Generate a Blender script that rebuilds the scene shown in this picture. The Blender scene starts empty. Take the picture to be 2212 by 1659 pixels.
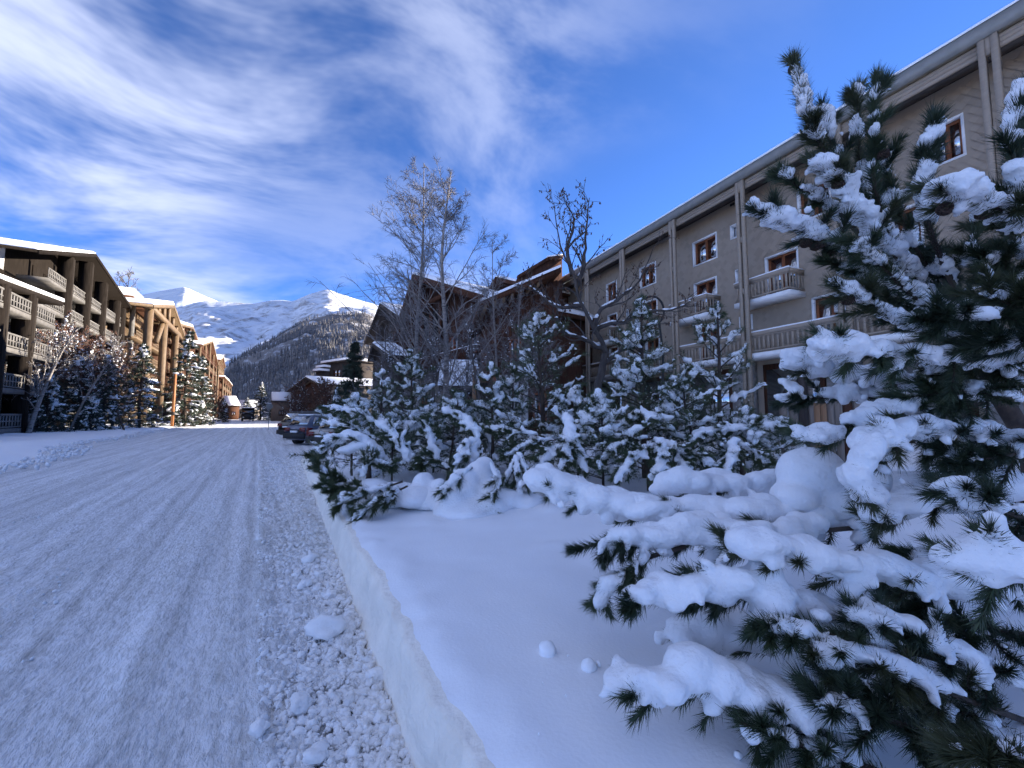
import bpy, math, random
import numpy as np
from mathutils import Vector

scene = bpy.context.scene
R = math.radians
# ------------------------------------------------------------------ camera
FD, CX, CY, HZ, CAMH = 890.0, 1106.0, 829.5, 895.2, 1.65     # photo measured on a 2212 x 1659 grid
PITCH = math.atan((HZ - CY) / FD)
cam = bpy.data.cameras.new('camera')
cam.sensor_width = 36.0
cam.lens = 36.0 * FD / 2212.0
cam.clip_start, cam.clip_end = 0.05, 40000
camo = bpy.data.objects.new('camera', cam)
scene.collection.objects.link(camo)
camo.location = (0, 0, CAMH)
camo.rotation_euler = (math.pi / 2 + PITCH, 0, 0)
scene.camera = camo

# ------------------------------------------------------------------ sky, sun, exposure
CLOUD_OFF = (0.0, 0.0, 0)
SUN_AZ, SUN_EL = R(57.0), R(16.5)          # azimuth measured clockwise from +Y
w = bpy.data.worlds.new('World'); scene.world = w; w.use_nodes = True
nt = w.node_tree; nt.nodes.clear()
def wn(t, **k):
    n = nt.nodes.new(t)
    for a, b in k.items(): setattr(n, a, b)
    return n
L = nt.links.new
out = wn('ShaderNodeOutputWorld'); bg = wn('ShaderNodeBackground')
sky = wn('ShaderNodeTexSky', sky_type='NISHITA', sun_disc=False)
sky.sun_elevation = SUN_EL; sky.sun_rotation = SUN_AZ
sky.altitude = 6000; sky.air_density = 0.8; sky.dust_density = 0.0; sky.ozone_density = 8.0
tint = wn('ShaderNodeMix', data_type='RGBA', blend_type='MULTIPLY'); tint.inputs[0].default_value = 1.0
L(sky.outputs[0], tint.inputs[6]); tint.inputs[7].default_value = (0.66, 0.55, 0.51, 1)
tc = wn('ShaderNodeTexCoord'); sep = wn('ShaderNodeSeparateXYZ'); L(tc.outputs['Generated'], sep.inputs[0])
def math_n(op, a, b=None, c=None):
    n = wn('ShaderNodeMath', operation=op)
    for i, x in enumerate((a, b, c)):
        if x is None: continue
        if isinstance(x, (int, float)): n.inputs[i].default_value = x
        else: L(x, n.inputs[i])
    return n.outputs[0]
zz = math_n('ADD', math_n('MAXIMUM', sep.outputs[2], 0.0), 0.34)
px = math_n('DIVIDE', sep.outputs[0], zz); py = math_n('DIVIDE', sep.outputs[1], zz)
comb = wn('ShaderNodeCombineXYZ'); L(px, comb.inputs[0]); L(py, comb.inputs[1])
def cloud_noise(vec, rot, scale, nscale, detail, rough, off):
    m = wn('ShaderNodeMapping'); L(vec, m.inputs[0]); m.vector_type = 'TEXTURE'
    m.inputs['Rotation'].default_value = (0, 0, R(rot)); m.inputs['Scale'].default_value = scale; m.inputs['Location'].default_value = off
    n = wn('ShaderNodeTexNoise', noise_dimensions='2D'); L(m.outputs[0], n.inputs['Vector'])
    n.inputs['Scale'].default_value = nscale; n.inputs['Detail'].default_value = detail; n.inputs['Roughness'].default_value = rough
    return n
big = cloud_noise(comb.outputs[0], 35, (1.0, 0.75, 1), 0.9, 1.0, 0.5, CLOUD_OFF)
warp = wn('ShaderNodeVectorMath', operation='MULTIPLY_ADD'); L(big.outputs['Color'], warp.inputs[0]); warp.inputs[1].default_value = (0.55, 0.55, 0); L(comb.outputs[0], warp.inputs[2])
wisp = cloud_noise(warp.outputs[0], 38, (1.25, 0.8, 1), 2.9, 5.0, 0.60, (0.4, 2.2, 0))
def maprange(x, a, b, c, d):
    n = wn('ShaderNodeMapRange'); n.interpolation_type = 'SMOOTHSTEP'; L(x, n.inputs[0])
    for i, v in zip((1, 2, 3, 4), (a, b, c, d)): n.inputs[i].default_value = v
    return n.outputs[0]
# a bank of cirrus lies over the west (left) half of the sky, clearing towards the east
side = maprange(math_n('ADD', math_n('ADD', math_n('MULTIPLY', px, 0.85), math_n('MULTIPLY', py, 0.30)), math_n('MULTIPLY', big.outputs[0], 1.0)), 0.35, 1.12, 1.0, 0.0)
cl = math_n('MULTIPLY', maprange(wisp.outputs[0], 0.27, 0.72, 0.0, 1.0), maprange(big.outputs[0], 0.26, 0.56, 0.30, 1.0))
cl = math_n('MULTIPLY', math_n('MULTIPLY', cl, side), 0.85)
cmix = wn('ShaderNodeMix', data_type='RGBA'); L(cl, cmix.inputs[0]); L(tint.outputs[2], cmix.inputs[6])
cmix.inputs[7].default_value = (1.05, 1.16, 1.55, 1)
L(cmix.outputs[2], bg.inputs[0]); bg.inputs[1].default_value = 0.10
L(bg.outputs[0], out.inputs[0])
sun = bpy.data.lights.new('sun', 'SUN'); sun.energy = 2.0; sun.angle = R(0.5); sun.color = (1.0, 0.90, 0.76)
suno = bpy.data.objects.new('sun', sun); scene.collection.objects.link(suno)
SUNDIR = Vector((math.sin(SUN_AZ) * math.cos(SUN_EL), math.cos(SUN_AZ) * math.cos(SUN_EL), math.sin(SUN_EL)))
suno.rotation_euler = SUNDIR.to_track_quat('Z', 'Y').to_euler()
suno.location = (60, 20, 80)
vs = scene.view_settings
vs.view_transform = 'Standard'; vs.look = 'None'; vs.exposure = 3.15; vs.gamma = 1.0; vs.use_curve_mapping = False
scene.render.engine = 'CYCLES'
scene.cycles.use_denoising = True

scene.cycles.max_bounces = 5; scene.cycles.diffuse_bounces = 4; scene.cycles.glossy_bounces = 2
scene.cycles.use_adaptive_sampling = True; scene.cycles.adaptive_threshold = 0.03

# ------------------------------------------------------------------ geometry of the place
def ray(x, y):
    a = (x - CX) / FD; b = (CY - y) / FD
    return np.array([a, math.cos(PITCH) - b * math.sin(PITCH), math.sin(PITCH) + b * math.cos(PITCH)])
EYE = np.array([0, 0, CAMH])
def at(x, y, Y):                      # point seen in direction (x, y) at distance Y ahead
    d = ray(x, y); return EYE + d * (Y / d[1])
def ground(x, y, z=0.0):
    d = ray(x, y); return EYE + d * ((z - CAMH) / d[2])
def on_plane(x, y, p0, n):
    d = ray(x, y); return EYE + d * (np.dot(p0 - EYE, n) / np.dot(d, n))
ROAD_AZ = -R(31.53)
RD = np.array([math.sin(ROAD_AZ), math.cos(ROAD_AZ), 0.0])      # along the road
RN = np.array([math.cos(ROAD_AZ), -math.sin(ROAD_AZ), 0.0])     # to the right of it
def rp(s, l, z=0.0): return s * RD + l * RN + np.array([0, 0, z])
UP = np.array([0, 0, 1.0])

# ------------------------------------------------------------------ noise
def _hash(ix, iy, iz, seed):
    h = (ix * 374761393 + iy * 668265263 + iz * 2147483647 + seed * 974711) & 0xFFFFFFFF
    h = ((h ^ (h >> 13)) * 1274126177) & 0xFFFFFFFF
    h = (h ^ (h >> 16)) & 0xFFFFFFFF
    h = (h * 2246822519) & 0xFFFFFFFF
    return ((h ^ (h >> 15)) & 0xFFFF) / 65535.0
def vn3(x, y, z, seed=0):
    x, y, z = np.broadcast_arrays(np.asarray(x, float), np.asarray(y, float), np.asarray(z, float))
    ix, iy, iz = np.floor(x).astype(np.int64), np.floor(y).astype(np.int64), np.floor(z).astype(np.int64)
    fx, fy, fz = x - ix, y - iy, z - iz
    fx, fy, fz = [t * t * (3 - 2 * t) for t in (fx, fy, fz)]
    r = 0
    for a in (0, 1):
        for b in (0, 1):
            for c in (0, 1):
                wgt = (fx if a else 1 - fx) * (fy if b else 1 - fy) * (fz if c else 1 - fz)
                r = r + wgt * _hash(ix + a, iy + b, iz + c, seed)
    return r * 2 - 1
def vn2(x, y, seed=0):
    x, y = np.broadcast_arrays(np.asarray(x, float), np.asarray(y, float))
    ix, iy = np.floor(x).astype(np.int64), np.floor(y).astype(np.int64)
    fx, fy = x - ix, y - iy
    fx, fy = fx * fx * (3 - 2 * fx), fy * fy * (3 - 2 * fy)
    h = lambda a, b: _hash(ix + a, iy + b, 0, seed)
    return ((h(0, 0) * (1 - fx) + h(1, 0) * fx) * (1 - fy) + (h(0, 1) * (1 - fx) + h(1, 1) * fx) * fy) * 2 - 1
def fbm2(x, y, oct=4, seed=0, gain=0.5):
    r, a = 0, 1.0
    for i in range(oct):
        r = r + a * vn2(x * 2 ** i, y * 2 ** i, seed + i * 17); a *= gain
    return r
def ss(x, a, b):
    t = np.clip((np.asarray(x, float) - a) / (b - a), 0, 1); return t * t * (3 - 2 * t)

# ------------------------------------------------------------------ materials
MATS = {}
def material(name, col, col2=None, scale=8.0, rough=0.7, bump=0.0, bscale=40.0, stretch=(1, 1, 1), detail=3.0, spec=0.3, metal=0.0,
             lo=0.35, hi=0.65, bdist=0.01, rot=(0, 0, 0), trans=0.0, sss=0.0, bdetail=2.0):
    m = bpy.data.materials.new(name); m.use_nodes = True
    t = m.node_tree; b = t.nodes['Principled BSDF']
    b.inputs['Roughness'].default_value = rough; b.inputs['Metallic'].default_value = metal
    b.inputs['Specular IOR Level'].default_value = spec
    b.inputs['Base Color'].default_value = (*col, 1)
    if sss:
        b.inputs['Subsurface Weight'].default_value = sss
        b.inputs['Subsurface Radius'].default_value = (0.05, 0.06, 0.08)
    if col2 is not None or bump:
        g = t.nodes.new('ShaderNodeNewGeometry'); mp = t.nodes.new('ShaderNodeMapping')
        t.links.new(g.outputs['Position'], mp.inputs[0]); mp.inputs['Scale'].default_value = stretch
        mp.inputs['Rotation'].default_value = rot
    if col2 is not None:
        n = t.nodes.new('ShaderNodeTexNoise'); n.inputs['Scale'].default_value = scale; n.inputs['Detail'].default_value = detail
        t.links.new(mp.outputs[0], n.inputs['Vector'])
        r = t.nodes.new('ShaderNodeValToRGB'); r.color_ramp.elements[0].position = lo; r.color_ramp.elements[1].position = hi
        r.color_ramp.elements[0].color = (*col, 1); r.color_ramp.elements[1].color = (*col2, 1)
        t.links.new(n.outputs[0], r.inputs[0]); t.links.new(r.outputs[0], b.inputs['Base Color'])
    if bump:
        n2 = t.nodes.new('ShaderNodeTexNoise'); n2.inputs['Scale'].default_value = bscale; n2.inputs['Detail'].default_value = bdetail
        t.links.new(mp.outputs[0], n2.inputs['Vector'])
        bp = t.nodes.new('ShaderNodeBump'); bp.inputs['Strength'].default_value = bump; bp.inputs['Distance'].default_value = bdist
        t.links.new(n2.outputs[0], bp.inputs['Height']); t.links.new(bp.outputs[0], b.inputs['Normal'])
    MATS[name] = m
    return m
AZR = (0, 0, -ROAD_AZ)
SNOW = material('snow', (0.85, 0.86, 0.88), None, 3, 0.55, 0.35, 60, spec=0.2, bdist=0.006)
SNOWB = material('bough_snow', (0.83, 0.835, 0.85), None, 9, 0.6, 0.75, 45, spec=0.2, bdist=0.014, bdetail=5.0)
WALLSNOW = material('cut_snow', (0.90, 0.84, 0.74), (0.80, 0.745, 0.655), 5, 0.6, 0.6, 30, spec=0.2, bdist=0.02, detail=6)
ROADSNOW = None
CHUNK = material('ploughed_snow', (0.85, 0.845, 0.84), (0.77, 0.765, 0.76), 9, 0.65, 0.5, 70, spec=0.2, bdist=0.01)
TAUPE = material('taupe_shingle', (0.315, 0.255, 0.195), (0.335, 0.272, 0.208), 1.2, 0.8)
TAUPE_B = material('taupe_shingle_pale', (0.345, 0.28, 0.214), (0.332, 0.27, 0.206), 1.5, 0.8)
TAUPE_C = material('taupe_shingle_dark', (0.29, 0.235, 0.179), (0.302, 0.245, 0.187), 1.5, 0.8)
TAUPE2 = material('taupe_painted_wood', (0.285, 0.235, 0.183), (0.32, 0.265, 0.207), 2, 0.7, 0.25, 30, stretch=(1, 1, 6))
GUTTER = material('grey_gutter_metal', (0.19, 0.195, 0.185), (0.23, 0.23, 0.22), 3, 0.5, 0, metal=0.2)
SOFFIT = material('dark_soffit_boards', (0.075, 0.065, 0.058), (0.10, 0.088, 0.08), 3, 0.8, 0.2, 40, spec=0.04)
WHITE = material('white_paint', (0.78, 0.78, 0.78), (0.70, 0.70, 0.70), 3, 0.6)
OAK = material('orange_window_wood', (0.26, 0.09, 0.035), (0.18, 0.06, 0.025), 6, 0.45, stretch=(3, 3, 0.6))
GLASS = material('window_glass', (0.012, 0.014, 0.018), None, rough=0.03, spec=1.0)
def glassify(m, f):
    t = m.node_tree; b = t.nodes['Principled BSDF']; o = t.nodes['Material Output']
    g = t.nodes.new('ShaderNodeBsdfGlossy'); g.inputs['Roughness'].default_value = 0.02; g.inputs['Color'].default_value = (0.9, 0.93, 0.95, 1)
    mx = t.nodes.new('ShaderNodeMixShader'); mx.inputs[0].default_value = f
    t.links.new(b.outputs[0], mx.inputs[1]); t.links.new(g.outputs[0], mx.inputs[2]); t.links.new(mx.outputs[0], o.inputs[0])
glassify(GLASS, 0.45)
BROWN = material('dark_brown_boards', (0.055, 0.028, 0.019), (0.10, 0.046, 0.028), 3, 0.75, 0.4, 20, stretch=(4, 4, 0.35), bdist=0.02, spec=0.04)
REDBOARD = material('red_brown_boards', (0.055, 0.030, 0.022), (0.10, 0.050, 0.034), 3, 0.75, 0.4, 20, stretch=(4, 4, 0.35), bdist=0.02, spec=0.04)
ORANGEB = material('orange_brown_boards', (0.22, 0.055, 0.022), (0.30, 0.085, 0.03), 3, 0.7, 0.4, 20, stretch=(4, 4, 0.35))
DARKW = material('weathered_dark_boards', (0.040, 0.033, 0.030), (0.075, 0.062, 0.054), 3, 0.85, 0.15, 20, stretch=(5, 5, 0.3), bdist=0.01, spec=0.04)
GREYW = material('weathered_grey_wood', (0.15, 0.12, 0.10), (0.24, 0.20, 0.165), 4, 0.85, 0.5, 25, stretch=(6, 6, 0.3), bdist=0.015)
TANW = material('fresh_orange_plank', (0.30, 0.17, 0.09), (0.22, 0.12, 0.065), 4, 0.8, 0.4, 25, stretch=(6, 6, 0.3))
TIMBER = material('golden_timber', (0.185, 0.122, 0.07), (0.12, 0.078, 0.044), 2, 0.6, 0.3, 15, stretch=(2, 2, 0.6))
POLEW = material('orange_larch_pole', (0.36, 0.15, 0.055), (0.28, 0.11, 0.04), 3, 0.6, 0.3, 15, stretch=(6, 6, 0.5))
STONE = material('grey_rubble_stone', (0.20, 0.19, 0.18), (0.32, 0.30, 0.28), 5, 0.9, 0.8, 6, bdist=0.06)
RENDER = material('pale_render', (0.55, 0.54, 0.52), (0.46, 0.45, 0.44), 2, 0.85, 0.3, 20)
CONC = material('pale_concrete', (0.15, 0.14, 0.13), (0.105, 0.098, 0.09), 2, 0.8)
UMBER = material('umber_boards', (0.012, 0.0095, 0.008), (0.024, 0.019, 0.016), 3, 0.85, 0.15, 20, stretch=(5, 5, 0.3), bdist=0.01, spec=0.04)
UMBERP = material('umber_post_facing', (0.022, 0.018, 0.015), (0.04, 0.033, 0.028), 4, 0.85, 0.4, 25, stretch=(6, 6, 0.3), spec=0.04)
NEARBLACK = material('shade_and_sign_black', (0.012, 0.011, 0.011), None, rough=0.9)  # painted shade of the loggia and vent holes; also the sign board's own black
BARK = material('pine_bark', (0.085, 0.062, 0.048), (0.045, 0.033, 0.027), 14, 0.9, 0.7, 40, stretch=(1, 1, 0.5), bdist=0.01)
DBARK = material('dark_bark', (0.055, 0.046, 0.042), (0.09, 0.078, 0.07), 10, 0.9, 0.6, 30, stretch=(1, 1, 0.4))
BIRCH = material('birch_bark', (0.27, 0.24, 0.215), (0.07, 0.058, 0.052), 5, 0.8, 0.4, 20, stretch=(0.6, 0.6, 3.5), lo=0.52, hi=0.68)
TWIG = material('frosted_twigs', (0.21, 0.195, 0.19), (0.13, 0.118, 0.113), 3, 0.85)
TWIGRED = material('rusty_twigs', (0.17, 0.085, 0.055), (0.11, 0.06, 0.045), 1.5, 0.85)
LEAFD = material('dead_leaves', (0.075, 0.045, 0.03), (0.12, 0.065, 0.04), 8, 0.8)
LEAFO = material('rusty_leaves', (0.20, 0.065, 0.03), (0.13, 0.05, 0.03), 4, 0.8)
NEEDLE = material('pine_needles', (0.030, 0.048, 0.026), (0.058, 0.080, 0.036), 22, 0.5, spec=0.4)
NEEDLE2 = material('mugo_needles', (0.040, 0.060, 0.028), (0.075, 0.092, 0.038), 12, 0.5, spec=0.4)
NEEDLE_B = material('pine_needles_olive', (0.036, 0.046, 0.022), (0.07, 0.078, 0.034), 25, 0.5, spec=0.4)
NEEDLE_C = material('pine_needles_deep', (0.020, 0.034, 0.020), (0.042, 0.060, 0.030), 25, 0.5, spec=0.4)
SPRUCE = material('spruce_needles', (0.026, 0.040, 0.030), (0.05, 0.066, 0.042), 3, 0.6)
FARTREE = material('far_forest', (0.115, 0.108, 0.105), (0.17, 0.158, 0.152), 0.05, 0.9)
CONE = material('cone_brown', (0.07, 0.042, 0.03), (0.035, 0.022, 0.017), 60, 0.7, 0.6, 120)
ICE = None

# ------------------------------------------------------------------ objects
def link(o): scene.collection.objects.link(o); return o
def tag(o, label=None, cat=None, group=None, kind=None):
    if label: o['label'] = label
    if cat: o['category'] = cat
    if group: o['group'] = group
    if kind: o['kind'] = kind
    return o
def empty(name, loc=(0, 0, 0)):
    o = bpy.data.objects.new(name, None); o.location = [float(v) for v in loc]; o.empty_display_size = 0.2
    return link(o)
def mesh_from(name, V, F, smooth=False):
    V = np.asarray(V, np.float32); me = bpy.data.meshes.new(name)
    if isinstance(F, np.ndarray): F = [F]
    F = [np.asarray(f) for f in F if len(f)]
    nl = sum(f.size for f in F); npoly = sum(len(f) for f in F)
    me.vertices.add(len(V)); me.vertices.foreach_set('co', V.ravel())
    me.loops.add(nl); me.polygons.add(npoly)
    me.loops.foreach_set('vertex_index', np.concatenate([f.ravel() for f in F]).astype(np.int32))
    tot = np.concatenate([np.full(len(f), f.shape[1]) for f in F]).astype(np.int32)
    me.polygons.foreach_set('loop_start', np.concatenate([[0], np.cumsum(tot)[:-1]]).astype(np.int32))
    me.polygons.foreach_set('loop_total', tot)
    if smooth: me.polygons.foreach_set('use_smooth', np.ones(npoly, bool))
    me.update(calc_edges=True)
    return me
class MB:
    """collects vertices and faces of ONE object; build() links it"""
    def __init__(self): self.V = []; self.F = {}; self.n = 0
    def add(self, V, F):
        V = np.asarray(V, float).reshape(-1, 3); F = np.asarray(F, int)
        self.V.append(V); self.F.setdefault(F.shape[1], []).append(F + self.n); self.n += len(V); return self
    def addm(self, V, Fs):
        V = np.asarray(V, float).reshape(-1, 3); self.V.append(V)
        for F in Fs:
            F = np.asarray(F, int); self.F.setdefault(F.shape[1], []).append(F + self.n)
        self.n += len(V); return self
    def box(self, c, hx, hy, hz, ax=(1, 0, 0), ay=(0, 1, 0), az=(0, 0, 1)):
        c = np.asarray(c, float); ax, ay, az = [np.asarray(a, float) for a in (ax, ay, az)]
        V = [c + sx * hx * ax + sy * hy * ay + sz * hz * az for sz in (-1, 1) for sy in (-1, 1) for sx in (-1, 1)]
        return self.add(V, [[0, 2, 3, 1], [4, 5, 7, 6], [0, 1, 5, 4], [2, 6, 7, 3], [0, 4, 6, 2], [1, 3, 7, 5]])
    def prism(self, poly, ext):            # planar polygon (n,3) extruded by vector ext
        P = np.asarray(poly, float); n = len(P); e = np.asarray(ext, float)
        V = np.vstack([P, P + e])
        self.add(V, [[i, (i + 1) % n, n + (i + 1) % n, n + i] for i in range(n)])
        self.F.setdefault(n, []).append(np.array([list(range(n))[::-1], list(range(n, 2 * n))]) + self.n - 2 * n)
        return self
    def bar(self, p, q, hw, hh, side=None):      # square bar from p to q
        p = np.asarray(p, float); q = np.asarray(q, float); d = q - p; Ln = np.linalg.norm(d); d = d / Ln
        s = np.cross(d, UP) if side is None else np.asarray(side, float)
        if np.linalg.norm(s) < 1e-4: s = np.array([1.0, 0, 0])
        s = s / np.linalg.norm(s); u = np.cross(s, d)
        return self.box((p + q) / 2, hw, Ln / 2, hh, s, d, u)
    def tube(self, P, r, k=8, cap=True):
        P = np.asarray(P, float); r = np.broadcast_to(np.asarray(r, float), (len(P),))
        V, F = tubes(P[None], r[None], k); self.add(V, F)
        if cap:
            n = len(P)
            self.F.setdefault(k, []).append(np.array([list(range(k))[::-1], list(range((n - 1) * k, n * k))]) + self.n - n * k)
        return self
    def lathe(self, c, prof, k=16, axis=(0, 0, 1), ref=(1, 0, 0)):
        axis = np.asarray(axis, float); ref = np.asarray(ref, float); b = np.cross(axis, ref)
        V = []
        for r, h in prof:
            for j in range(k):
                a = 2 * math.pi * j / k
                V.append(np.asarray(c, float) + axis * h + r * (math.cos(a) * ref + math.sin(a) * b))
        n = len(prof)
        F = [[i * k + j, i * k + (j + 1) % k, (i + 1) * k + (j + 1) % k, (i + 1) * k + j] for i in range(n - 1) for j in range(k)]
        return self.add(V, F)
    def build(self, name, mat, parent=None, smooth=False):
        V = np.vstack(self.V); me = mesh_from(name, V, [np.vstack(f) for f in self.F.values()], smooth)
        return mk(name, me, mat, parent)
def mk(name, me, mat, parent=None):
    if mat is not None and len(me.materials) == 0: me.materials.append(mat)
    o = bpy.data.objects.new(name, me); link(o)
    if parent is not None: attach(o, parent)
    return o
WORLDLOC = {}
def attach(o, parent):
    o.parent = parent
    # parents are only translated: keep children in world coordinates
    off = parent_offset(parent)
    o.location = Vector(o.location) - off
def parent_offset(p):
    off = Vector((0, 0, 0))
    while p is not None:
        off = off + Vector(p.location); p = p.parent
    return off
def copy_tree(o, parent=None):
    c = o.copy(); link(c); c.parent = parent
    for ch in list(o.children): copy_tree(ch, c)
    return c
def tubes(P, r, k=3):
    """P (m,n,3), r (m,n) -> verts, quads"""
    m, n, _ = P.shape
    T = np.gradient(P, axis=1); T /= np.linalg.norm(T, axis=2, keepdims=True) + 1e-9
    ref = np.where(np.abs(T[..., 2:3]) > 0.92, np.array([1.0, 0, 0]), np.array([0, 0, 1.0]))
    ref = np.broadcast_to(ref[:, :1], T.shape)
    A = np.cross(T, ref); A /= np.linalg.norm(A, axis=2, keepdims=True) + 1e-9
    B = np.cross(A, T)
    th = np.arange(k) * 2 * np.pi / k
    V = P[:, :, None] + r[:, :, None, None] * (np.cos(th)[:, None] * A[:, :, None] + np.sin(th)[:, None] * B[:, :, None])
    i = np.arange(m)[:, None, None] * n * k; j = np.arange(n - 1)[None, :, None] * k; q = np.arange(k)[None, None, :]
    q2 = (q + 1) % k
    F = np.stack([i + j + q, i + j + q2, i + j + k + q2, i + j + k + q], -1).reshape(-1, 4)
    return V.reshape(-1, 3), F
def crom(pts, n):
    P = np.asarray(pts, float); P = np.vstack([2 * P[0] - P[1], P, 2 * P[-1] - P[-2]])
    out = []
    segs = len(P) - 3
    t = np.linspace(0, segs - 1e-6, n)
    for x in t:
        i = int(x); u = x - i; a, b, c, d = P[i:i + 4]
        out.append(0.5 * ((2 * b) + (-a + c) * u + (2 * a - 5 * b + 4 * c - d) * u * u + (-a + 3 * b - 3 * c + d) * u ** 3))
    return np.array(out)
def unit(v): return v / (np.linalg.norm(v, axis=-1, keepdims=True) + 1e-9)
def grow(P, r, n, rng, tmin, tmax, len0, len1, ang, updir=0.3, droop=0.0, npts=5, rr=0.6, wob=0.1, rtip=0.25, flat=0.0):
    """children on every path of P (m,k,3): returns paths (m*n,npts,3), radii. len0..len1: length at tmin..tmax"""
    m, k, _ = P.shape
    t = rng.uniform(tmin, tmax, (m, n)); x = t * (k - 1); i = np.clip(x.astype(int), 0, k - 2); u = (x - i)[..., None]
    idx = np.arange(m)[:, None]
    S = P[idx, i] * (1 - u) + P[idx, i + 1] * u
    T = unit(P[idx, i + 1] - P[idx, i])
    rad = r[idx, i] * (1 - u[..., 0]) + r[idx, i + 1] * u[..., 0]
    rd = rng.normal(size=(m, n, 3)); rd[..., 2] *= (1 - flat)
    rd = unit(rd - (rd * T).sum(-1, keepdims=True) * T)
    a = np.radians(rng.normal(ang, ang * 0.2, (m, n)))[..., None]
    Dn = unit(np.cos(a) * T + np.sin(a) * rd + np.array([0, 0, updir]))
    w_ = (t - tmin) / max(tmax - tmin, 1e-6)
    Ln = (len0 * (1 - w_) + len1 * w_) * rng.uniform(0.6, 1.15, (m, n))
    S = S.reshape(-1, 3); Dn = Dn.reshape(-1, 3); Ln = Ln.ravel(); rad = rad.ravel() * rr
    out = [S]; d = Dn; step = (Ln / (npts - 1))[:, None]
    for j in range(npts - 1):
        out.append(out[-1] + d * step)
        d = unit(d + rng.normal(0, wob, d.shape) + np.array([0, 0, -droop]))
    Q = np.stack(out, 1)
    rr_ = rad[:, None] * np.linspace(1, rtip, npts)[None]
    return Q, rr_
def sample_paths(P, n, rng, tmin=0.0, tmax=1.0, with_t=False):
    """n random points on every path; returns positions and tangents (m*n,3)"""
    m, k, _ = P.shape
    t = rng.uniform(tmin, tmax, (m, n)); x = t * (k - 1); i = np.clip(x.astype(int), 0, k - 2); u = (x - i)[..., None]
    idx = np.arange(m)[:, None]
    S = P[idx, i] * (1 - u) + P[idx, i + 1] * u
    T = unit(P[idx, i + 1] - P[idx, i])
    if with_t: return S.reshape(-1, 3), T.reshape(-1, 3), t.ravel()
    return S.reshape(-1, 3), T.reshape(-1, 3)
def needles(S, T, rng, length, width, ang=48, up=0.12, lvar=0.25):
    """one slim triangle per needle"""
    n = len(S)
    rd = rng.normal(size=(n, 3)); rd = unit(rd - (rd * T).sum(-1, keepdims=True) * T)
    a = np.radians(np.asarray(ang) + rng.normal(0, 9, n))[:, None]
    d = unit(np.cos(a) * T + np.sin(a) * rd + np.array([0, 0, up]))
    s = unit(np.cross(d, rng.normal(size=(n, 3))))
    ln = length * rng.uniform(1 - lvar, 1 + lvar, n)[:, None]
    wd = width * rng.uniform(0.7, 1.3, n)[:, None]
    V = np.stack([S - s * wd / 2, S + s * wd / 2, S + d * ln], 1).reshape(-1, 3)
    return V, np.arange(3 * n).reshape(-1, 3)
def _ico(sub):
    import bmesh
    bm = bmesh.new(); bmesh.ops.create_icosphere(bm, subdivisions=sub, radius=1)
    V = np.array([v.co[:] for v in bm.verts]); F = np.array([[v.index for v in f.verts] for f in bm.faces]); bm.free(); return V, F
ICO = {1: _ico(1), 2: _ico(2), 3: _ico(3)}
def balls(C, Rr, sub=2, axes=None):
    """ellipsoids: C (n,3), Rr (n,3) radii; axes (n,3,3) optional frame rows"""
    V0, F0 = ICO[sub]; C = np.asarray(C, float); Rr = np.asarray(Rr, float)
    if Rr.ndim == 1: Rr = np.repeat(Rr[:, None], 3, 1)
    V = V0[None] * Rr[:, None]
    if axes is not None: V = np.einsum('nij,njk->nik', V, axes)
    V = V + C[:, None]
    F = F0[None] + (np.arange(len(C)) * len(V0))[:, None, None]
    return V.reshape(-1, 3), F.reshape(-1, 3)
REMESH = []
def snow_object(name, C, Rr, parent, voxel, mat=None, axes=None, smooth=3, lump=0.0, lscale=10.0, sub=2):
    V, F = balls(C, Rr, sub, axes)
    me = mesh_from(name, V, F, True)
    o = mk(name, me, mat or SNOWB, parent)
    m = o.modifiers.new('r', 'REMESH'); m.mode = 'VOXEL'; m.voxel_size = voxel; m.use_smooth_shade = True
    if smooth:
        s = o.modifiers.new('s', 'SMOOTH'); s.factor = 0.5; s.iterations = smooth
    o['kind'] = 'stuff'; REMESH.append((o, lump, lscale)); return o
def bake_snow():
    dg = bpy.context.evaluated_depsgraph_get(); dg.update()
    for o, lump, ls in REMESH:
        e = o.evaluated_get(dg); me = bpy.data.meshes.new_from_object(e, depsgraph=dg)
        n = len(me.vertices)
        if n and lump:
            co = np.empty(n * 3, np.float32); me.vertices.foreach_get('co', co); co = co.reshape(-1, 3)
            no = np.empty(n * 3, np.float32); me.vertices.foreach_get('normal', no); no = no.reshape(-1, 3)
            d = vn3(co[:, 0] * ls, co[:, 1] * ls, co[:, 2] * ls, 3) + 0.5 * vn3(co[:, 0] * ls * 2.3, co[:, 1] * ls * 2.3, co[:, 2] * ls * 2.3, 9)
            co = co + no * (d * lump)[:, None]
            me.vertices.foreach_set('co', co.astype(np.float32).ravel()); me.update()
        me.polygons.foreach_set('use_smooth', np.ones(len(me.polygons), bool))
        o.modifiers.clear(); old = o.data; o.data = me
        if len(me.materials) == 0: me.materials.append(old.materials[0])
    REMESH.clear()

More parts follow.
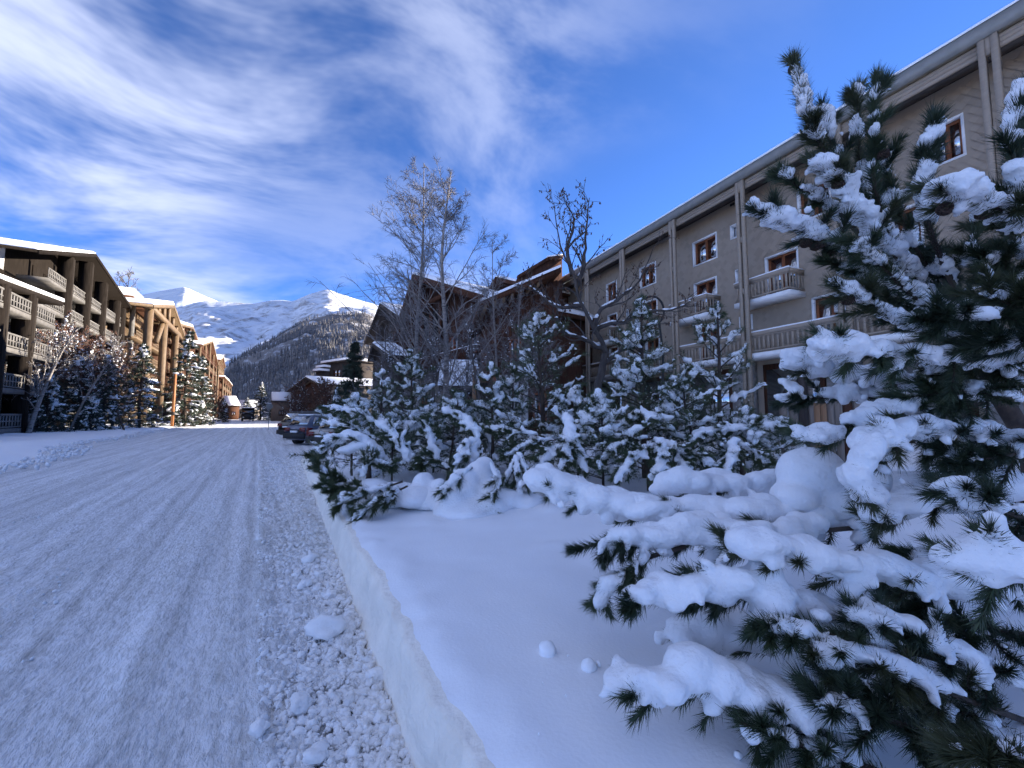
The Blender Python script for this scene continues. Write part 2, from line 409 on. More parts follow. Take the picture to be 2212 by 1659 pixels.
# ================================================================== GROUND, ROAD, MOUNTAINS
def road_material():
    m = bpy.data.materials.new('packed_road_snow'); m.use_nodes = True; t = m.node_tree; b = t.nodes['Principled BSDF']
    nl = t.links.new
    g = t.nodes.new('ShaderNodeNewGeometry')
    r1 = t.nodes.new('ShaderNodeMapping'); r1.inputs['Rotation'].default_value = (0, 0, ROAD_AZ); nl(g.outputs['Position'], r1.inputs[0])
    def noise(sc, scale, detail, rough=0.55):
        mp = t.nodes.new('ShaderNodeMapping'); mp.inputs['Scale'].default_value = sc; nl(r1.outputs[0], mp.inputs[0])
        n = t.nodes.new('ShaderNodeTexNoise'); n.inputs['Scale'].default_value = scale; n.inputs['Detail'].default_value = detail
        n.inputs['Roughness'].default_value = rough; nl(mp.outputs[0], n.inputs['Vector']); return n.outputs[0]
    def ramp(x, a, b_, ca, cb):
        r = t.nodes.new('ShaderNodeValToRGB'); e = r.color_ramp.elements
        e[0].position, e[1].position = a, b_; e[0].color, e[1].color = (*ca, 1), (*cb, 1); nl(x, r.inputs[0]); return r.outputs[0]
    def mul(x, y, f=1.0):
        k = t.nodes.new('ShaderNodeMix'); k.data_type = 'RGBA'; k.blend_type = 'MULTIPLY'; k.inputs[0].default_value = f
        nl(x, k.inputs[6]); nl(y, k.inputs[7]); return k.outputs[2]
    streak = ramp(noise((1.5, 0.014, 1), 2.2, 4, 0.6), 0.40, 0.60, (0.80, 0.795, 0.79), (1, 1, 1))       # tyre lanes
    patch = ramp(noise((1.6, 0.09, 1), 4.5, 4, 0.65), 0.38, 0.58, (0.82, 0.815, 0.80), (1, 1, 1))
    grit = ramp(noise((1.0, 0.3, 1), 30, 3, 0.7), 0.40, 0.54, (0.72, 0.715, 0.70), (1, 1, 1))
    base = t.nodes.new('ShaderNodeRGB'); base.outputs[0].default_value = (0.89, 0.89, 0.90, 1)
    nl(mul(mul(mul(base.outputs[0], streak), patch), grit, 0.8), b.inputs['Base Color'])
    b.inputs['Roughness'].default_value = 0.6; b.inputs['Specular IOR Level'].default_value = 0.25
    bp = t.nodes.new('ShaderNodeBump'); bp.inputs['Strength'].default_value = 1.0; bp.inputs['Distance'].default_value = 0.035
    nl(noise((1.0, 0.38, 1), 34, 3, 0.7), bp.inputs['Height']); nl(bp.outputs[0], b.inputs['Normal'])
    return m
ROADSNOW = road_material()

def grid_mesh(name, X, mat, kind='structure', flip=False):
    """X (n,m,3)"""
    n, m, _ = X.shape; i = np.arange(n - 1)[:, None] * m; j = np.arange(m - 1)[None]
    F = np.stack([i + j, i + j + 1, i + m + j + 1, i + m + j], -1).reshape(-1, 4)
    if flip: F = F[:, ::-1]
    o = mk(name, mesh_from(name, X.reshape(-1, 3), F, True), mat); o['kind'] = kind; return o

def s_steps(s0, s1, d0, k):
    r = [s0]
    while r[-1] < s1: r.append(r[-1] + max(d0, k * abs(r[-1])))
    return np.array(r)
S_NEAR = np.concatenate([np.linspace(-8, 1.0, 40)[:-1], s_steps(1.0, 190, 0.024, 0.0125)])
def bank_edge(s):                    # lateral position of the foot of the cut snow wall
    s = np.asarray(s, float)
    return 0.57 + 0.045 * s + 8.5 * ss(s, 15.5, 21.0) - 8.3 * ss(s, 43, 50) + 7.0 * ss(s, 66, 76)
def left_edge(s): return -6.3 - 1.9 * ss(s, 16, 34) - 1.0 * ss(s, 60, 120) + 0.3 * np.sin(np.asarray(s) * 0.35)

# --- road
l = np.concatenate([np.linspace(-11, -4.5, 64)[:-1], np.linspace(-4.5, 0.0, 112)[:-1], np.linspace(0.0, 2.4, 62)[:-1], np.linspace(2.4, 11, 24)])
Sg, Lg = np.meshgrid(S_NEAR, l, indexing='ij')
z = 0.010 * fbm2(Lg * 2.0, Sg * 0.5, 3, 1) + 0.014 * fbm2(Lg * 9, Sg * 4, 3, 5) + 0.012 * fbm2(Lg * 24, Sg * 12, 2, 8) * (1 - ss(Sg, 8, 14))
z += 0.010 * fbm2(Lg * 5, Sg * 0.25, 2, 11)
lane = sum(np.exp(-((Lg - c0 - 0.05 * np.sin(Sg * 0.13 + c0)) / w0) ** 2) for c0, w0 in ((-0.95, 0.16), (-1.75, 0.22), (-2.9, 0.2), (-3.6, 0.2), (-5.0, 0.26), (-6.1, 0.22)))
z = z * (1 - 0.62 * np.clip(lane, 0, 1)) - 0.012 * lane + 0.006
rut = np.exp(-((Lg + 0.28) / 0.10) ** 2) * (1 - ss(Sg, 18, 30))                  # smooth track beside the ploughed crumbs
z = z * (1 - 0.8 * rut) - 0.018 * rut
crumb = ss(Lg, 0.0, 0.10) * (1 - ss(Sg, 16, 20))
z += crumb * (0.050 + 0.034 * fbm2(Lg * 16, Sg * 15, 3, 21) + 0.02 * ss(Lg, 0.3, 1.0))
z += 0.10 * np.exp(-((Lg - left_edge(Sg)) / 0.5) ** 2) * (0.6 + 0.4 * vn2(Sg * 1.1, Lg * 2, 4))
Xr = Sg[..., None] * RD + Lg[..., None] * RN + z[..., None] * UP
road = grid_mesh('road', Xr, ROADSNOW, flip=True)

# --- cut snow bank and snowy verge on the right
c = np.concatenate([[-0.05, 0, 0.015, 0.03, 0.045, 0.06, 0.075, 0.09, 0.105, 0.125, 0.15, 0.18, 0.22, 0.27, 0.33, 0.4], np.linspace(0.5, 5, 46), np.linspace(5.3, 30, 50)])
sb = np.concatenate([np.linspace(-8, 0.6, 30)[:-1], s_steps(0.6, 120, 0.028, 0.012)])
Sg, Cg = np.meshgrid(sb, c, indexing='ij')
hw = 0.45 - 0.16 * ss(Sg, 14, 22) + 0.03 * vn2(Sg * 0.6, 0 * Sg, 2)
prof = np.clip((Cg + 0.01) / 0.085, 0, 1) ** 0.75 * 0.90 + 0.10 * ss(Cg, 0.06, 0.24)
zb = hw * prof - 0.03 * (Cg < 0)
rough = fbm2(Sg * 7, zb * 14, 4, 31) * 0.022 + fbm2(Sg * 1.6, zb * 3, 3, 33) * 0.035 + 0.012 * np.abs(vn2(Sg * 0.8, zb * 30, 35))
wallmask = ss(Cg, -0.01, 0.02) * (1 - ss(Cg, 0.13, 0.4))
El = bank_edge(Sg) + Cg + rough * wallmask
top = ss(Cg, 0.25, 2.5)
zb = zb + top * (0.05 * fbm2(Sg * 0.5, Cg * 0.6, 3, 41) + 0.07 * ss(Cg, 1, 5) * (1 - ss(Sg, 20, 30))) + 0.012 * fbm2(Sg * 2.5, Cg * 2.5, 3, 44) * ss(Cg, 0.15, 0.5) + 0.012 * fbm2(Sg * 5, Cg * 9, 2, 46) * (1 - ss(Cg, 0.2, 0.45)) * ss(Cg, 0.1, 0.2)
zb = zb + 0.03 * ss(fbm2(Sg * 2.3, Cg * 2.3, 2, 47), 0.75, 1.1) * ss(Cg, 0.6, 1.0)
Xb = Sg[..., None] * RD + El[..., None] * RN + zb[..., None] * UP
bank = grid_mesh('snow_bank', Xb, SNOW, flip=True)
bank.data.materials.append(WALLSNOW)
nm = len(c) - 1
mi = np.zeros((len(sb) - 1, nm), np.int32); mi[:, :9] = 1
bank.data.polygons.foreach_set('material_index', mi.ravel())
def bank_z(s, l_):
    cc = np.asarray(l_, float) - bank_edge(s); s = np.asarray(s, float)
    h = 0.45 - 0.16 * ss(s, 14, 22)
    return h + ss(cc, 0.25, 2.5) * (0.05 * fbm2(s * 0.5, cc * 0.6, 3, 41) + 0.07 * ss(cc, 1, 5) * (1 - ss(s, 20, 30)))
def base_on_bank(x, Y):               # foot of something seen at column x, distance Y
    X = (x - CX) / FD * Y * math.cos(PITCH) * 1.0
    p = np.array([X, Y, 0.0]); s, l_ = p @ RD, p @ RN
    p[2] = float(bank_z(s, l_)); return p

# --- left verge
c = np.concatenate([[0.0, 0.15, 0.3, 0.5, 0.8, 1.1, 1.5, 2.0], np.linspace(2.5, 40, 60)])
sl_ = np.concatenate([np.linspace(-8, 4, 10)[:-1], s_steps(4, 260, 0.2, 0.02)])
Sg, Cg = np.meshgrid(sl_, c, indexing='ij')
zl = 0.24 * ss(Cg, -0.1, 1.3) + 0.09 * fbm2(Sg * 0.9, Cg * 0.9, 3, 51) * ss(Cg, 0, 0.6) + 0.05 * ss(Cg, 1, 9) - 0.02
Xl = Sg[..., None] * RD + (left_edge(Sg) - 0.2 - Cg)[..., None] * RN + zl[..., None] * UP
verge = grid_mesh('snow_verge', Xl, SNOW)

# --- the wide snow sheet that everything stands on
g = MB(); g.add([[-15000, -15000, -0.35], [15000, -15000, -0.35], [15000, 15000, -0.35], [-15000, 15000, -0.35]], [[0, 1, 2, 3]])
o = g.build('ground', SNOW); o['kind'] = 'structure'

# --- mountains
def rock_material(name, snowc, rockc, rsc, lo, hi, bump=1.0, bdist=20.0, bscale=0.02):
    m = bpy.data.materials.new(name); m.use_nodes = True; t = m.node_tree; b = t.nodes['Principled BSDF']; nl = t.links.new
    g = t.nodes.new('ShaderNodeNewGeometry')
    n = t.nodes.new('ShaderNodeTexNoise'); n.inputs['Scale'].default_value = rsc; n.inputs['Detail'].default_value = 9; n.inputs['Roughness'].default_value = 0.72
    nl(g.outputs['Position'], n.inputs['Vector'])
    sp = t.nodes.new('ShaderNodeSeparateXYZ'); nl(g.outputs['True Normal'], sp.inputs[0])
    ad = t.nodes.new('ShaderNodeMath'); ad.operation = 'MULTIPLY_ADD'; nl(sp.outputs[2], ad.inputs[0]); ad.inputs[1].default_value = -0.35; nl(n.outputs[0], ad.inputs[2])
    r = t.nodes.new('ShaderNodeValToRGB'); e = r.color_ramp.elements
    e[0].position, e[1].position = lo, hi; e[0].color, e[1].color = (*snowc, 1), (*rockc, 1); nl(ad.outputs[0], r.inputs[0])
    nl(r.outputs[0], b.inputs['Base Color']); b.inputs['Roughness'].default_value = 0.8; b.inputs['Specular IOR Level'].default_value = 0.1
    n2 = t.nodes.new('ShaderNodeTexNoise'); n2.inputs['Scale'].default_value = bscale; n2.inputs['Detail'].default_value = 8; nl(g.outputs['Position'], n2.inputs['Vector'])
    bp = t.nodes.new('ShaderNodeBump'); bp.inputs['Strength'].default_value = bump; bp.inputs['Distance'].default_value = bdist
    nl(n2.outputs[0], bp.inputs['Height']); nl(bp.outputs[0], b.inputs['Normal'])
    return m
M_FAR = rock_material('far_peak', (0.62, 0.64, 0.68), (0.30, 0.28, 0.27), 0.004, 0.30, 0.42, 0.8, 40, 0.004)
M_MID = rock_material('alpine_snow_slope', (0.66, 0.68, 0.72), (0.27, 0.25, 0.24), 0.012, 0.20, 0.37, 0.8, 15, 0.012)
M_HILL = rock_material('wooded_snow_slope', (0.62, 0.63, 0.66), (0.17, 0.155, 0.145), 0.03, 0.06, 0.22, 0.8, 5, 0.05)
TERR = {}
def mountain(name, sky_pts, D, D0, z0, mat, amp, nsc, seed, n_az=150, n_r=90, power=1.15):
    xs = np.array([p[0] for p in sky_pts], float); ys = np.array([p[1] for p in sky_pts], float)
    x = np.linspace(xs[0], xs[-1], n_az); y = np.interp(x, xs, ys)
    zc = np.array([at(a, b_, D)[2] for a, b_ in zip(x, y)])
    ra = (x - CX) / FD / math.cos(PITCH)
    tt = np.concatenate([np.linspace(0, 1, n_r), np.linspace(1.02, 1.7, 14)])
    A, T_ = np.meshgrid(ra, tt, indexing='ij'); Z = np.broadcast_to(zc[:, None], A.shape)
    Yw = D0 + (D - D0) * T_
    Xw = A * Yw
    shape = np.where(T_ <= 1, np.clip(T_, 0, 1) ** power, 1 - 0.9 * (np.clip(T_, 1, 2) - 1))
    nz = fbm2(Xw * nsc, Yw * nsc, 5, seed, 0.55)
    rg = (1 - np.abs(fbm2(Xw * nsc * 0.8, Yw * nsc * 0.5, 4, seed + 5, 0.5))) - 0.5
    fade = np.sin(np.clip(T_, 0, 1) * math.pi) ** 0.7 + 0.06 * (T_ > 0.9)
    H_ = z0 + (Z - z0) * shape + amp * (0.6 * nz + 0.8 * rg) * fade
    X = np.stack([Xw, Yw, H_], -1)
    o = grid_mesh(name, X, mat); TERR[name] = X; return o
mountain('mountain_peak', [(-100, 760), (120, 690), (230, 655), (290, 637), (340, 628), (372, 622), (385, 620), (398, 624), (415, 632), (445, 645), (480, 660), (540, 690), (620, 730)],
         6800, 4200, 200, M_FAR, 190, 0.0011, 3, 170, 90, 0.9)
mountain('mountain_ridge', [(-900, 760), (-300, 745), (0, 735), (200, 700), (300, 685), (380, 664), (410, 654), (440, 650), (480, 652), (540, 656), (575, 649), (600, 648), (625, 651), (660, 635), (690, 628), (703, 626), (720, 633), (760, 645), (800, 655), (850, 670), (1000, 720), (1150, 740), (1400, 760)],
         3300, 1150, 30, M_MID, 62, 0.0036, 11, 300, 110, 0.95)
mountain('wooded_hill', [(360, 885), (420, 866), (455, 838), (475, 815), (490, 800), (520, 775), (560, 750), (600, 728), (650, 702), (700, 688), (740, 681), (790, 684), (830, 695), (900, 720), (1050, 760), (1250, 800)],
         1150, 330, -1, M_HILL, 22, 0.012, 23, 160, 90, 0.85)
# the valley side rising behind the right-hand houses
q = np.linspace(-150, 900, 120); sv = np.linspace(140, 900, 60)
Q, S2 = np.meshgrid(q, sv, indexing='ij')
hh = 150 * ss(S2, 140, 700) * ss(Q, -150, 150) * (1 + 0.10 * fbm2(Q * 0.01, S2 * 0.01, 4, 5)) - 1.0
ca, sa = math.cos(R(35)), math.sin(R(35))
XV = np.stack([Q * ca + S2 * sa, -Q * sa + S2 * ca, hh], -1)
grid_mesh('valley_slope', XV, M_HILL, flip=True)

def forest(name, X, n, rng, hmin, hmax, wfac, mask, mat, label, tiers=2, k=5):
    a, b_, _ = X.shape
    i = rng.uniform(0, a - 1.01, n); j = rng.uniform(0, b_ - 1.01, n)
    ii, jj = i.astype(int), j.astype(int); u, v = (i - ii)[:, None], (j - jj)[:, None]
    P = (X[ii, jj] * (1 - u) + X[ii + 1, jj] * u) * (1 - v) + (X[ii, jj + 1] * (1 - u) + X[ii + 1, jj + 1] * u) * v
    keep = mask(P, i / a, j / b_, rng); P = P[keep]; n = len(P)
    h = rng.uniform(hmin, hmax, n); wd = h * wfac * rng.uniform(0.7, 1.3, n)
    th = np.arange(k) * 2 * np.pi / k
    VV, FF = [], []; base = 0
    for t in range(tiers):
        z0 = h * (0.12 + 0.42 * t); z1 = h * (0.68 + 0.32 * t) if tiers > 1 else h; r = wd * (1 - 0.45 * t)
        ring = P[:, None] + np.stack([r[:, None] * np.cos(th), r[:, None] * np.sin(th), np.repeat(z0[:, None], k, 1)], -1) * np.array([1, 1, 1])
        apex = P + np.stack([0 * h, 0 * h, z1], -1)
        VV.append(np.concatenate([ring, apex[:, None]], 1).reshape(-1, 3))
        o_ = (np.arange(n) * (k + 1))[:, None, None] + base
        q_ = np.arange(k); f = np.stack([q_, (q_ + 1) % k, np.full(k, k)], -1)[None]
        FF.append((o_ + f).reshape(-1, 3)); base += n * (k + 1)
    o = mk(name, mesh_from(name, np.vstack(VV), np.vstack(FF)), mat); return tag(o, label, 'forest', kind='stuff')
rng = np.random.default_rng(4)
def hill_mask(P, i, j, rng):
    d = fbm2(P[:, 0] * 0.012, P[:, 1] * 0.008, 3, 61)
    return (d + rng.uniform(-0.35, 0.35, len(P)) > -0.28 + 0.70 * ss(j, 0.50, 0.80) * (0.4 + 0.6 * ss(i, 0.2, 0.7))) & (j < 0.88)
forest('far_wood', TERR['wooded_hill'], 19000, rng, 6, 13, 0.13, hill_mask, FARTREE, 'grey wood of bare larches and firs covering the hill at the end of the road')
def ridge_mask(P, i, j, rng):
    d = fbm2(P[:, 0] * 0.004, P[:, 1] * 0.004, 3, 71)
    return (d > 0.33) & (j < 0.42) & (i > 0.3) & (i < 0.8)
forest('scattered_firs', TERR['mountain_ridge'], 5000, rng, 9, 16, 0.2, ridge_mask, SPRUCE, 'dark scattered firs on the lower snowfields of the mountain', 1, 5)

# --- crumbled snow left by the plough
rng = np.random.default_rng(12)
def chunk_verts(C, Rr, sub, rng, seed):
    V0, F0 = ICO[sub]; n = len(C)
    A = np.linalg.qr(rng.normal(size=(n, 3, 3)))[0]
    sc = Rr[:, None] * np.stack([rng.uniform(0.75, 1.35, n), rng.uniform(0.75, 1.35, n), rng.uniform(0.55, 0.95, n)], -1)
    V = V0[None] * (1 + 0.27 * rng.normal(size=(n, len(V0), 1)).clip(-1.5, 1.5))
    V = np.einsum('nij,njk->nik', V * sc[:, None], A) + C[:, None]
    F = F0[None] + (np.arange(n) * len(V0))[:, None, None]
    return V.reshape(-1, 3), F.reshape(-1, 3)
n = 14500
s_ = 0.9 + 17 * rng.uniform(0, 1, n) ** 1.9; u_ = rng.uniform(0, 1, n) ** 0.85
l_ = 0.06 + (bank_edge(s_) - 0.06) * u_
r_ = (0.008 + 0.026 * rng.uniform(0, 1, n) ** 3.5) * (0.85 + 0.05 * s_) * (0.8 + 0.4 * u_)
C_ = s_[:, None] * RD + l_[:, None] * RN + (0.042 + 0.03 * u_ - r_ * 0.25)[:, None] * UP
cm = MB(); nearm = (s_ < 3.4) & (r_ > 0.014)
for msk, sub in ((nearm, 2), (~nearm, 1)): cm.add(*chunk_verts(C_[msk], r_[msk], sub, rng, 1))
tag(cm.build('snow_crumbs', CHUNK, smooth=True), 'crumbled ploughed snow along the foot of the cut bank', 'snow', kind='stuff')
n = 9500
s_ = 1.2 + 9.0 * rng.uniform(0, 1, n) ** 1.6; l_ = rng.uniform(-7, -0.1, n)
keep = fbm2(l_ * 1.1, s_ * 0.22, 3, 91) + 0.4 * fbm2(l_ * 5, s_ * 2.5, 2, 93) + rng.uniform(-0.35, 0.35, n) > 0.18
keep &= np.abs(l_ + 0.28) > 0.14
s_, l_ = s_[keep], l_[keep]; n = len(s_); r_ = (0.004 + 0.010 * rng.uniform(0, 1, n) ** 3) * (0.8 + 0.08 * s_)
C_ = s_[:, None] * RD + l_[:, None] * RN + (0.008 + 0 * r_)[:, None] * UP
fl = MB(); fl.add(*chunk_verts(C_, r_, 1, rng, 5)); tag(fl.build('snow_flakes', CHUNK, smooth=True), 'thin flakes of broken snow crust scattered over the packed road', 'snow', kind='stuff')
def crumbs_left():
    n = 900; s_ = rng.uniform(12, 60, n); l_ = left_edge(s_) + rng.normal(0.1, 0.35, n); r_ = rng.uniform(0.02, 0.07, n)
    C = s_[:, None] * RD + l_[:, None] * RN + (0.10 + 0 * r_)[:, None] * UP
    m = MB(); m.add(*chunk_verts(C, r_, 1, rng, 2)); tag(m.build('snow_crumbs', CHUNK, smooth=True), 'dirty snow crumbs along the far left edge of the road', 'snow', kind='stuff')
crumbs_left()
big = [((703, 1370), 0.115, 'large round block of ploughed snow lying on the crumbs, biggest of all'),
       ((672, 1212), 0.085, 'flat snow slab, farthest of the lumps below the bank'),
       ((690, 1245), 0.05, 'small snow lump just behind the beige block'),
       ((660, 1268), 0.065, 'beige snow lump left of the bank, halfway up the strip'),
       ((712, 1290), 0.055, 'knobbly snow lump close against the bank, right of the beige one'),
       ((755, 1330), 0.035, 'little snow lump beside the biggest block, against the bank'),
       ((812, 1470), 0.055, 'snow lump leaning on the bank near the bottom of the picture'),
       ((650, 1528), 0.06, 'smooth bluish snow lump nearest the smooth wheel track'),
       ((560, 1580), 0.05, 'long snow lump on the edge of the wheel track, bottom left'),
       ((640, 1245), 0.04, 'low snow lump at the left end of the middle lumps'),
       ((822, 1560), 0.04, 'grey snow lump at the foot of the bank, low right'),
       ((680, 1640), 0.05, 'snow lump cut by the bottom edge of the picture')]
for (x, y), r, lab in big:
    p = ground(x, y, 0.06); V0, F0 = ICO[3]; rg = np.random.default_rng(int(x + y))
    sc = np.array([1.15, 0.9, 0.72]) * r; a = rg.uniform(0, 6); ca_, sa_ = math.cos(a), math.sin(a)
    nzz = 1 + 0.38 * vn3(V0[:, 0] * 1.6 + x, V0[:, 1] * 1.6, V0[:, 2] * 1.6, 3) + 0.22 * vn3(V0[:, 0] * 3.6 + x, V0[:, 1] * 4, V0[:, 2] * 4, 5)
    V = V0 * nzz[:, None] * sc; V = V @ np.array([[ca_, sa_, 0], [-sa_, ca_, 0], [0, 0, 1]]) + p + np.array([0, 0, r * 0.35])
    tag(mk('snow_chunk', mesh_from('snow_chunk', V, F0, True), CHUNK), lab, 'snow block', 'lumps of ploughed snow on the strip')
# clods and twigs that dropped from the big pine
n = 26; th_ = rng.uniform(0, 1, n); xx = 1200 + 500 * th_ + rng.normal(0, 70, n); yy = rng.uniform(1180, 1640, n)
Cc = np.array([ground(a, b_, 0.49) for a, b_ in zip(xx, yy)]); rr_ = 0.005 + 0.015 * rng.uniform(0, 1, n) ** 3
dm_ = MB(); dm_.add(*chunk_verts(Cc, rr_, 1, rng, 6)); tag(dm_.build('snow_clods', SNOW, smooth=True), 'small clods of snow fallen round the big pine', 'snow', kind='stuff')
for (x, y), r, lab in [((1182, 1405), 0.045, 'fist-sized snowball on the smooth bank left of the big pine'), ((1272, 1440), 0.035, 'half-sunk snowball on the bank beside the big pine boughs')]:
    p = ground(x, y, 0.48); V0, F0 = ICO[3]
    V = V0 * (1 + 0.15 * vn3(V0[:, 0] * 2 + x, V0[:, 1] * 2, V0[:, 2] * 2, 3))[:, None] * r + p
    tag(mk('snowball', mesh_from('snowball', V, F0, True), SNOW), lab, 'snowball', 'snowballs on the bank')

# ================================================================== PINES
def bough(parent, pts, snow=0.07, shoots=12, slen=(0.30, 0.10), nlen=0.064, nwid=0.0042, dens=150, seed=0, gap=-0.3, voxel=0.0148, twig=0.006,
          cones=0, label=None, mat=NEEDLE, shoot_snow=0.6, up=0.25, tipcap=True, name='branch', lump=0.010, snow_t=(0.0, 1.0), main_n=260, flat=0.45, sm=1):
    rng = np.random.default_rng(seed * 7 + 13)
    W = np.array([at(*p) for p in pts])[::-1]
    n = 28; P = crom(W, n)
    ln = np.linalg.norm(np.diff(P, axis=0), axis=1).sum()
    rad = np.linspace(twig * 2.2, twig * 0.6, n)
    Q, qr = grow(P[None], rad[None], shoots, rng, 0.18, 0.96, slen[0], slen[1], 44, up, 0.03, 6, 0.55, 0.10, 0.4, flat)
    wood = MB(); wood.add(*tubes(P[None], rad[None], 6)); wood.add(*tubes(Q, qr, 4))
    br = wood.build(name, BARK, parent, smooth=True)
    if label: br['label'] = label
    # needles: wide open at the foot of a shoot, closing towards its tip
    S1, T1, t1 = sample_paths(Q, int(dens * 1.6), rng, 0.06, 1.0, True)
    S2, T2, t2 = sample_paths(P[None], int(main_n * 3.4 * max(ln, 0.3)), rng, 0.10, 1.0, True)
    V, F = needles(np.vstack([S1, S2]), np.vstack([T1, T2]), rng, nlen, nwid, np.concatenate([44 - 20 * t1 ** 2, 46 - 20 * t2 ** 8]), 0.05, 0.4)
    nd = MB(); nd.add(V, F)
    o = nd.build('needles', mat, br); o['kind'] = 'stuff'
    # snow lying along the bough and its shoots: many overlapping uneven pads
    C, Rr, Ax = [], [], []
    def pad(p, tdir, r, el, fl):
        tdir = unit(tdir + rng.normal(0, 0.15, 3)); s_ = unit(np.cross(UP, tdir) + 1e-6); u_ = np.cross(tdir, s_)
        C.append(p); Rr.append([r * el, r, r * fl]); Ax.append(np.array([tdir, s_, u_]))
    k = max(6, int(ln / (snow * 0.36)))
    ph = rng.uniform(0, 50)
    for i in range(k):
        t = snow_t[0] + (snow_t[1] - snow_t[0]) * (i + 0.5) / k
        nz = float(vn2(ph + t * ln / (snow * 2.6), 0.3, seed)) + 0.5 * float(vn2(ph + t * ln / (snow * 0.8), 1.3, seed))
        if nz < gap: continue
        x = t * (n - 1); j = min(int(x), n - 2); p = P[j] * (1 - (x - j)) + P[j + 1] * (x - j); td = unit(P[j + 1] - P[j])
        r = snow * (0.70 + 0.22 * nz) * (1.0 if 0.05 < t < 0.95 else 0.7)
        pad(p + UP * (0.50 * r + rng.normal(0, 0.12) * r) + rng.normal(0, 0.38, 3) * r * np.array([1, 1, 0.4]), td, r * rng.uniform(0.75, 1.1), rng.uniform(0.9, 1.5), rng.uniform(0.62, 0.9))
        for e_ in range(2):
            if rng.uniform() < 0.5:
                r3 = r * rng.uniform(0.22, 0.5); pad(p + rng.normal(0, 0.85, 3) * r * np.array([1, 1, 0.22]) - UP * r * rng.uniform(-0.1, 0.35), td, r3, rng.uniform(0.8, 1.5), rng.uniform(0.8, 1.6))
    for q_ in Q:
        if rng.uniform() > shoot_snow: continue
        b0_ = rng.uniform(0.05, 0.5); e0_ = rng.uniform(0.6, 1.02); m = max(3, int((e0_ - b0_) * 11)); rs = snow * rng.uniform(0.26, 0.46)
        for j in range(m):
            if rng.uniform() < 0.12: continue
            t = b0_ + (e0_ - b0_) * (j + 0.5) / m; x = min(t, 0.999) * 5; a = min(int(x), 4); p = q_[a] * (1 - (x - a)) + q_[a + 1] * (x - a)
            r = rs * rng.uniform(0.55, 1.15)
            pad(p + UP * (0.55 * r + 0.010) + rng.normal(0, 0.35, 3) * r * np.array([1, 1, 0.4]), unit(q_[a + 1] - q_[a]), r, rng.uniform(0.9, 1.6), rng.uniform(0.55, 0.9))
    if C: snow_object('snow', np.array(C), np.array(Rr), br, voxel, axes=np.array(Ax), lump=lump, lscale=1.9 / max(snow, 0.02), smooth=sm)
    for i in range(cones):
        p, _ = sample_paths(Q, 1, rng, 0.35, 0.75); p = p[rng.integers(len(p))] - UP * 0.015
        cone(p, br, rng)
    return br
CONE_ME = None
def cone(p, parent, rng):
    global CONE_ME
    if CONE_ME is None:
        m = MB(); k = 8
        for lv in range(7):
            z = lv * 0.0068; r = 0.021 * math.sin((lv + 1.3) / 8.6 * math.pi) + 0.003
            for j in range(k):
                a = 2 * math.pi * (j + 0.5 * (lv % 2)) / k
                d = np.array([math.cos(a), math.sin(a), 0.45]); d /= np.linalg.norm(d); s = np.array([-math.sin(a), math.cos(a), 0])
                c0 = np.array([math.cos(a) * r * 0.55, math.sin(a) * r * 0.55, z])
                m.box(c0 + d * 0.006, 0.0062, 0.007, 0.0022, s, d, np.cross(s, d))
        m.lathe((0, 0, -0.004), [(0.001, 0), (0.012, 0.008), (0.013, 0.03), (0.006, 0.05), (0.001, 0.056)], 8)
        CONE_ME = mesh_from('cone', np.vstack(m.V), [np.vstack(f) for f in m.F.values()])
    o = mk('cone', CONE_ME, CONE); o.location = [float(v) for v in p]
    o.rotation_euler = (rng.uniform(1.2, 2.6), rng.uniform(-0.5, 0.5), rng.uniform(0, 6.3))
    attach(o, parent)

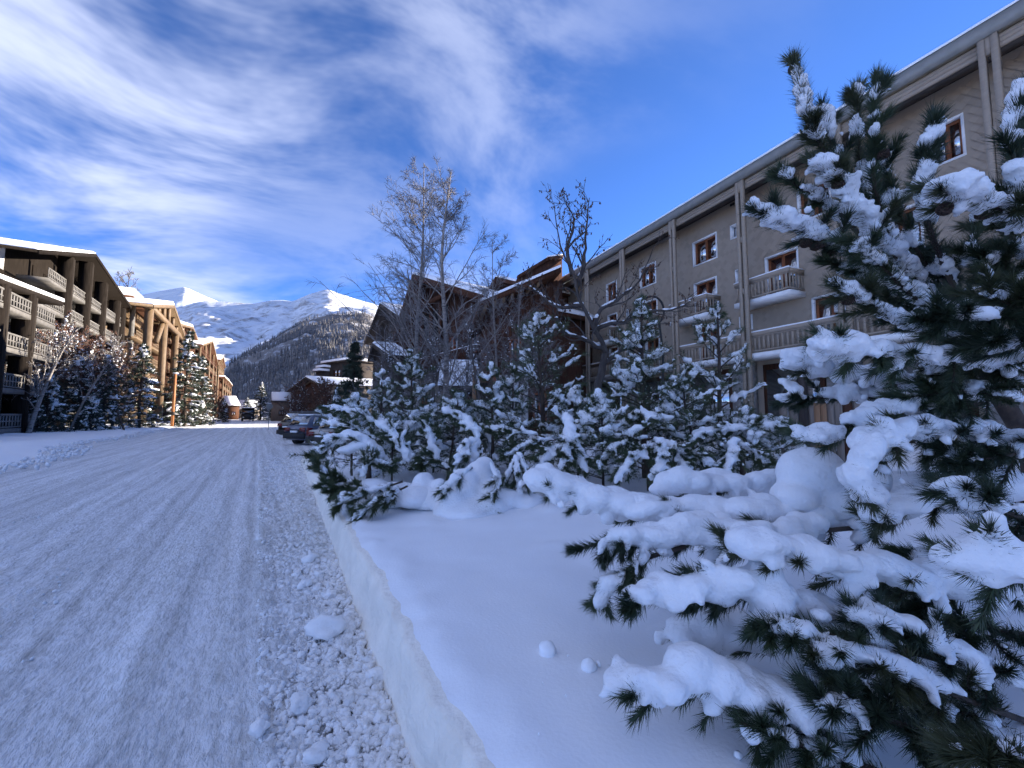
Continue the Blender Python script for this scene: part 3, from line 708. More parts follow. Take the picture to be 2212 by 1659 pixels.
def T(*a): return list(a)
big_pine = empty('pine_tree', (3.2, 2.75, 0.5))
tag(big_pine, 'big snow-laden pine filling the right foreground, long needles and cones', 'pine tree')
tr = MB(); tr.tube(crom([(3.45, 2.9, 0.2), (3.42, 2.85, 0.8), at(2235, 1000, 2.75), at(2150, 840, 2.6), at(2085, 700, 2.45), at(2030, 560, 2.35)], 20), np.linspace(0.085, 0.02, 20), 10)
tr.build('trunk', BARK, big_pine, smooth=True)
Bg = [
 # upper crown
 dict(pts=T((1716, 128, 1.95), (1732, 200, 1.95), (1752, 270, 2.0), (1800, 360, 2.1), (1880, 480, 2.2), (1990, 600, 2.3)), snow=0.045, shoots=15, slen=(0.16, 0.10), seed=1, gap=0.0, cones=3, up=0.45, flat=0.0),
 dict(pts=T((1775, 225, 2.05), (1790, 300, 2.1), (1830, 380, 2.15), (1890, 470, 2.2)), snow=0.045, shoots=9, slen=(0.14, 0.08), seed=2, gap=0.0, up=0.45, flat=0.0),
 dict(pts=T((1893, 165, 1.95), (1888, 240, 1.97), (1885, 330, 2.0), (1895, 430, 2.05), (1945, 560, 2.2), (2030, 680, 2.35)), snow=0.042, shoots=17, slen=(0.13, 0.09), seed=3, gap=0.1, cones=2, up=0.5, flat=0.0),
 dict(pts=T((1850, 185, 2.1), (1853, 260, 2.1), (1860, 350, 2.12), (1880, 440, 2.15)), snow=0.045, shoots=10, slen=(0.12, 0.08), seed=4, gap=0.0, up=0.5, flat=0.0),
 dict(pts=T((2014, 245, 1.75), (2008, 320, 1.75), (1998, 400, 1.78), (2006, 490, 1.85), (2060, 620, 2.0)), snow=0.05, shoots=13, slen=(0.10, 0.07), seed=5, gap=-0.2, up=0.6, flat=0.0),
 dict(pts=T((1688, 368, 1.9), (1720, 400, 1.92), (1790, 440, 1.98), (1870, 520, 2.1)), snow=0.045, shoots=8, slen=(0.12, 0.08), seed=6, gap=-0.2),
 dict(pts=T((1758, 345, 1.8), (1810, 395, 1.85), (1870, 470, 1.9), (1940, 560, 2.0), (2040, 660, 2.2)), snow=0.062, shoots=12, slen=(0.20, 0.09), seed=7, gap=-0.7, cones=2),
 dict(pts=T((1625, 450, 1.8), (1700, 478, 1.85), (1790, 520, 1.9), (1900, 585, 2.0), (2000, 650, 2.1), (2130, 705, 2.4)), snow=0.062, shoots=15, slen=(0.24, 0.10), seed=8, gap=-0.5, cones=4),
 dict(pts=T((1840, 520, 1.75), (1900, 570, 1.8), (1960, 630, 1.9), (2050, 700, 2.1)), snow=0.05, shoots=9, slen=(0.16, 0.08), seed=9, gap=-0.3),
 dict(pts=T((2030, 410, 1.45), (2090, 420, 1.48), (2160, 450, 1.5), (2240, 490, 1.6), (2340, 560, 1.9)), snow=0.07, shoots=14, slen=(0.24, 0.10), seed=10, gap=-0.8, cones=2),
 dict(pts=T((2215, 185, 1.5), (2195, 260, 1.5), (2190, 340, 1.5), (2215, 440, 1.55), (2290, 560, 1.8)), snow=0.06, shoots=16, slen=(0.13, 0.08), seed=11, gap=-0.2, up=0.5, flat=0.0),
 dict(pts=T((1790, 565, 1.95), (1850, 590, 2.0), (1930, 620, 2.1), (2040, 670, 2.2)), snow=0.05, shoots=9, slen=(0.16, 0.08), seed=12, gap=-0.2),
 # middle
 dict(pts=T((1800, 612, 1.8), (1860, 645, 1.82), (1950, 690, 1.88), (2050, 720, 1.95), (2160, 735, 2.2), (2260, 735, 2.5)), snow=0.055, shoots=18, slen=(0.26, 0.10), seed=13, gap=-0.6, cones=2, up=0.0, flat=0.3),
 dict(pts=T((1980, 690, 1.6), (2060, 690, 1.65), (2150, 680, 1.7), (2260, 670, 2.0)), snow=0.05, shoots=14, slen=(0.24, 0.1), seed=14, gap=-0.1, up=0.0),
 dict(pts=T((1785, 752, 1.75), (1850, 758, 1.76), (1950, 768, 1.8), (2060, 778, 1.85), (2180, 785, 2.0), (2300, 780, 2.3)), snow=0.075, shoots=16, slen=(0.24, 0.12), seed=15, gap=-1.2, up=-0.1),
 dict(pts=T((1700, 778, 2.7), (1780, 800, 2.7), (1880, 820, 2.7), (2000, 840, 2.7), (2150, 850, 2.7)), snow=0.10, shoots=14, slen=(0.30, 0.14), seed=16, gap=-0.7, nlen=0.06, nwid=0.005),
 dict(pts=T((1705, 862, 2.75), (1790, 860, 2.75), (1900, 860, 2.75), (2050, 870, 2.7), (2200, 870, 2.7)), snow=0.085, shoots=13, slen=(0.28, 0.12), seed=17, gap=-0.3, nlen=0.06, nwid=0.005),
 dict(pts=T((1735, 950, 2.2), (1800, 938, 2.2), (1870, 905, 2.2), (1960, 880, 2.25), (2080, 860, 2.4), (2200, 840, 2.6)), snow=0.07, shoots=14, slen=(0.24, 0.10), seed=18, gap=-0.6, up=-0.1),
 dict(pts=T((1870, 1075, 1.85), (1855, 1030, 1.85), (1900, 965, 1.88), (1960, 935, 1.95), (2060, 945, 2.1), (2200, 950, 2.4)), snow=0.085, shoots=14, slen=(0.24, 0.10), seed=19, gap=-1.2, up=-0.15),
 dict(pts=T((1980, 930, 2.0), (2060, 940, 2.0), (2140, 950, 2.1), (2260, 950, 2.3)), snow=0.06, shoots=14, slen=(0.3, 0.12), seed=20, gap=-0.2, up=-0.2, dens=190),
 dict(pts=T((1950, 860, 2.2), (2030, 850, 2.2), (2120, 840, 2.3), (2260, 820, 2.5)), snow=0.05, shoots=20, slen=(0.34, 0.14), seed=21, gap=0.3, up=-0.1, dens=210, shoot_snow=0.3),
 dict(pts=T((1990, 800, 2.3), (2080, 800, 2.3), (2170, 790, 2.4), (2290, 760, 2.6)), snow=0.045, shoots=22, slen=(0.34, 0.14), seed=22, gap=0.4, up=-0.1, dens=210, shoot_snow=0.25),
 dict(pts=T((2060, 990, 1.9), (2130, 990, 1.9), (2200, 980, 2.0), (2300, 960, 2.3)), snow=0.05, shoots=18, slen=(0.32, 0.12), seed=23, gap=0.2, up=-0.2, dens=200, shoot_snow=0.3),
 dict(pts=T((1990, 555, 2.3), (2050, 610, 2.3), (2110, 690, 2.4), (2180, 760, 2.6)), snow=0.045, shoots=20, slen=(0.26, 0.12), seed=44, gap=0.3, dens=190, shoot_snow=0.3),
 dict(pts=T((2090, 540, 1.9), (2150, 590, 1.9), (2220, 640, 2.0), (2320, 700, 2.2)), snow=0.05, shoots=18, slen=(0.26, 0.12), seed=45, gap=0.1, dens=190, shoot_snow=0.4),
 dict(pts=T((2130, 640, 1.7), (2190, 660, 1.7), (2260, 680, 1.8), (2340, 700, 2.0)), snow=0.045, shoots=18, slen=(0.26, 0.12), seed=46, gap=0.3, dens=190, shoot_snow=0.3),
 dict(pts=T((1900, 640, 2.2), (1980, 680, 2.2), (2060, 720, 2.3), (2160, 760, 2.5)), snow=0.04, shoots=20, slen=(0.28, 0.12), seed=47, gap=0.4, dens=190, shoot_snow=0.25),
 dict(pts=T((1900, 330, 2.15), (1930, 420, 2.2), (1970, 520, 2.25), (2030, 620, 2.35)), snow=0.045, shoots=14, slen=(0.18, 0.1), seed=48, gap=0.2, dens=170, shoot_snow=0.4),
 dict(pts=T((2120, 455, 1.9), (2180, 510, 1.9), (2250, 570, 1.95), (2340, 640, 2.1)), snow=0.045, shoots=14, slen=(0.2, 0.1), seed=49, gap=0.1, dens=170, shoot_snow=0.4),
 dict(pts=T((2150, 740, 1.7), (2200, 745, 1.7), (2280, 750, 1.8)), snow=0.05, shoots=16, slen=(0.26, 0.12), seed=50, gap=0.1, dens=180, shoot_snow=0.4),
 # low boughs reaching left over the bank
 dict(pts=T((1150, 1038, 2.75), (1220, 1062, 2.72), (1330, 1095, 2.65), (1450, 1115, 2.55), (1600, 1125, 2.5), (1760, 1125, 2.5), (1950, 1110, 2.6), (2120, 1060, 2.8)), snow=0.12, shoots=20, slen=(0.34, 0.14), seed=24, gap=-1.5, up=-0.1, nlen=0.06, snow_t=(0.2, 0.985)),
 dict(pts=T((1420, 1060, 3.0), (1530, 1060, 3.0), (1680, 1060, 3.0), (1830, 1055, 3.0), (2000, 1040, 3.0)), snow=0.12, shoots=10, slen=(0.3, 0.14), seed=25, gap=-1.5, up=0.0, nlen=0.06),
 dict(pts=T((1235, 1190, 2.2), (1310, 1172, 2.2), (1400, 1172, 2.2), (1520, 1165, 2.2), (1680, 1155, 2.25), (1850, 1140, 2.4)), snow=0.085, shoots=18, slen=(0.26, 0.10), seed=26, gap=-0.2, up=-0.35, flat=0.2, snow_t=(0.0, 0.8)),
 dict(pts=T((1285, 1318, 2.15), (1320, 1262, 2.15), (1390, 1210, 2.15), (1480, 1180, 2.2)), snow=0.05, shoots=9, slen=(0.18, 0.08), seed=27, gap=0.1, up=-0.35),
 dict(pts=T((1575, 1182, 1.75), (1650, 1190, 1.75), (1760, 1210, 1.75), (1880, 1235, 1.78), (2020, 1265, 1.85), (2200, 1290, 2.1)), snow=0.075, shoots=18, slen=(0.26, 0.10), seed=28, gap=-1.0, up=-0.25, flat=0.2),
 dict(pts=T((1345, 1300, 1.75), (1430, 1288, 1.75), (1530, 1275, 1.75), (1640, 1285, 1.75), (1760, 1330, 1.78), (1900, 1380, 1.85), (2080, 1420, 2.0)), snow=0.085, shoots=20, slen=(0.26, 0.10), seed=29, gap=-0.9, up=-0.25, flat=0.2),
 dict(pts=T((1640, 1345, 1.55), (1700, 1362, 1.55), (1790, 1372, 1.55), (1900, 1390, 1.6), (2050, 1430, 1.7)), snow=0.04, shoots=13, slen=(0.2, 0.08), seed=30, gap=0.2, up=-0.05, shoot_snow=0.35),
 dict(pts=T((1880, 1130, 2.0), (1960, 1090, 2.0), (2060, 1090, 2.0), (2160, 1120, 2.1), (2280, 1140, 2.3)), snow=0.07, shoots=14, slen=(0.26, 0.1), seed=31, gap=-0.5, up=0.0),
 dict(pts=T((2050, 1060, 1.45), (2110, 1085, 1.45), (2180, 1110, 1.5), (2280, 1150, 1.7)), snow=0.045, shoots=12, slen=(0.18, 0.08), seed=32, gap=0.0),
 dict(pts=T((2095, 1235, 1.2), (2140, 1230, 1.2), (2200, 1225, 1.22), (2300, 1230, 1.4)), snow=0.085, shoots=9, slen=(0.2, 0.1), seed=33, gap=-2, up=-0.1),
 dict(pts=T((1760, 1420, 1.5), (1840, 1420, 1.5), (1940, 1450, 1.5), (2060, 1500, 1.55), (2220, 1560, 1.7)), snow=0.045, shoots=20, slen=(0.22, 0.1), seed=34, gap=-0.1, up=0.0),
 dict(pts=T((1840, 1340, 1.6), (1930, 1350, 1.6), (2030, 1400, 1.6), (2150, 1450, 1.7), (2280, 1480, 1.9)), snow=0.05, shoots=18, slen=(0.24, 0.1), seed=35, gap=-0.2, up=0.0),
 dict(pts=T((1335, 1500, 1.55), (1400, 1488, 1.55), (1500, 1480, 1.55), (1600, 1495, 1.55), (1720, 1540, 1.55), (1880, 1590, 1.6)), snow=0.085, shoots=10, slen=(0.2, 0.08), seed=36, gap=-0.9, up=-0.15),
 dict(pts=T((1480, 1390, 1.9), (1580, 1380, 1.9), (1700, 1400, 1.9), (1850, 1440, 1.95)), snow=0.12, shoots=8, slen=(0.22, 0.1), seed=37, gap=-2, up=-0.1),
 dict(pts=T((1770, 1520, 1.4), (1850, 1530, 1.4), (1960, 1570, 1.42), (2100, 1630, 1.5)), snow=0.04, shoots=18, slen=(0.2, 0.09), seed=38, gap=0.0, up=0.0),
 dict(pts=T((1600, 1560, 1.45), (1700, 1600, 1.45), (1820, 1640, 1.45), (1960, 1690, 1.5)), snow=0.04, shoots=14, slen=(0.2, 0.09), seed=39, gap=0.2, up=-0.1),
 dict(pts=T((2100, 1640, 1.15), (2160, 1620, 1.15), (2240, 1640, 1.2)), snow=0.035, shoots=9, slen=(0.14, 0.07), seed=40, gap=-0.2),
 dict(pts=T((1950, 1300, 1.9), (2040, 1330, 1.9), (2140, 1360, 1.95), (2280, 1380, 2.1)), snow=0.04, shoots=22, slen=(0.32, 0.14), seed=41, gap=0.5, up=-0.1, dens=210, shoot_snow=0.2),
 dict(pts=T((1960, 1200, 2.1), (2050, 1210, 2.1), (2160, 1220, 2.15), (2280, 1200, 2.3)), snow=0.045, shoots=20, slen=(0.32, 0.14), seed=42, gap=0.4, up=-0.2, dens=210, shoot_snow=0.25),
 dict(pts=T((1990, 1540, 1.7), (2080, 1540, 1.7), (2180, 1560, 1.75), (2280, 1560, 1.9)), snow=0.04, shoots=18, slen=(0.3, 0.14), seed=43, gap=0.4, up=-0.1, dens=210, shoot_snow=0.2),
]
for b in Bg:
    b.setdefault('dens', 170)
    if b['seed'] <= 14:                      # upper crown: distinct bottle-brush branches
        b['shoots'] = max(4, int(b['shoots'] * 0.55)); b['slen'] = (b['slen'][0] * 0.85, b['slen'][1] * 0.85); b['main_n'] = 560; b['snow'] *= 0.74; b['shoot_snow'] = 0.5; b['gap'] += 0.12
    if 24 <= b['seed'] <= 37: b['snow'] *= 1.10; b['sm'] = 4; b['lump'] = 0.007; b['nlen'] = 0.057
    b['mat'] = (NEEDLE, NEEDLE_B, NEEDLE_C)[b['seed'] % 3]; bough(big_pine, **b)
# mounds of snow resting on the lowest boughs
mound = [((1755, 1025), 2.55, (0.20, 0.17, 0.17)), ((1800, 1075), 2.5, (0.15, 0.15, 0.13)), ((1715, 1075), 2.5, (0.13, 0.15, 0.10)), ((2000, 1060), 2.5, (0.30, 0.25, 0.12)), ((1900, 1085), 2.45, (0.2, 0.2, 0.10)), ((2110, 1040), 2.6, (0.25, 0.25, 0.12)),
         ((1560, 1165), 2.35, (0.10, 0.10, 0.16)), ((1545, 1205), 2.3, (0.055, 0.06, 0.10)), ((1880, 1030), 2.2, (0.09, 0.1, 0.13))]
snow_object('snow', np.array([at(x, y, Y) for (x, y), Y, _ in mound]), np.array([r for *_, r in mound]), big_pine, 0.02, lump=0.010, lscale=7, smooth=5, sub=3)

# ------------------------------------------------------------------ snowy conifers of the middle distance and beyond
def conifer(name, label, base, h, w, seed, cat='pine tree', group=None, levels=9, per=6, shoots=9, npn=26, nlen=0.09, nwid=0.008, up0=0.35, droop=0.10, mat=NEEDLE2,
            snow=0.07, snow_n=0.7, voxel=0.03, shape=0.8, lean=(0, 0), zlow=0.06, trunk_r=None, lump=0.015, tip_snow=0.5, slen=0.42, top_bare=0.0):
    rng = np.random.default_rng(seed); base = np.asarray(base, float)
    root = empty(name, base); tag(root, label, cat, group)
    tp = base + np.array([lean[0], lean[1], h]); tr_ = trunk_r or h * 0.018
    Pt = crom([base - UP * 0.3, base + (tp - base) * 0.35 + rng.normal(0, 0.02 * h, 3) * [1, 1, 0], base + (tp - base) * 0.7, tp], 14)
    m = MB(); m.tube(Pt, np.linspace(tr_, tr_ * 0.25, 14), 7)
    paths = []
    for lv in range(levels):
        f = zlow + (0.97 - zlow) * (lv / (levels - 1)) ** 0.95
        x = (0.3 + f * h) / (h + 0.3) * 13; i = min(int(x), 12); c0 = Pt[i] * (1 - (x - i)) + Pt[i + 1] * (x - i)
        bl = w * 0.5 * (1 - f) ** shape + 0.05 * h * (0.5 if f > 0.9 else 1) * 0.6
        nb = max(3, int(per * (0.55 + 0.6 * (1 - f)))) ; a0 = rng.uniform(0, 6.3)
        for b_ in range(nb):
            a = a0 + 6.283 * b_ / nb + rng.normal(0, 0.2); ln = bl * rng.uniform(0.7, 1.15)
            d = np.array([math.cos(a), math.sin(a), up0 * (0.4 + 1.3 * f)]); pp = [c0 + UP * rng.uniform(-0.55, 0.45) * h / levels]
            for j in range(5):
                pp.append(pp[-1] + unit(d) * ln / 5); d = d + np.array([0, 0, -droop * (1 - f * 0.8)]) + rng.normal(0, 0.06, 3)
                if j == 3: d[2] += 0.25
            paths.append(pp)
    P = np.array(paths); rad = np.linspace(1, 0.3, 6)[None] * np.full((len(P), 1), tr_ * 0.28)
    bl = np.linalg.norm(np.diff(P, axis=1), axis=2).sum(1)
    Q, qr = grow(P, rad, shoots, rng, 0.2, 1.0, slen * w * 0.25, slen * w * 0.13, 42, 0.12, 0.04, 4, 0.6, 0.08, 0.5, 0.4)
    sc = np.repeat(np.clip(bl / bl.mean(), 0.35, 1.3), shoots)[:, None, None]; Q = Q[:, :1] + (Q - Q[:, :1]) * sc
    m.add(*tubes(P, rad, 4))
    m.build('trunk', BARK, root, smooth=True)
    S1, T1 = sample_paths(Q, npn, rng, 0.0, 1.0); S2, T2 = sample_paths(P, npn, rng, 0.35, 1.0); S3, T3 = sample_paths(Pt[None, -4:], 60, rng)
    cr = MB(); cr.add(*needles(np.vstack([S1, S2, S3]), np.vstack([T1, T2, T3]), rng, nlen, nwid, 52, 0.06))
    crown = cr.build('crown', mat, root); crown['kind'] = 'stuff'
    C, Rr, Ax = [], [], []
    def pad(p, tdir, r, el, fl):
        tdir = unit(tdir + rng.normal(0, 0.12, 3)); s_ = unit(np.cross(UP, tdir) + 1e-6); C.append(p); Rr.append([r * el, r, r * fl]); Ax.append(np.array([tdir, s_, np.cross(tdir, s_)]))
    for p, ln in zip(P, bl):
        if rng.uniform() > snow_n: continue
        e0 = rng.uniform(0.75, 1.02); b0 = rng.uniform(0.15, 0.55); k = max(3, int(ln * (e0 - b0) / (snow * 0.8))); rs = snow * rng.uniform(0.55, 1.05)
        for j in range(k):
            t = b0 + (e0 - b0) * (j + rng.uniform(0.2, 0.8)) / k; x = min(max(t, 0), 0.999) * 5; i = int(x); c_ = p[i] * (1 - (x - i)) + p[min(i + 1, 5)] * (x - i)
            r = rs * rng.uniform(0.5, 1.1); pad(c_ + UP * (r * 0.45 + 0.1 * nlen) + rng.normal(0, 0.3, 3) * r * np.array([1, 1, 0.4]), p[min(i + 1, 5)] - p[i], r, rng.uniform(1.0, 1.7), rng.uniform(0.5, 0.8))
    for q_ in Q:
        if rng.uniform() > tip_snow: continue
        r0_ = snow * rng.uniform(0.20, 0.50)
        for t in (0.35, 0.62, 0.9):
            r = r0_ * rng.uniform(0.6, 1.1); x = t * 3; i = int(x); pad(q_[i] * (1 - (x - i)) + q_[i + 1] * (x - i) + UP * r * 0.5, q_[i + 1] - q_[i], r, rng.uniform(1.1, 2.0), rng.uniform(0.55, 0.85))
    for j in range(4): pad(Pt[-1] - UP * j * snow * 0.8 + rng.normal(0, 0.15, 3) * snow, UP, snow * (0.28 + 0.08 * j), 1.2, 1.0)
    snow_object('snow', np.array(C), np.array(Rr), crown, voxel, axes=np.array(Ax), lump=lump, lscale=1.4 / snow, smooth=1, sub=1)
    return root

# ------------------------------------------------------------------ the row of young pines on the bank
def bp(x, Y): return base_on_bank(x, Y)
G1 = 'young snow-laden pines along the bank'
row = [
 ('tall slim snow-tipped pine in the middle of the row, in front of the taupe house', 1390, 7.3, 652, 1.75, 101, dict(levels=13, per=7, shape=0.9)),
 ('pine with a bare snowy spire, right end of the row beside the plank fence', 1558, 7.6, 672, 1.9, 102, dict(levels=8, per=5, shape=0.6, up0=0.75)),
 ('bushy snow-laden pine left of the row\'s middle, under the dark bare tree', 1165, 8.2, 678, 2.3, 103, dict(levels=11, per=6, shape=0.75)),
 ('stubby pine with a long cap of snow slumped to its right side', 1062, 7.6, 785, 1.1, 104, dict(levels=7, per=6, snow=0.078)),
 ('little round-topped pine between the slumped one and the bushy one', 1108, 8.0, 800, 0.95, 105, dict(levels=6, per=5)),
 ('narrow pine with a candle of snow on its tip, before the chalet', 888, 8.6, 768, 1.5, 106, dict(levels=10, per=6)),
 ('short pine with tiered snow caps, left neighbour of the candle-tipped one', 823, 9.2, 806, 1.25, 107, dict(levels=8, per=6, snow=0.078)),
 ('low ragged pine in the right part of the row with sparse twigs', 1480, 6.7, 800, 1.3, 108, dict(levels=7, per=5, shape=0.6)),
 ('leaning pine low behind the snow mounds, right of the candle-tipped one', 962, 7.4, 850, 1.4, 109, dict(levels=7, per=6, lean=(0.25, 0.0))),
 ('drooping small pine at the feet of the tall slim one', 1300, 6.4, 860, 1.3, 110, dict(levels=6, per=6, snow=0.078)),
 ('snow-bowed little pine in front of the bare-spired one', 1610, 6.6, 900, 1.5, 111, dict(levels=6, per=6, snow=0.078)),
 ('knobbly low pine at the road end of the row, just behind the snowy bush', 765, 8.0, 862, 1.6, 112, dict(levels=6, per=6, snow=0.078)),
 ('low spreading pine filling the gap right of the candle-tipped one', 935, 8.2, 880, 1.7, 113, dict(levels=6, per=8, snow=0.08)),
 ('broad low pine behind the slumped one, under the entrance post', 1040, 8.8, 880, 1.8, 114, dict(levels=6, per=8, snow=0.08)),
 ('squat dark pine between the bushy and the tall slim one', 1245, 7.6, 850, 1.7, 115, dict(levels=7, per=8, snow=0.08)),
 ('squat pine between the tall slim and the bare-spired one', 1450, 7.9, 840, 1.7, 116, dict(levels=7, per=8, snow=0.08)),
 ('small dense pine at the right end against the wire fence', 1655, 7.4, 905, 1.3, 117, dict(levels=6, per=8, snow=0.08)),
 ('low dense pine behind the spreading bush at the road end', 850, 7.4, 905, 1.6, 118, dict(levels=6, per=8, snow=0.08)),
]
for lab, x, Y, ytop, wd, sd, kw in row:
    b0 = bp(x, Y); hgt = at(x, ytop, Y)[2] - b0[2]; wd *= 1.22
    conifer('pine_tree', lab, b0, hgt, wd, sd, 'pine tree', G1, shoots=11, npn=28, nlen=0.085, nwid=0.008, snow_n=0.8, voxel=0.034, tip_snow=0.9, slen=0.5, **{**dict(snow=0.065, up0=0.55, droop=0.05), **kw})

# snow-smothered dwarf pines at the front, built bough by bough
def dwarf(lab, base, boughs, seed, mounds=(), cat='pine bush'):
    root = empty('dwarf_pine', base); tag(root, lab, cat, 'dwarf pines buried in snow')
    m = MB(); m.tube([np.asarray(base) - UP * 0.2, np.asarray(base) + UP * 0.25, np.asarray(base) + UP * 0.5], [0.05, 0.045, 0.03], 7); m.build('trunk', BARK, root, smooth=True)
    for i, b in enumerate(boughs):
        kw = dict(snow=0.10, shoots=17, slen=(0.30, 0.13), nlen=0.08, nwid=0.0080, dens=92, voxel=0.022, shoot_snow=0.85, gap=-0.8, up=0.0, mat=NEEDLE2, main_n=200, lump=0.014)
        kw.update(b); kw['snow'] *= 0.72; kw['shoots'] = int(kw['shoots'] * 1.2); bough(root, seed=seed + i, **kw)
    if mounds:
        snow_object('snow', np.array([at(*mm[0]) for mm in mounds]), np.array([mm[1] for mm in mounds]), root, 0.035, lump=0.02, lscale=4, smooth=5, sub=3)
dwarf('spreading snow-capped dwarf pine overhanging the edge of the cut bank', bp(800, 5.9), [
  dict(pts=[(682, 985, 6.0), (720, 955, 6.0), (780, 950, 6.0), (850, 1010, 6.0)], snow=0.14, gap=-2),
  dict(pts=[(700, 880, 6.6), (760, 890, 6.6), (830, 920, 6.5), (890, 980, 6.3)], snow=0.10),
  dict(pts=[(690, 915, 6.3), (750, 920, 6.3), (820, 950, 6.3)], snow=0.09),
  dict(pts=[(672, 985, 5.6), (705, 1020, 5.5), (745, 1040, 5.5), (800, 1040, 5.6)], snow=0.06, gap=0.2, shoots=16, dens=150),
  dict(pts=[(695, 1050, 5.2), (730, 1062, 5.2), (780, 1060, 5.3), (840, 1050, 5.5)], snow=0.06, gap=0.2, shoots=16, dens=150),
  dict(pts=[(725, 1092, 5.0), (760, 1075, 5.0), (810, 1060, 5.1), (870, 1040, 5.3)], snow=0.09, gap=-0.6, shoots=14),
  dict(pts=[(768, 1118, 4.8), (800, 1095, 4.8), (840, 1070, 4.9), (880, 1050, 5.1)], snow=0.08, gap=-0.6),
  dict(pts=[(800, 905, 6.2), (850, 940, 6.1), (880, 1000, 5.9)], snow=0.12, gap=-2),
  dict(pts=[(845, 1010, 5.6), (800, 1000, 5.6), (780, 1030, 5.5)], snow=0.07, gap=-0.3),
 ], 200, [((780, 962, 6.0), (0.17, 0.17, 0.07)), ((745, 972, 5.9), (0.13, 0.14, 0.06)), ((810, 985, 5.9), (0.14, 0.15, 0.07)), ((850, 1068, 5.4), (0.34, 0.3, 0.15)), ((810, 1050, 5.5), (0.2, 0.2, 0.10)), ((890, 1075, 5.2), (0.26, 0.3, 0.13))])
dwarf('smooth domed mound of snow over a buried bush, centre of the bank', bp(1010, 5.3), [
  dict(pts=[(960, 1080, 4.9), (980, 1040, 5.0), (1020, 1010, 5.2)], snow=0.09, gap=-2, shoots=7),
  dict(pts=[(1062, 1095, 4.9), (1075, 1040, 5.0), (1060, 1000, 5.2)], snow=0.06, gap=-0.2, shoots=7),
 ], 230, [((1030, 1035, 5.4), (0.20, 0.26, 0.25)), ((1045, 1010, 5.6), (0.15, 0.25, 0.15)), ((1010, 1050, 5.2), (0.17, 0.22, 0.22)), ((985, 1075, 5.1), (0.16, 0.25, 0.20)), ((968, 1090, 5.0), (0.10, 0.2, 0.16)), ((1010, 1105, 5.0), (0.36, 0.35, 0.14)), ((1055, 1095, 5.1), (0.28, 0.3, 0.16)), ((1060, 1060, 5.3), (0.16, 0.25, 0.18)), ((960, 1105, 5.0), (0.14, 0.2, 0.10)), ((925, 1078, 5.3), (0.30, 0.3, 0.13)), ((915, 1045, 5.5), (0.13, 0.2, 0.15)), ((900, 1070, 5.3), (0.2, 0.2, 0.12)), ((950, 1060, 5.4), (0.10, 0.15, 0.17)), ((1095, 1078, 5.3), (0.25, 0.3, 0.16)), ((1135, 1085, 5.3), (0.25, 0.3, 0.12))])
dwarf('bush with a thick snow arch slumping to the right of the candle-tipped pine', bp(990, 6.1), [
  dict(pts=[(960, 890, 6.6), (1000, 905, 6.5), (1030, 950, 6.3), (1010, 1010, 6.0)], snow=0.16, gap=-2),
  dict(pts=[(925, 905, 6.6), (930, 950, 6.5), (950, 1000, 6.3)], snow=0.09),
  dict(pts=[(905, 1010, 5.8), (930, 990, 5.9), (970, 1010, 5.9)], snow=0.07, gap=0.0),
  dict(pts=[(985, 1030, 5.7), (1000, 980, 5.9), (1020, 950, 6.1)], snow=0.12, gap=-2),
 ], 250)
dwarf('bush of finger-like drooping snowy twigs right of the domed mound', bp(1115, 5.6), [
  dict(pts=[(1085, 1095, 5.2), (1095, 1030, 5.3), (1110, 990, 5.5)], snow=0.06, gap=-1, shoots=6),
  dict(pts=[(1120, 1085, 5.2), (1118, 1030, 5.3), (1115, 985, 5.5)], snow=0.06, gap=-1, shoots=6),
  dict(pts=[(1150, 1070, 5.3), (1135, 1010, 5.4), (1120, 980, 5.6)], snow=0.06, gap=-0.6, shoots=6),
 ], 270)
dwarf('low snow-weighted bush under the bushy pine, left of its trunk', bp(1185, 6.2), [
  dict(pts=[(1050, 925, 6.8), (1100, 930, 6.6), (1160, 940, 6.4)], snow=0.09),
  dict(pts=[(1090, 985, 6.0), (1140, 960, 6.1), (1200, 950, 6.3)], snow=0.08),
  dict(pts=[(1150, 1020, 5.7), (1190, 980, 5.9), (1230, 960, 6.2)], snow=0.10),
  dict(pts=[(1270, 1020, 5.8), (1240, 960, 6.0), (1225, 900, 6.4)], snow=0.13, gap=-2),
  dict(pts=[(1215, 1015, 5.6), (1225, 970, 5.8), (1220, 930, 6.2)], snow=0.09, gap=-2),
 ], 290)
dwarf('wide low bush of hanging snow clumps below the tall slim pine', bp(1400, 5.9), [
  dict(pts=[(1290, 1000, 5.9), (1340, 960, 6.0), (1400, 945, 6.2)], snow=0.09),
  dict(pts=[(1330, 1040, 5.5), (1370, 990, 5.7), (1410, 960, 6.0)], snow=0.10),
  dict(pts=[(1420, 1035, 5.4), (1430, 990, 5.6), (1420, 950, 6.0)], snow=0.10, gap=-1),
  dict(pts=[(1490, 1020, 5.6), (1460, 975, 5.8), (1430, 950, 6.1)], snow=0.10),
  dict(pts=[(1360, 900, 6.4), (1400, 900, 6.4), (1450, 905, 6.4)], snow=0.13, gap=-1),
  dict(pts=[(1550, 1010, 5.7), (1500, 985, 5.8), (1450, 965, 6.1)], snow=0.09),
 ], 310)
dwarf('flat-topped snowy bush at the foot of the bare-spired pine', bp(1600, 6.0), [
  dict(pts=[(1490, 950, 6.2), (1550, 930, 6.3), (1620, 925, 6.4)], snow=0.12, gap=-1),
  dict(pts=[(1705, 925, 6.0), (1650, 920, 6.1), (1590, 930, 6.3)], snow=0.10, gap=-1),
  dict(pts=[(1560, 1040, 5.6), (1580, 990, 5.8), (1590, 950, 6.1)], snow=0.12, gap=-1),
  dict(pts=[(1660, 1000, 5.8), (1630, 975, 5.9), (1600, 960, 6.1)], snow=0.08),
 ], 330)

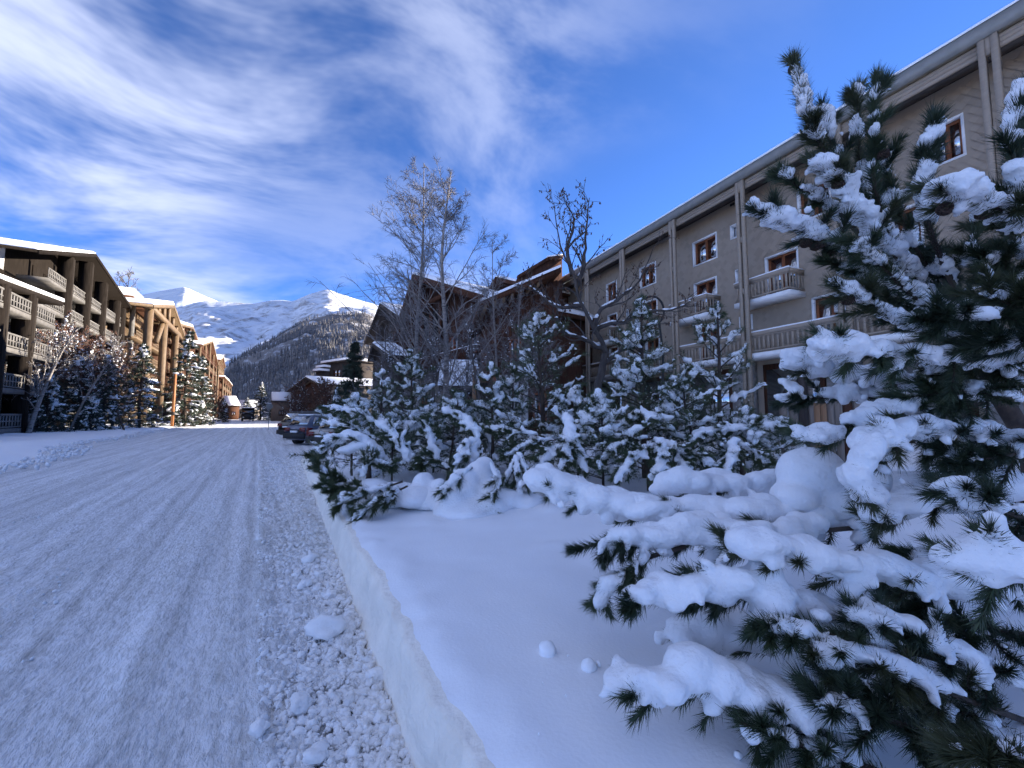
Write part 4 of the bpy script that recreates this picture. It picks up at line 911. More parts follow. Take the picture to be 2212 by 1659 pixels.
# ------------------------------------------------------------------ conifers across the road and beyond
def far_base(x, s_guess_y, z=0.2): return ground(x, s_guess_y, z)
G2 = 'snowy spruces along the left side of the street'
def spruce(lab, x, ybase, ytop, wpx, sd, group=G2, z=0.2, dist=None, **kw):
    if dist: b0 = at(x, HZ, dist); b0[2] = z
    else: b0 = ground(x, ybase, z)
    Y = b0[1]; h = at(x, ytop, Y)[2] - b0[2]; w_ = wpx / FD * Y
    sn = kw.pop('snow', 0.016 * h + 0.06)
    return conifer('spruce_tree', lab, b0, h, w_, sd, 'spruce tree', group, levels=kw.pop('levels', 16), per=kw.pop('per', 10), shoots=kw.pop('shoots', 8), npn=kw.pop('npn', 11), nlen=0.022 * h + 0.08, nwid=0.0050 * h + 0.018,
            up0=0.05, droop=0.14, mat=SPRUCE, snow=sn, voxel=0.075 + 0.006 * h, shape=0.85, lump=0.05, tip_snow=kw.pop('tip_snow', 0.4), snow_n=kw.pop('snow_n', 0.8), zlow=0.02, slen=0.3, **kw)
spruce('snowy spruce left of the orange pole, in front of the golden timber building', 302, 918, 745, 92, 401, dist=46)
spruce('taller snowy spruce right behind the orange pole', 400, 912, 718, 95, 402, dist=56)
spruce('frosted spruce just right of the one behind the orange pole', 432, 910, 770, 52, 403, dist=62)
spruce('dark bluish spruce at the right end of the leafless thicket', 225, 930, 770, 88, 404, dist=40)
spruce('broad snowy spruce half hidden by the thicket, second from its right end', 165, 935, 765, 95, 405, dist=38)
spruce('squat snow-flecked spruce at the left edge of the picture', 30, 938, 770, 110, 406, dist=33)
spruce('small bushy spruce behind the leaning birch', 100, 940, 800, 90, 407, dist=34)
spruce('tiny spruce at the foot of the thicket by the road', 200, 938, 850, 60, 408, dist=37)
spruce('dark nearly snowless spruce standing before the chalets, right of the cars', 762, 890, 742, 85, 409, 'spruces on the right side of the street', dist=21, z=0.4, snow_n=0.35, tip_snow=0.12, snow=0.07)
spruce('snowy spruce in the middle of the street\'s far end', 563, 897, 828, 48, 410, 'spruces at the far end of the street', dist=112)
spruce('small spruce at the right foot of the far street-end spruce', 590, 897, 858, 28, 411, 'spruces at the far end of the street', dist=116)
spruce('small snowy spruce left of the dark vehicle at the far end', 533, 897, 858, 30, 412, 'spruces at the far end of the street', dist=125)
spruce('little dark spruce below the farthest left chalet', 482, 905, 862, 30, 413, 'spruces at the far end of the street', dist=85)
spruce('small frosted spruce between the right-hand cars and the bare shrubs', 726, 890, 838, 26, 414, 'spruces on the right side of the street', dist=30)

# ------------------------------------------------------------------ leafless trees
def bare_tree(name, lab, base, h, seed, cat='bare tree', group=None, spread=0.30, n1=34, n2=8, n3=9, lean=(0, 0), trunk_r=None, bark=BIRCH, twig=TWIG, up1=0.5, droop=0.05, t0=0.22, ang1=45,
              l1=0.42, rtw=0.006, snow=0.0, leaves=0, leafmat=LEAFD, curve=0.0, forks=1, leaf=0.06, rr1=0.36):
    rng = np.random.default_rng(seed); base = np.asarray(base, float); root = empty(name, base); tag(root, lab, cat, group)
    tr_ = trunk_r or h * 0.011; tp = base + np.array([lean[0], lean[1], h])
    stems = []
    for k in range(forks):
        off = rng.normal(0, 0.16 * h, 3) * [1, 1, 0.35] if k else np.zeros(3)
        a = base + (tp + off - base) * 0.33 + rng.normal(0, 0.02 * h, 3) * [1, 1, 0] + np.array([curve, 0, 0]); b_ = base + (tp + off - base) * 0.68 + rng.normal(0, 0.02 * h, 3) * [1, 1, 0]
        stems.append(crom([base - UP * 0.3, a, b_, tp + off], 18))
    P0 = np.array(stems); r0 = np.repeat(np.linspace(tr_, tr_ * 0.12, 18)[None], forks, 0)
    P1, r1 = grow(P0, r0, n1, rng, t0, 0.94, l1 * h, 0.10 * h, ang1, up1, droop * 0.2, 8, rr1, 0.10, 0.25)
    P2, r2 = grow(P1, r1, n2, rng, 0.15, 0.97, spread * 0.42 * h * 0.6, spread * 0.2 * h * 0.6, 42, 0.15, droop, 5, 0.6, 0.14, 0.35)
    l1_ = np.linalg.norm(np.diff(P1, axis=1), axis=2).sum(1); k2 = np.repeat(np.clip(l1_ / np.percentile(l1_, 70), 0.22, 1.3), n2)[:, None, None]; P2 = P2[:, :1] + (P2 - P2[:, :1]) * k2
    tk = MB(); tk.add(*tubes(P0, r0, 8)); big = r1[:, 0] > 0; tk.add(*tubes(P1, np.maximum(r1, rtw), 5))
    tk.build('trunk', bark, root, smooth=True)
    tw = MB(); tw.add(*tubes(P2, np.maximum(r2, rtw), 3))
    if n3:
        P3, r3 = grow(P2, r2, n3, rng, 0.1, 1.0, spread * 0.14 * h * 0.7, spread * 0.09 * h * 0.7, 38, 0.0, droop * 1.5, 4, 0.7, 0.12, 0.6); k3 = np.repeat(k2, n3, 0) ** 0.6; P3 = P3[:, :1] + (P3 - P3[:, :1]) * k3
        s3 = unit(np.cross(P3[:, -1] - P3[:, 0], rng.normal(size=(len(P3), 3)))) * rtw * 1.1; tw.add(np.stack([P3[:, 0] - s3, P3[:, 0] + s3, P3[:, 2] + s3 * 0.7, P3[:, 3], P3[:, 2] - s3 * 0.7], 1).reshape(-1, 3), (np.arange(len(P3))[:, None, None] * 5 + np.array([[0, 1, 2], [0, 2, 4], [4, 2, 3]])[None]).reshape(-1, 3))
    o = tw.build('crown', twig, root); o['kind'] = 'stuff'
    if leaves:
        S, T_ = sample_paths(P2, leaves, rng, 0.4, 1.0); n_ = len(S)
        a = unit(rng.normal(size=(n_, 3)) * [0.4, 0.4, 0.3] - UP); b_ = unit(np.cross(a, rng.normal(size=(n_, 3))))
        V = np.stack([S, S + a * leaf * 0.5 + b_ * leaf * 0.3, S + a * leaf, S + a * leaf * 0.5 - b_ * leaf * 0.3], 1).reshape(-1, 3)
        lf = MB(); lf.add(V, np.arange(4 * n_).reshape(-1, 4)); x = lf.build('dead_leaves', leafmat, root); x['kind'] = 'stuff'
    if snow:
        C, Rr = [], []
        for p, r in zip(P1, r1):
            if rng.uniform() > 0.8: continue
            for j in range(5):
                t = rng.uniform(0.05, 0.8); x = t * 7; i = int(x); s = snow * rng.uniform(0.6, 1.2); C.append(p[i] * (1 - (x - i)) + p[i + 1] * (x - i) + UP * s * 0.6); Rr.append([s * 1.5, s * 1.5, s * 0.8])
        V, F = balls(np.array(C), np.array(Rr), 1); o = mk('snow', mesh_from('snow', V, F, True), SNOWB, root); o['kind'] = 'stuff'
    return root
def stand(x, Y, z=0.45): p = at(x, HZ, Y); p[2] = z; return p
def htop(x, y, Y, z=0.45): return at(x, y, Y)[2] - z
bare_tree('birch_tree', 'tallest leafless birch with a straight pale trunk before the gabled chalet', stand(912, 17), htop(905, 352, 17), 501, 'birch', 'leafless birches before the chalets', n1=58, n2=11, n3=9, l1=0.40, spread=0.34, ang1=58, up1=0.34, trunk_r=0.115, lean=(-0.1, 0), droop=0.06, rtw=0.0052, t0=0.18)
bare_tree('birch_tree', 'second birch with a thick light trunk, right of the tallest one', stand(958, 15.5), htop(967, 372, 15.5), 502, 'birch', 'leafless birches before the chalets', n1=50, n2=11, n3=9, l1=0.38, spread=0.34, ang1=58, up1=0.34, trunk_r=0.135, lean=(0.18, 0), droop=0.06, rtw=0.0052, t0=0.2)
bare_tree('birch_tree', 'slender birch in front of the brown boarded wall', stand(1076, 19), htop(1078, 520, 19), 503, 'birch', 'leafless birches before the chalets', n1=34, n2=9, n3=8, l1=0.34, spread=0.34, ang1=50, up1=0.3, trunk_r=0.075, lean=(-0.3, 0), droop=0.05, rtw=0.006)
bare_tree('birch_tree', 'thin low birch between the brown wall and the dark bare tree', stand(1128, 18), htop(1130, 600, 18), 504, 'birch', 'leafless birches before the chalets', n1=28, n2=9, n3=7, l1=0.38, spread=0.34, ang1=50, up1=0.3, trunk_r=0.06, droop=0.05, rtw=0.006)
def traced_tree(lab, limbs, seed, trunk_r, snow=0.028, leaves=3, leaf=0.07):
    """limbs: traced polylines [(x, y, distance), ...] from the root outwards; the first is the trunk"""
    rng = np.random.default_rng(seed); W = [np.array([at(*p) for p in l_]) for l_ in limbs]
    root = empty('bare_tree', W[0][0]); tag(root, lab, 'bare tree')
    P1 = np.array([crom(w_, 12) + np.vstack([np.zeros((1, 3)), rng.normal(0, 0.015, (11, 3))]) for w_ in W]); r1 = np.array([np.linspace(trunk_r * (1.0 if i == 0 else 0.5), trunk_r * (0.6 if i == 0 else 0.07), 12) for i in range(len(W))])
    tk = MB(); tk.add(*tubes(P1, r1, 7)); tk.build('trunk', DBARK, root, smooth=True)
    Pb, rb = P1[1:], r1[1:]
    P2, r2 = grow(Pb, rb, 11, rng, 0.25, 1.0, 0.9, 0.45, 48, 0.35, 0.0, 7, 0.55, 0.16, 0.3)
    P3, r3 = grow(P2, r2, 6, rng, 0.2, 1.0, 0.42, 0.22, 42, 0.2, 0.0, 5, 0.6, 0.16, 0.5)
    tw = MB(); tw.add(*tubes(P2, np.maximum(r2, 0.006), 4)); tw.add(*tubes(P3[:, ::2], np.full(r3[:, ::2].shape, 0.0042), 3)); o = tw.build('crown', DBARK, root); o['kind'] = 'stuff'
    S, _ = sample_paths(P3, leaves, rng, 0.4, 1.0); S = S[rng.uniform(size=len(S)) < ss(S[:, 2], 2.6, 5.2) * 0.75]; n_ = len(S)
    a = unit(rng.normal(size=(n_, 3)) * [0.4, 0.4, 0.3] - UP); b_ = unit(np.cross(a, rng.normal(size=(n_, 3))))
    V = np.stack([S, S + a * leaf * 0.5 + b_ * leaf * 0.28, S + a * leaf, S + a * leaf * 0.5 - b_ * leaf * 0.28], 1).reshape(-1, 3)
    lf = MB(); lf.add(V, np.arange(4 * n_).reshape(-1, 4)); x = lf.build('dead_leaves', LEAFD, root); x['kind'] = 'stuff'
    C, Rr = [], []
    for p, r in zip(P1, r1):
        for j in range(34):
            t = rng.uniform(0.0, 0.95); x = t * 11; i = int(x); rr_ = r[i]
            if abs((p[i + 1] - p[i])[2]) > 0.85 * np.linalg.norm(p[i + 1] - p[i]): continue
            s_ = snow * rng.uniform(0.5, 1.1) + rr_ * 0.25; C.append(p[i] * (1 - (x - i)) + p[i + 1] * (x - i) + UP * (rr_ * 0.8 + s_ * 0.2)); Rr.append([s_ * 1.5, s_ * 1.5, s_ * 0.8])
    snow_object('snow', np.array(C), np.array(Rr), root, 0.025, lump=0.008, lscale=20, smooth=1, sub=1)
Yt = 9.5
traced_tree('dark crooked bare tree with withered leaves and snow on its limbs', [
  [(1283, 960, Yt), (1286, 884, Yt), (1299, 800, Yt), (1310, 760, Yt)],
  [(1310, 762, Yt), (1287, 712, Yt - .1), (1260, 664, Yt - .2), (1240, 600, Yt - .2), (1212, 540, Yt - .1), (1196, 440, Yt)],
  [(1290, 715, Yt), (1303, 705, Yt - .2), (1356, 690, Yt - .5), (1400, 672, Yt - .6), (1470, 665, Yt - .7), (1500, 640, Yt - .8)],
  [(1285, 705, Yt), (1296, 671, Yt + .2), (1342, 642, Yt + .4), (1385, 600, Yt + .5), (1413, 530, Yt + .6)],
  [(1258, 660, Yt), (1207, 662, Yt + .3), (1170, 640, Yt + .6), (1140, 612, Yt + .8)],
  [(1245, 620, Yt), (1262, 570, Yt - .3), (1264, 511, Yt - .4), (1274, 428, Yt - .5)],
  [(1310, 762, Yt), (1270, 735, Yt - .4), (1215, 712, Yt - .6), (1195, 660, Yt - .8)],
  [(1300, 795, Yt), (1335, 760, Yt + .2), (1375, 745, Yt + .5), (1420, 700, Yt + .7)],
  [(1236, 595, Yt), (1225, 540, Yt + .3), (1240, 480, Yt + .4), (1225, 440, Yt + .5)],
], 505, 0.12)
bare_tree('bare_tree', 'small twiggy tree with snowy branches before the chalet entrance', stand(1050, 12.5), htop(1010, 700, 12.5), 506, 'bare tree', n1=12, n2=8, n3=6, l1=0.6, spread=0.5, trunk_r=0.06, bark=DBARK, lean=(-0.5, 0), t0=0.1, snow=0.02, droop=0.02, rtw=0.006, up1=0.3)
for i, (x, Y, yt, lab) in enumerate([(845, 15, 742, 'twiggy bare tree between dark spruce and the tallest birch'), (935, 13.5, 720, 'low twiggy tree between the two tall birches'), (1010, 15, 690, 'bare tree with fine twigs above the entrance canopy'), (1105, 14, 680, 'bare twiggy tree before the brown boarded wing'), (1175, 13, 700, 'bare twiggy tree left of the dark crooked one')]):
    bare_tree('bare_tree', lab, stand(x, Y), htop(x, yt, Y), 560 + i, 'bare tree', 'bare trees screening the chalets', n1=20, n2=9, n3=7, l1=0.6, spread=0.5, ang1=46, trunk_r=0.045, bark=DBARK, twig=TWIG, t0=0.12, snow=0.016, droop=0.03, rtw=0.0048, up1=0.35, forks=2)
# across the road
thick = [(-25, 31, 760, 'leafless bush cut by the left picture edge'), (5, 32, 775, 'low leafless bush at the left edge beside the squat spruce'), (35, 32.5, 790, 'low leafless bush at the foot of the leaning birch'), (15, 34.5, 735, 'snow-flecked leafless bush at the left edge, in front of the wing'), (60, 38, 705, 'tall leafless bush just left of the leaning birch'), (95, 36.5, 730, 'dense leafless bush right behind the leaning birch trunk'),
         (135, 39, 700, 'tall leafless bush in the middle of the left thicket'), (175, 38.5, 735, 'rounded leafless bush right of the thicket middle'), (210, 43, 715, 'tall leafless bush near the right end of the thicket'), (245, 44, 745, 'rusty leafless bush ending the thicket on the right'), (280, 52, 760, 'rusty leafless bush between thicket and snowy spruce')]
for i, (x, Y, yt, lab) in enumerate(thick):
    bare_tree('bare_shrub', lab, stand(x, Y, 0.2), htop(x, yt, Y, 0.2), 540 + i, 'bare shrub', 'leafless trees on the left verge', n1=22, n2=8, n3=6, l1=0.75, spread=0.55, ang1=42, bark=DBARK, twig=TWIGRED if i % 3 == 2 or i > 5 else TWIG, t0=0.03, rtw=0.015, snow=0.075, leaves=1 if i in (4, 6, 7) else 0, leafmat=LEAFO, leaf=0.13, forks=2, up1=0.45)
bare_tree('birch_tree', 'birch leaning right with a snowy forked trunk, left of the spruces', stand(62, 31.5, 0.2), htop(150, 700, 31.5, 0.2), 511, 'birch', 'leafless trees on the left verge', n1=24, n2=8, n3=7, l1=0.45, spread=0.34, trunk_r=0.17, lean=(2.6, 0.5), rtw=0.014, snow=0.035)
bare_tree('birch_tree', 'slim birch slanting right through the middle of the left thicket', stand(150, 36, 0.2), htop(245, 720, 36, 0.2), 512, 'birch', 'leafless trees on the left verge', n1=20, n2=8, n3=7, l1=0.42, spread=0.34, trunk_r=0.11, lean=(3.6, 0.5), rtw=0.014, snow=0.035)
bare_tree('bare_tree', 'rusty-leaved bare bush in the left thicket before the big chalet', stand(190, 41, 0.2), htop(195, 740, 41, 0.2), 513, 'bare tree', 'leafless trees on the left verge', n1=24, n2=8, n3=6, l1=0.5, spread=0.4, bark=DBARK, twig=TWIGRED, t0=0.08, rtw=0.016, snow=0.09, leaves=1, leafmat=LEAFO, leaf=0.16, forks=2)
bare_tree('bare_tree', 'bare tree in the thicket below the lower balconies, left edge', stand(20, 37, 0.2), htop(20, 705, 37, 0.2), 514, 'bare tree', 'leafless trees on the left verge', n1=24, n2=8, n3=6, l1=0.5, spread=0.4, bark=DBARK, t0=0.1, rtw=0.016, snow=0.09, forks=2)
bare_tree('bare_tree', 'snow-dusted bare tree behind the leaning birch', stand(120, 42, 0.2), htop(130, 690, 42, 0.2), 515, 'bare tree', 'leafless trees on the left verge', n1=26, n2=8, n3=6, l1=0.45, spread=0.4, bark=DBARK, t0=0.15, rtw=0.016, snow=0.09)
bare_tree('bare_tree', 'leafless tree reaching over the roof behind the big left chalet', at(258, HZ, 110) * [1, 1, 0], htop(258, 588, 110, 0), 516, 'bare tree', n1=24, n2=7, n3=5, l1=0.3, spread=0.3, bark=DBARK, rtw=0.045, t0=0.4)
bare_tree('bare_tree', 'reddish bare bush in front of the farthest left chalets', stand(462, 78, 0.2), htop(462, 835, 78, 0.2), 517, 'bare tree', 'leafless trees on the left verge', n1=26, n2=7, n3=6, l1=0.55, spread=0.5, bark=DBARK, twig=TWIGRED, t0=0.05, rtw=0.03, forks=2)
for i, (x, yt, lab) in enumerate([(655, 822, 'brown bare shrub before the low gabled house, left one'), (688, 815, 'brown bare shrub before the low gabled house, right one'), (712, 826, 'brown bare shrub between the low gabled house and the dark spruce'), (630, 850, 'small brown bare shrub at the left corner of the low gabled house')]):
    bare_tree('bare_shrub', lab, stand(x, 40 - i, 0.3), htop(x, yt, 40 - i, 0.3), 520 + i, 'bare shrub', 'brown bare shrubs behind the cars', n1=30, n2=8, n3=6, l1=0.7, spread=0.6, bark=DBARK, twig=TWIGRED, t0=0.03, rtw=0.015, forks=2, snow=0.03)

# ================================================================== BUILDINGS
class Frame:
    """upright facade frame: a runs along d, z up, out along n (towards the street)"""
    def __init__(self, O, d, n): self.O = np.asarray(O, float); self.d = unit(np.asarray(d, float)); self.n = unit(np.asarray(n, float))
    def p(self, a, z, out=0.0): return self.O + self.d * a + self.n * out + UP * z
    def px(self, x, y, out=0.0):
        w_ = on_plane(x, y, self.O + self.n * out, self.n) - self.O; return float(w_ @ self.d), float(w_[2])
    def a(self, x, out=0.0, y=800): return self.px(x, y, out)[0]
    def box(self, m, a0, a1, z0, z1, o0, o1):
        return m.box(self.p((a0 + a1) / 2, (z0 + z1) / 2, (o0 + o1) / 2), abs(a1 - a0) / 2, abs(o1 - o0) / 2, abs(z1 - z0) / 2, self.d, self.n, UP)
    def part(self, name, mat, parent, *boxes):
        m = MB()
        for b in boxes: self.box(m, *b)
        return m.build(name, mat, parent)
    def sheet(self, m, a0, a1, z0, z1, out, holes=()):
        A = sorted({a0, a1, *[h[0] for h in holes], *[h[1] for h in holes]}); Z = sorted({z0, z1, *[h[2] for h in holes], *[h[3] for h in holes]})
        A = [x for x in A if a0 <= x <= a1]; Z = [x for x in Z if z0 <= x <= z1]
        for i in range(len(A) - 1):
            for j in range(len(Z) - 1):
                ca_, cz = (A[i] + A[i + 1]) / 2, (Z[j] + Z[j + 1]) / 2
                if any(h[0] < ca_ < h[1] and h[2] < cz < h[3] for h in holes): continue
                m.add([self.p(A[i], Z[j], out), self.p(A[i + 1], Z[j], out), self.p(A[i + 1], Z[j + 1], out), self.p(A[i], Z[j + 1], out)], [[0, 1, 2, 3]])
        return m
def window(fr, root, a0, a1, z0, z1, out, casing=WHITE, sash=OAK, depth=0.22, cw=0.07, mull=1, name='window', proud=0.035, fw=0.11):
    m = MB()
    for b in ((a0 - cw, a1 + cw, z1, z1 + cw), (a0 - cw, a1 + cw, z0 - cw, z0), (a0 - cw, a0, z0, z1), (a1, a1 + cw, z0, z1)): fr.box(m, *b, out - depth, out + proud)
    wdw = m.build(name, casing, root)
    s = MB(); o0, o1 = out - depth + 0.02, out - depth + 0.10
    for b in ((a0, a1, z1 - fw, z1), (a0, a1, z0, z0 + fw), (a0, a0 + fw, z0 + fw, z1 - fw), (a1 - fw, a1, z0 + fw, z1 - fw)): fr.box(s, *b, o0, o1)
    for k in range(mull):
        c_ = a0 + (a1 - a0) * (k + 1) / (mull + 1); fr.box(s, c_ - fw * 0.6, c_ + fw * 0.6, z0 + fw, z1 - fw, o0 - 0.005, o1 + 0.012)
    s.build('sash', sash, wdw)
    for k in range(mull + 1):
        b0 = a0 + (a1 - a0) * k / (mull + 1); b1 = a0 + (a1 - a0) * (k + 1) / (mull + 1)
        fr.part('pane', GLASS, wdw, (b0 + 0.05, b1 - 0.05, z0 + 0.05, z1 - 0.05, out - depth + 0.03, out - depth + 0.055))
    return wdw
BAL = {}
def baluster(fr, p, hw, hd, hz, mat, parent):
    key = (round(hw, 3), round(hd, 3), round(hz, 2), id(fr), mat.name)
    if key not in BAL:
        m = MB(); m.box((0, 0, 0), hw, hd, hz, fr.d, fr.n, UP); BAL[key] = mesh_from('baluster', np.vstack(m.V), [np.vstack(f) for f in m.F.values()])
    o = mk('baluster', BAL[key], mat); o.location = [float(v) for v in p]; attach(o, parent)
def balcony(fr, root, a0, a1, zs, zr, o_in, o_out, sides=(True, True), step=0.21, bw=0.055, slab_t=0.24, mat=TAUPE2, slabmat=WHITE, posts=()):
    """slab zs = its top, zr = top of the hand rail"""
    b = fr.part('balcony', slabmat, root, (a0, a1, zs - slab_t, zs, o_in, o_out))
    r = MB(); e = 0.07
    for z0_, z1_, t in ((zr - 0.20, zr, 0.05), (zr - 0.27, zr - 0.22, 0.035), (zs + 0.08, zs + 0.15, 0.035)):
        fr.box(r, a0 + e - t, a1 - e + t, z0_, z1_, o_out - e - t, o_out - e + t)
        if sides[0]: fr.box(r, a0 + e - t * 0.97, a0 + e + t * 0.97, z0_ + 0.003, z1_ - 0.003, o_in, o_out - e - t)
        if sides[1]: fr.box(r, a1 - e - t * 0.97, a1 - e + t * 0.97, z0_ + 0.003, z1_ - 0.003, o_in, o_out - e - t)
    r.build('rail', mat, b)
    zc, hz = (zs + 0.15 + zr - 0.27) / 2, (zr - 0.27 - zs - 0.15) / 2 + 0.01
    n = int((a1 - a0) / step)
    for i in range(n): baluster(fr, fr.p(a0 + e + (a1 - a0 - 2 * e) * (i + 0.5) / n, zc, o_out - e), bw, 0.018, hz, mat, b)
    ns = max(1, int((o_out - o_in) / step))
    for sd, aa in ((sides[0], a0 + e), (sides[1], a1 - e)):
        if not sd: continue
        for i in range(ns):
            key = ('s', round(bw, 3), round(hz, 2), id(fr), mat.name)
            if key not in BAL:
                m = MB(); m.box((0, 0, 0), bw, 0.018, hz, fr.n, fr.d, UP); BAL[key] = mesh_from('baluster', np.vstack(m.V), [np.vstack(f) for f in m.F.values()])
            o = mk('baluster', BAL[key], mat); o.location = [float(v) for v in fr.p(aa, zc, o_in + (o_out - o_in - e) * (i + 0.5) / ns)]; attach(o, b)
    sn = MB(); seg = max(4, int((a1 - a0) / 0.5)); rg = np.random.default_rng(int(abs(a0 * 100)) + 3)
    pts = [fr.p(a0 + (a1 - a0) * i / seg, zr + 0.02 + rg.uniform(-0.008, 0.012), o_out - e) for i in range(seg + 1)]
    sn.tube(pts, 0.055, 6)
    if sides[0]: sn.tube([fr.p(a0 + e, zr + 0.015, o_in), fr.p(a0 + e, zr + 0.02, o_out - e)], 0.05, 6)
    sn.build('snow', SNOWB, b, smooth=True)
    return b

# ------------------------------------------------------------------ R1: the long taupe apartment house
fT = Frame((12.2, 21.7, 0), (-0.389, 0.921, 0), (-0.921, -0.389, 0))
WO = -1.3
tau = empty('apartment_building', fT.p(5, 0.4, WO)); tag(tau, 'long taupe shingled apartment house with white window frames behind the row of pines', 'building')
_, z_top = fT.px(1605, 366, 0.25); z_fb = z_top - 1.0
A0, A1 = -27.0, 20.6
soff_wall = z_fb + 0.30
wins = []       # (a0,a1,z0,z1,mull)
def win_px(x0, x1, yl, yr, yl2, yr2):          # left/right columns; top y at left/right; bottom y at left/right
    al, ztl = fT.px(x0, yl, WO); ar, ztr = fT.px(x1, yr, WO); _, zbl = fT.px(x0, yl2, WO); _, zbr = fT.px(x1, yr2, WO)
    return [min(al, ar), max(al, ar), (zbl + zbr) / 2, (ztl + ztr) / 2]
D = 1 / 1.35624
r3 = win_px(2032 * D, 2097 * D, 711 * D, 687 * D, 778 * D, 756 * D)            # third floor
H3 = (r3[2], r3[3])
def row_win(x0, x1, zz, out=WO):
    a, b = fT.a(x0 * D, out, 700), fT.a(x1 * D, out, 700); return [min(a, b), max(a, b), zz[0], zz[1]]
ST = 2.78
H2 = (H3[0] - ST - 0.75, H3[1] - ST + 0.05); H1 = (H3[0] - 2 * ST - 0.75, H3[1] - 2 * ST + 0.05)
w3 = [r3, row_win(1880, 1924, H3), row_win(2360, 2452, H3), row_win(2766, 2866, H3), row_win(1780, 1808, H3)]
w2 = [row_win(2040, 2102, H2), row_win(2254, 2345, H2), row_win(1888, 1926, H2), row_win(1783, 1808, H2), row_win(2600, 2720, H2)]
w1 = [row_win(2050, 2108, H1), row_win(2387, 2492, H1), row_win(1892, 1930, H1), row_win(1785, 1809, H1)]
small = []
for x0, x1, zz in ((2154, 2170, H3), (2164, 2178, H2), (2170, 2184, H1), (1833, 1842, H2), (1834, 1843, H1), (2195, 2203, H1), (2452, 2475, H1)):
    a = sorted((fT.a(x0 * D, WO, 700), fT.a(x1 * D, WO, 700))); small.append([a[0], a[1], zz[1] - 0.78, zz[1] - 0.06])
allw = w3 + w2 + w1 + small
z_terr = H1[0] - 0.12                       # floor of the long terrace
wall = MB(); fT.sheet(wall, A0, A1, 0.2, soff_wall + 0.25, WO, [tuple(x) for x in allw])
for A_ in (A0, A1): wall.add([fT.p(A_, 0.2, WO), fT.p(A_, 0.2, WO - 13), fT.p(A_, z_top + 0.2, WO - 13), fT.p(A_, z_top + 2.2, -8.2), fT.p(A_, soff_wall + 0.25, WO)], [[0, 1, 2, 3, 4]])
wall.add([fT.p(A0, 0.2, WO - 13), fT.p(A1, 0.2, WO - 13), fT.p(A1, z_top + 0.25, WO - 13), fT.p(A0, z_top + 0.25, WO - 13)], [[0, 1, 2, 3]])
wall.add([fT.p(A0, 0.2, WO - 2.5), fT.p(A1, 0.2, WO - 2.5), fT.p(A1, z_top + 0.6, WO - 2.5), fT.p(A0, z_top + 0.6, WO - 2.5)], [[0, 1, 2, 3]])
wall.build('wall', TAUPE, tau)
# diamond shingles, each a tilted plate
sh = MB(); VV = []; dx, dz = 0.30, 0.34
na = int((A1 - A0) / dx); nz_ = int((soff_wall - z_terr + 1.0) / (dz / 2))
ia, iz = np.meshgrid(np.arange(na), np.arange(nz_), indexing='ij')
ca_ = (A0 + (ia + 0.5 * (iz % 2) + 0.5) * dx).ravel(); cz_ = (z_terr - 0.6 + (iz + 1) * dz / 2).ravel()
keep = cz_ < soff_wall - 0.1
for h in allw: keep &= ~((ca_ > h[0] - 0.2) & (ca_ < h[1] + 0.2) & (cz_ > h[2] - 0.22) & (cz_ < h[3] + 0.22))
ca_, cz_ = ca_[keep], cz_[keep]; nS = len(ca_)
base = fT.O + fT.d * ca_[:, None] + UP * cz_[:, None]
rg = np.random.default_rng(5); jit = rg.uniform(-0.004, 0.004, nS)[:, None]
Vs = np.stack([base + UP * dz * 0.52 + fT.n * (WO + 0.006), base - fT.d * dx * 0.52 + fT.n * (WO + 0.012 + jit), base - UP * dz * 0.52 + fT.n * (WO + 0.060 + jit), base + fT.d * dx * 0.52 + fT.n * (WO + 0.040 + jit)], 1)
big_i = np.argsort(np.abs(ca_ + 7) + np.abs(cz_ - 11))[:0]
sh.add(Vs.reshape(-1, 3), np.arange(4 * nS).reshape(-1, 4)); o = sh.build('shingles', TAUPE, tau); o['kind'] = 'stuff'
o.data.materials.append(TAUPE_B); o.data.materials.append(TAUPE_C)
o.data.polygons.foreach_set('material_index', rg.choice([0, 0, 1, 2], nS).astype(np.int32))
for i, h in enumerate(w3 + w2 + w1): window(fT, tau, *h, WO, mull=1 if h[1] - h[0] > 0.7 else 0, depth=0.26, proud=0.05, cw=0.075)
for h in small: window(fT, tau, *h, WO, sash=WHITE, mull=0, fw=0.05, depth=0.2, proud=0.05, cw=0.06)
for x, y in ((2143, 601), (2149, 598)):
    a, z_ = fT.px(x * D, y * D, WO); m = MB(); m.lathe(fT.p(a, z_, WO + 0.02), [(0.001, 0.03), (0.07, 0.03), (0.085, 0.0)], 10, fT.n, fT.d); m.build('vent', NEARBLACK, tau)  # raised near-black disc paints the dark inside each vent hole
# roof edge: snow line, gutter band, three fascia boards, soffit
rf = MB(); rf.add([fT.p(A0 - 0.5, z_top - 0.02, 0.30), fT.p(A1 + 0.4, z_top - 0.02, 0.30), fT.p(A1 + 0.4, z_top + 2.3, -8.2), fT.p(A0 - 0.5, z_top + 2.3, -8.2), fT.p(A1 + 0.4, z_top - 0.1, -16), fT.p(A0 - 0.5, z_top - 0.1, -16)], [[0, 1, 2, 3], [3, 2, 4, 5]])
roof = rf.build('roof', GUTTER, tau)
fT.part('gutter', GUTTER, roof, (A0 - 0.4, A1 + 0.3, z_top - 0.50, z_top, 0.10, 0.34))
sn = MB(); seg = 90; rg = np.random.default_rng(8)
aa = np.linspace(A0 - 0.4, A1 + 0.3, seg); Xs = np.stack([np.array([fT.p(a, z_top + 0.004, 0.36), fT.p(a, z_top + 0.10 + rg.uniform(-0.02, 0.03), 0.35), fT.p(a, z_top + 0.14, 0.0), fT.p(a, z_top + 2.55, -8.2), fT.p(a, z_top, -16.2)]) for a in aa])
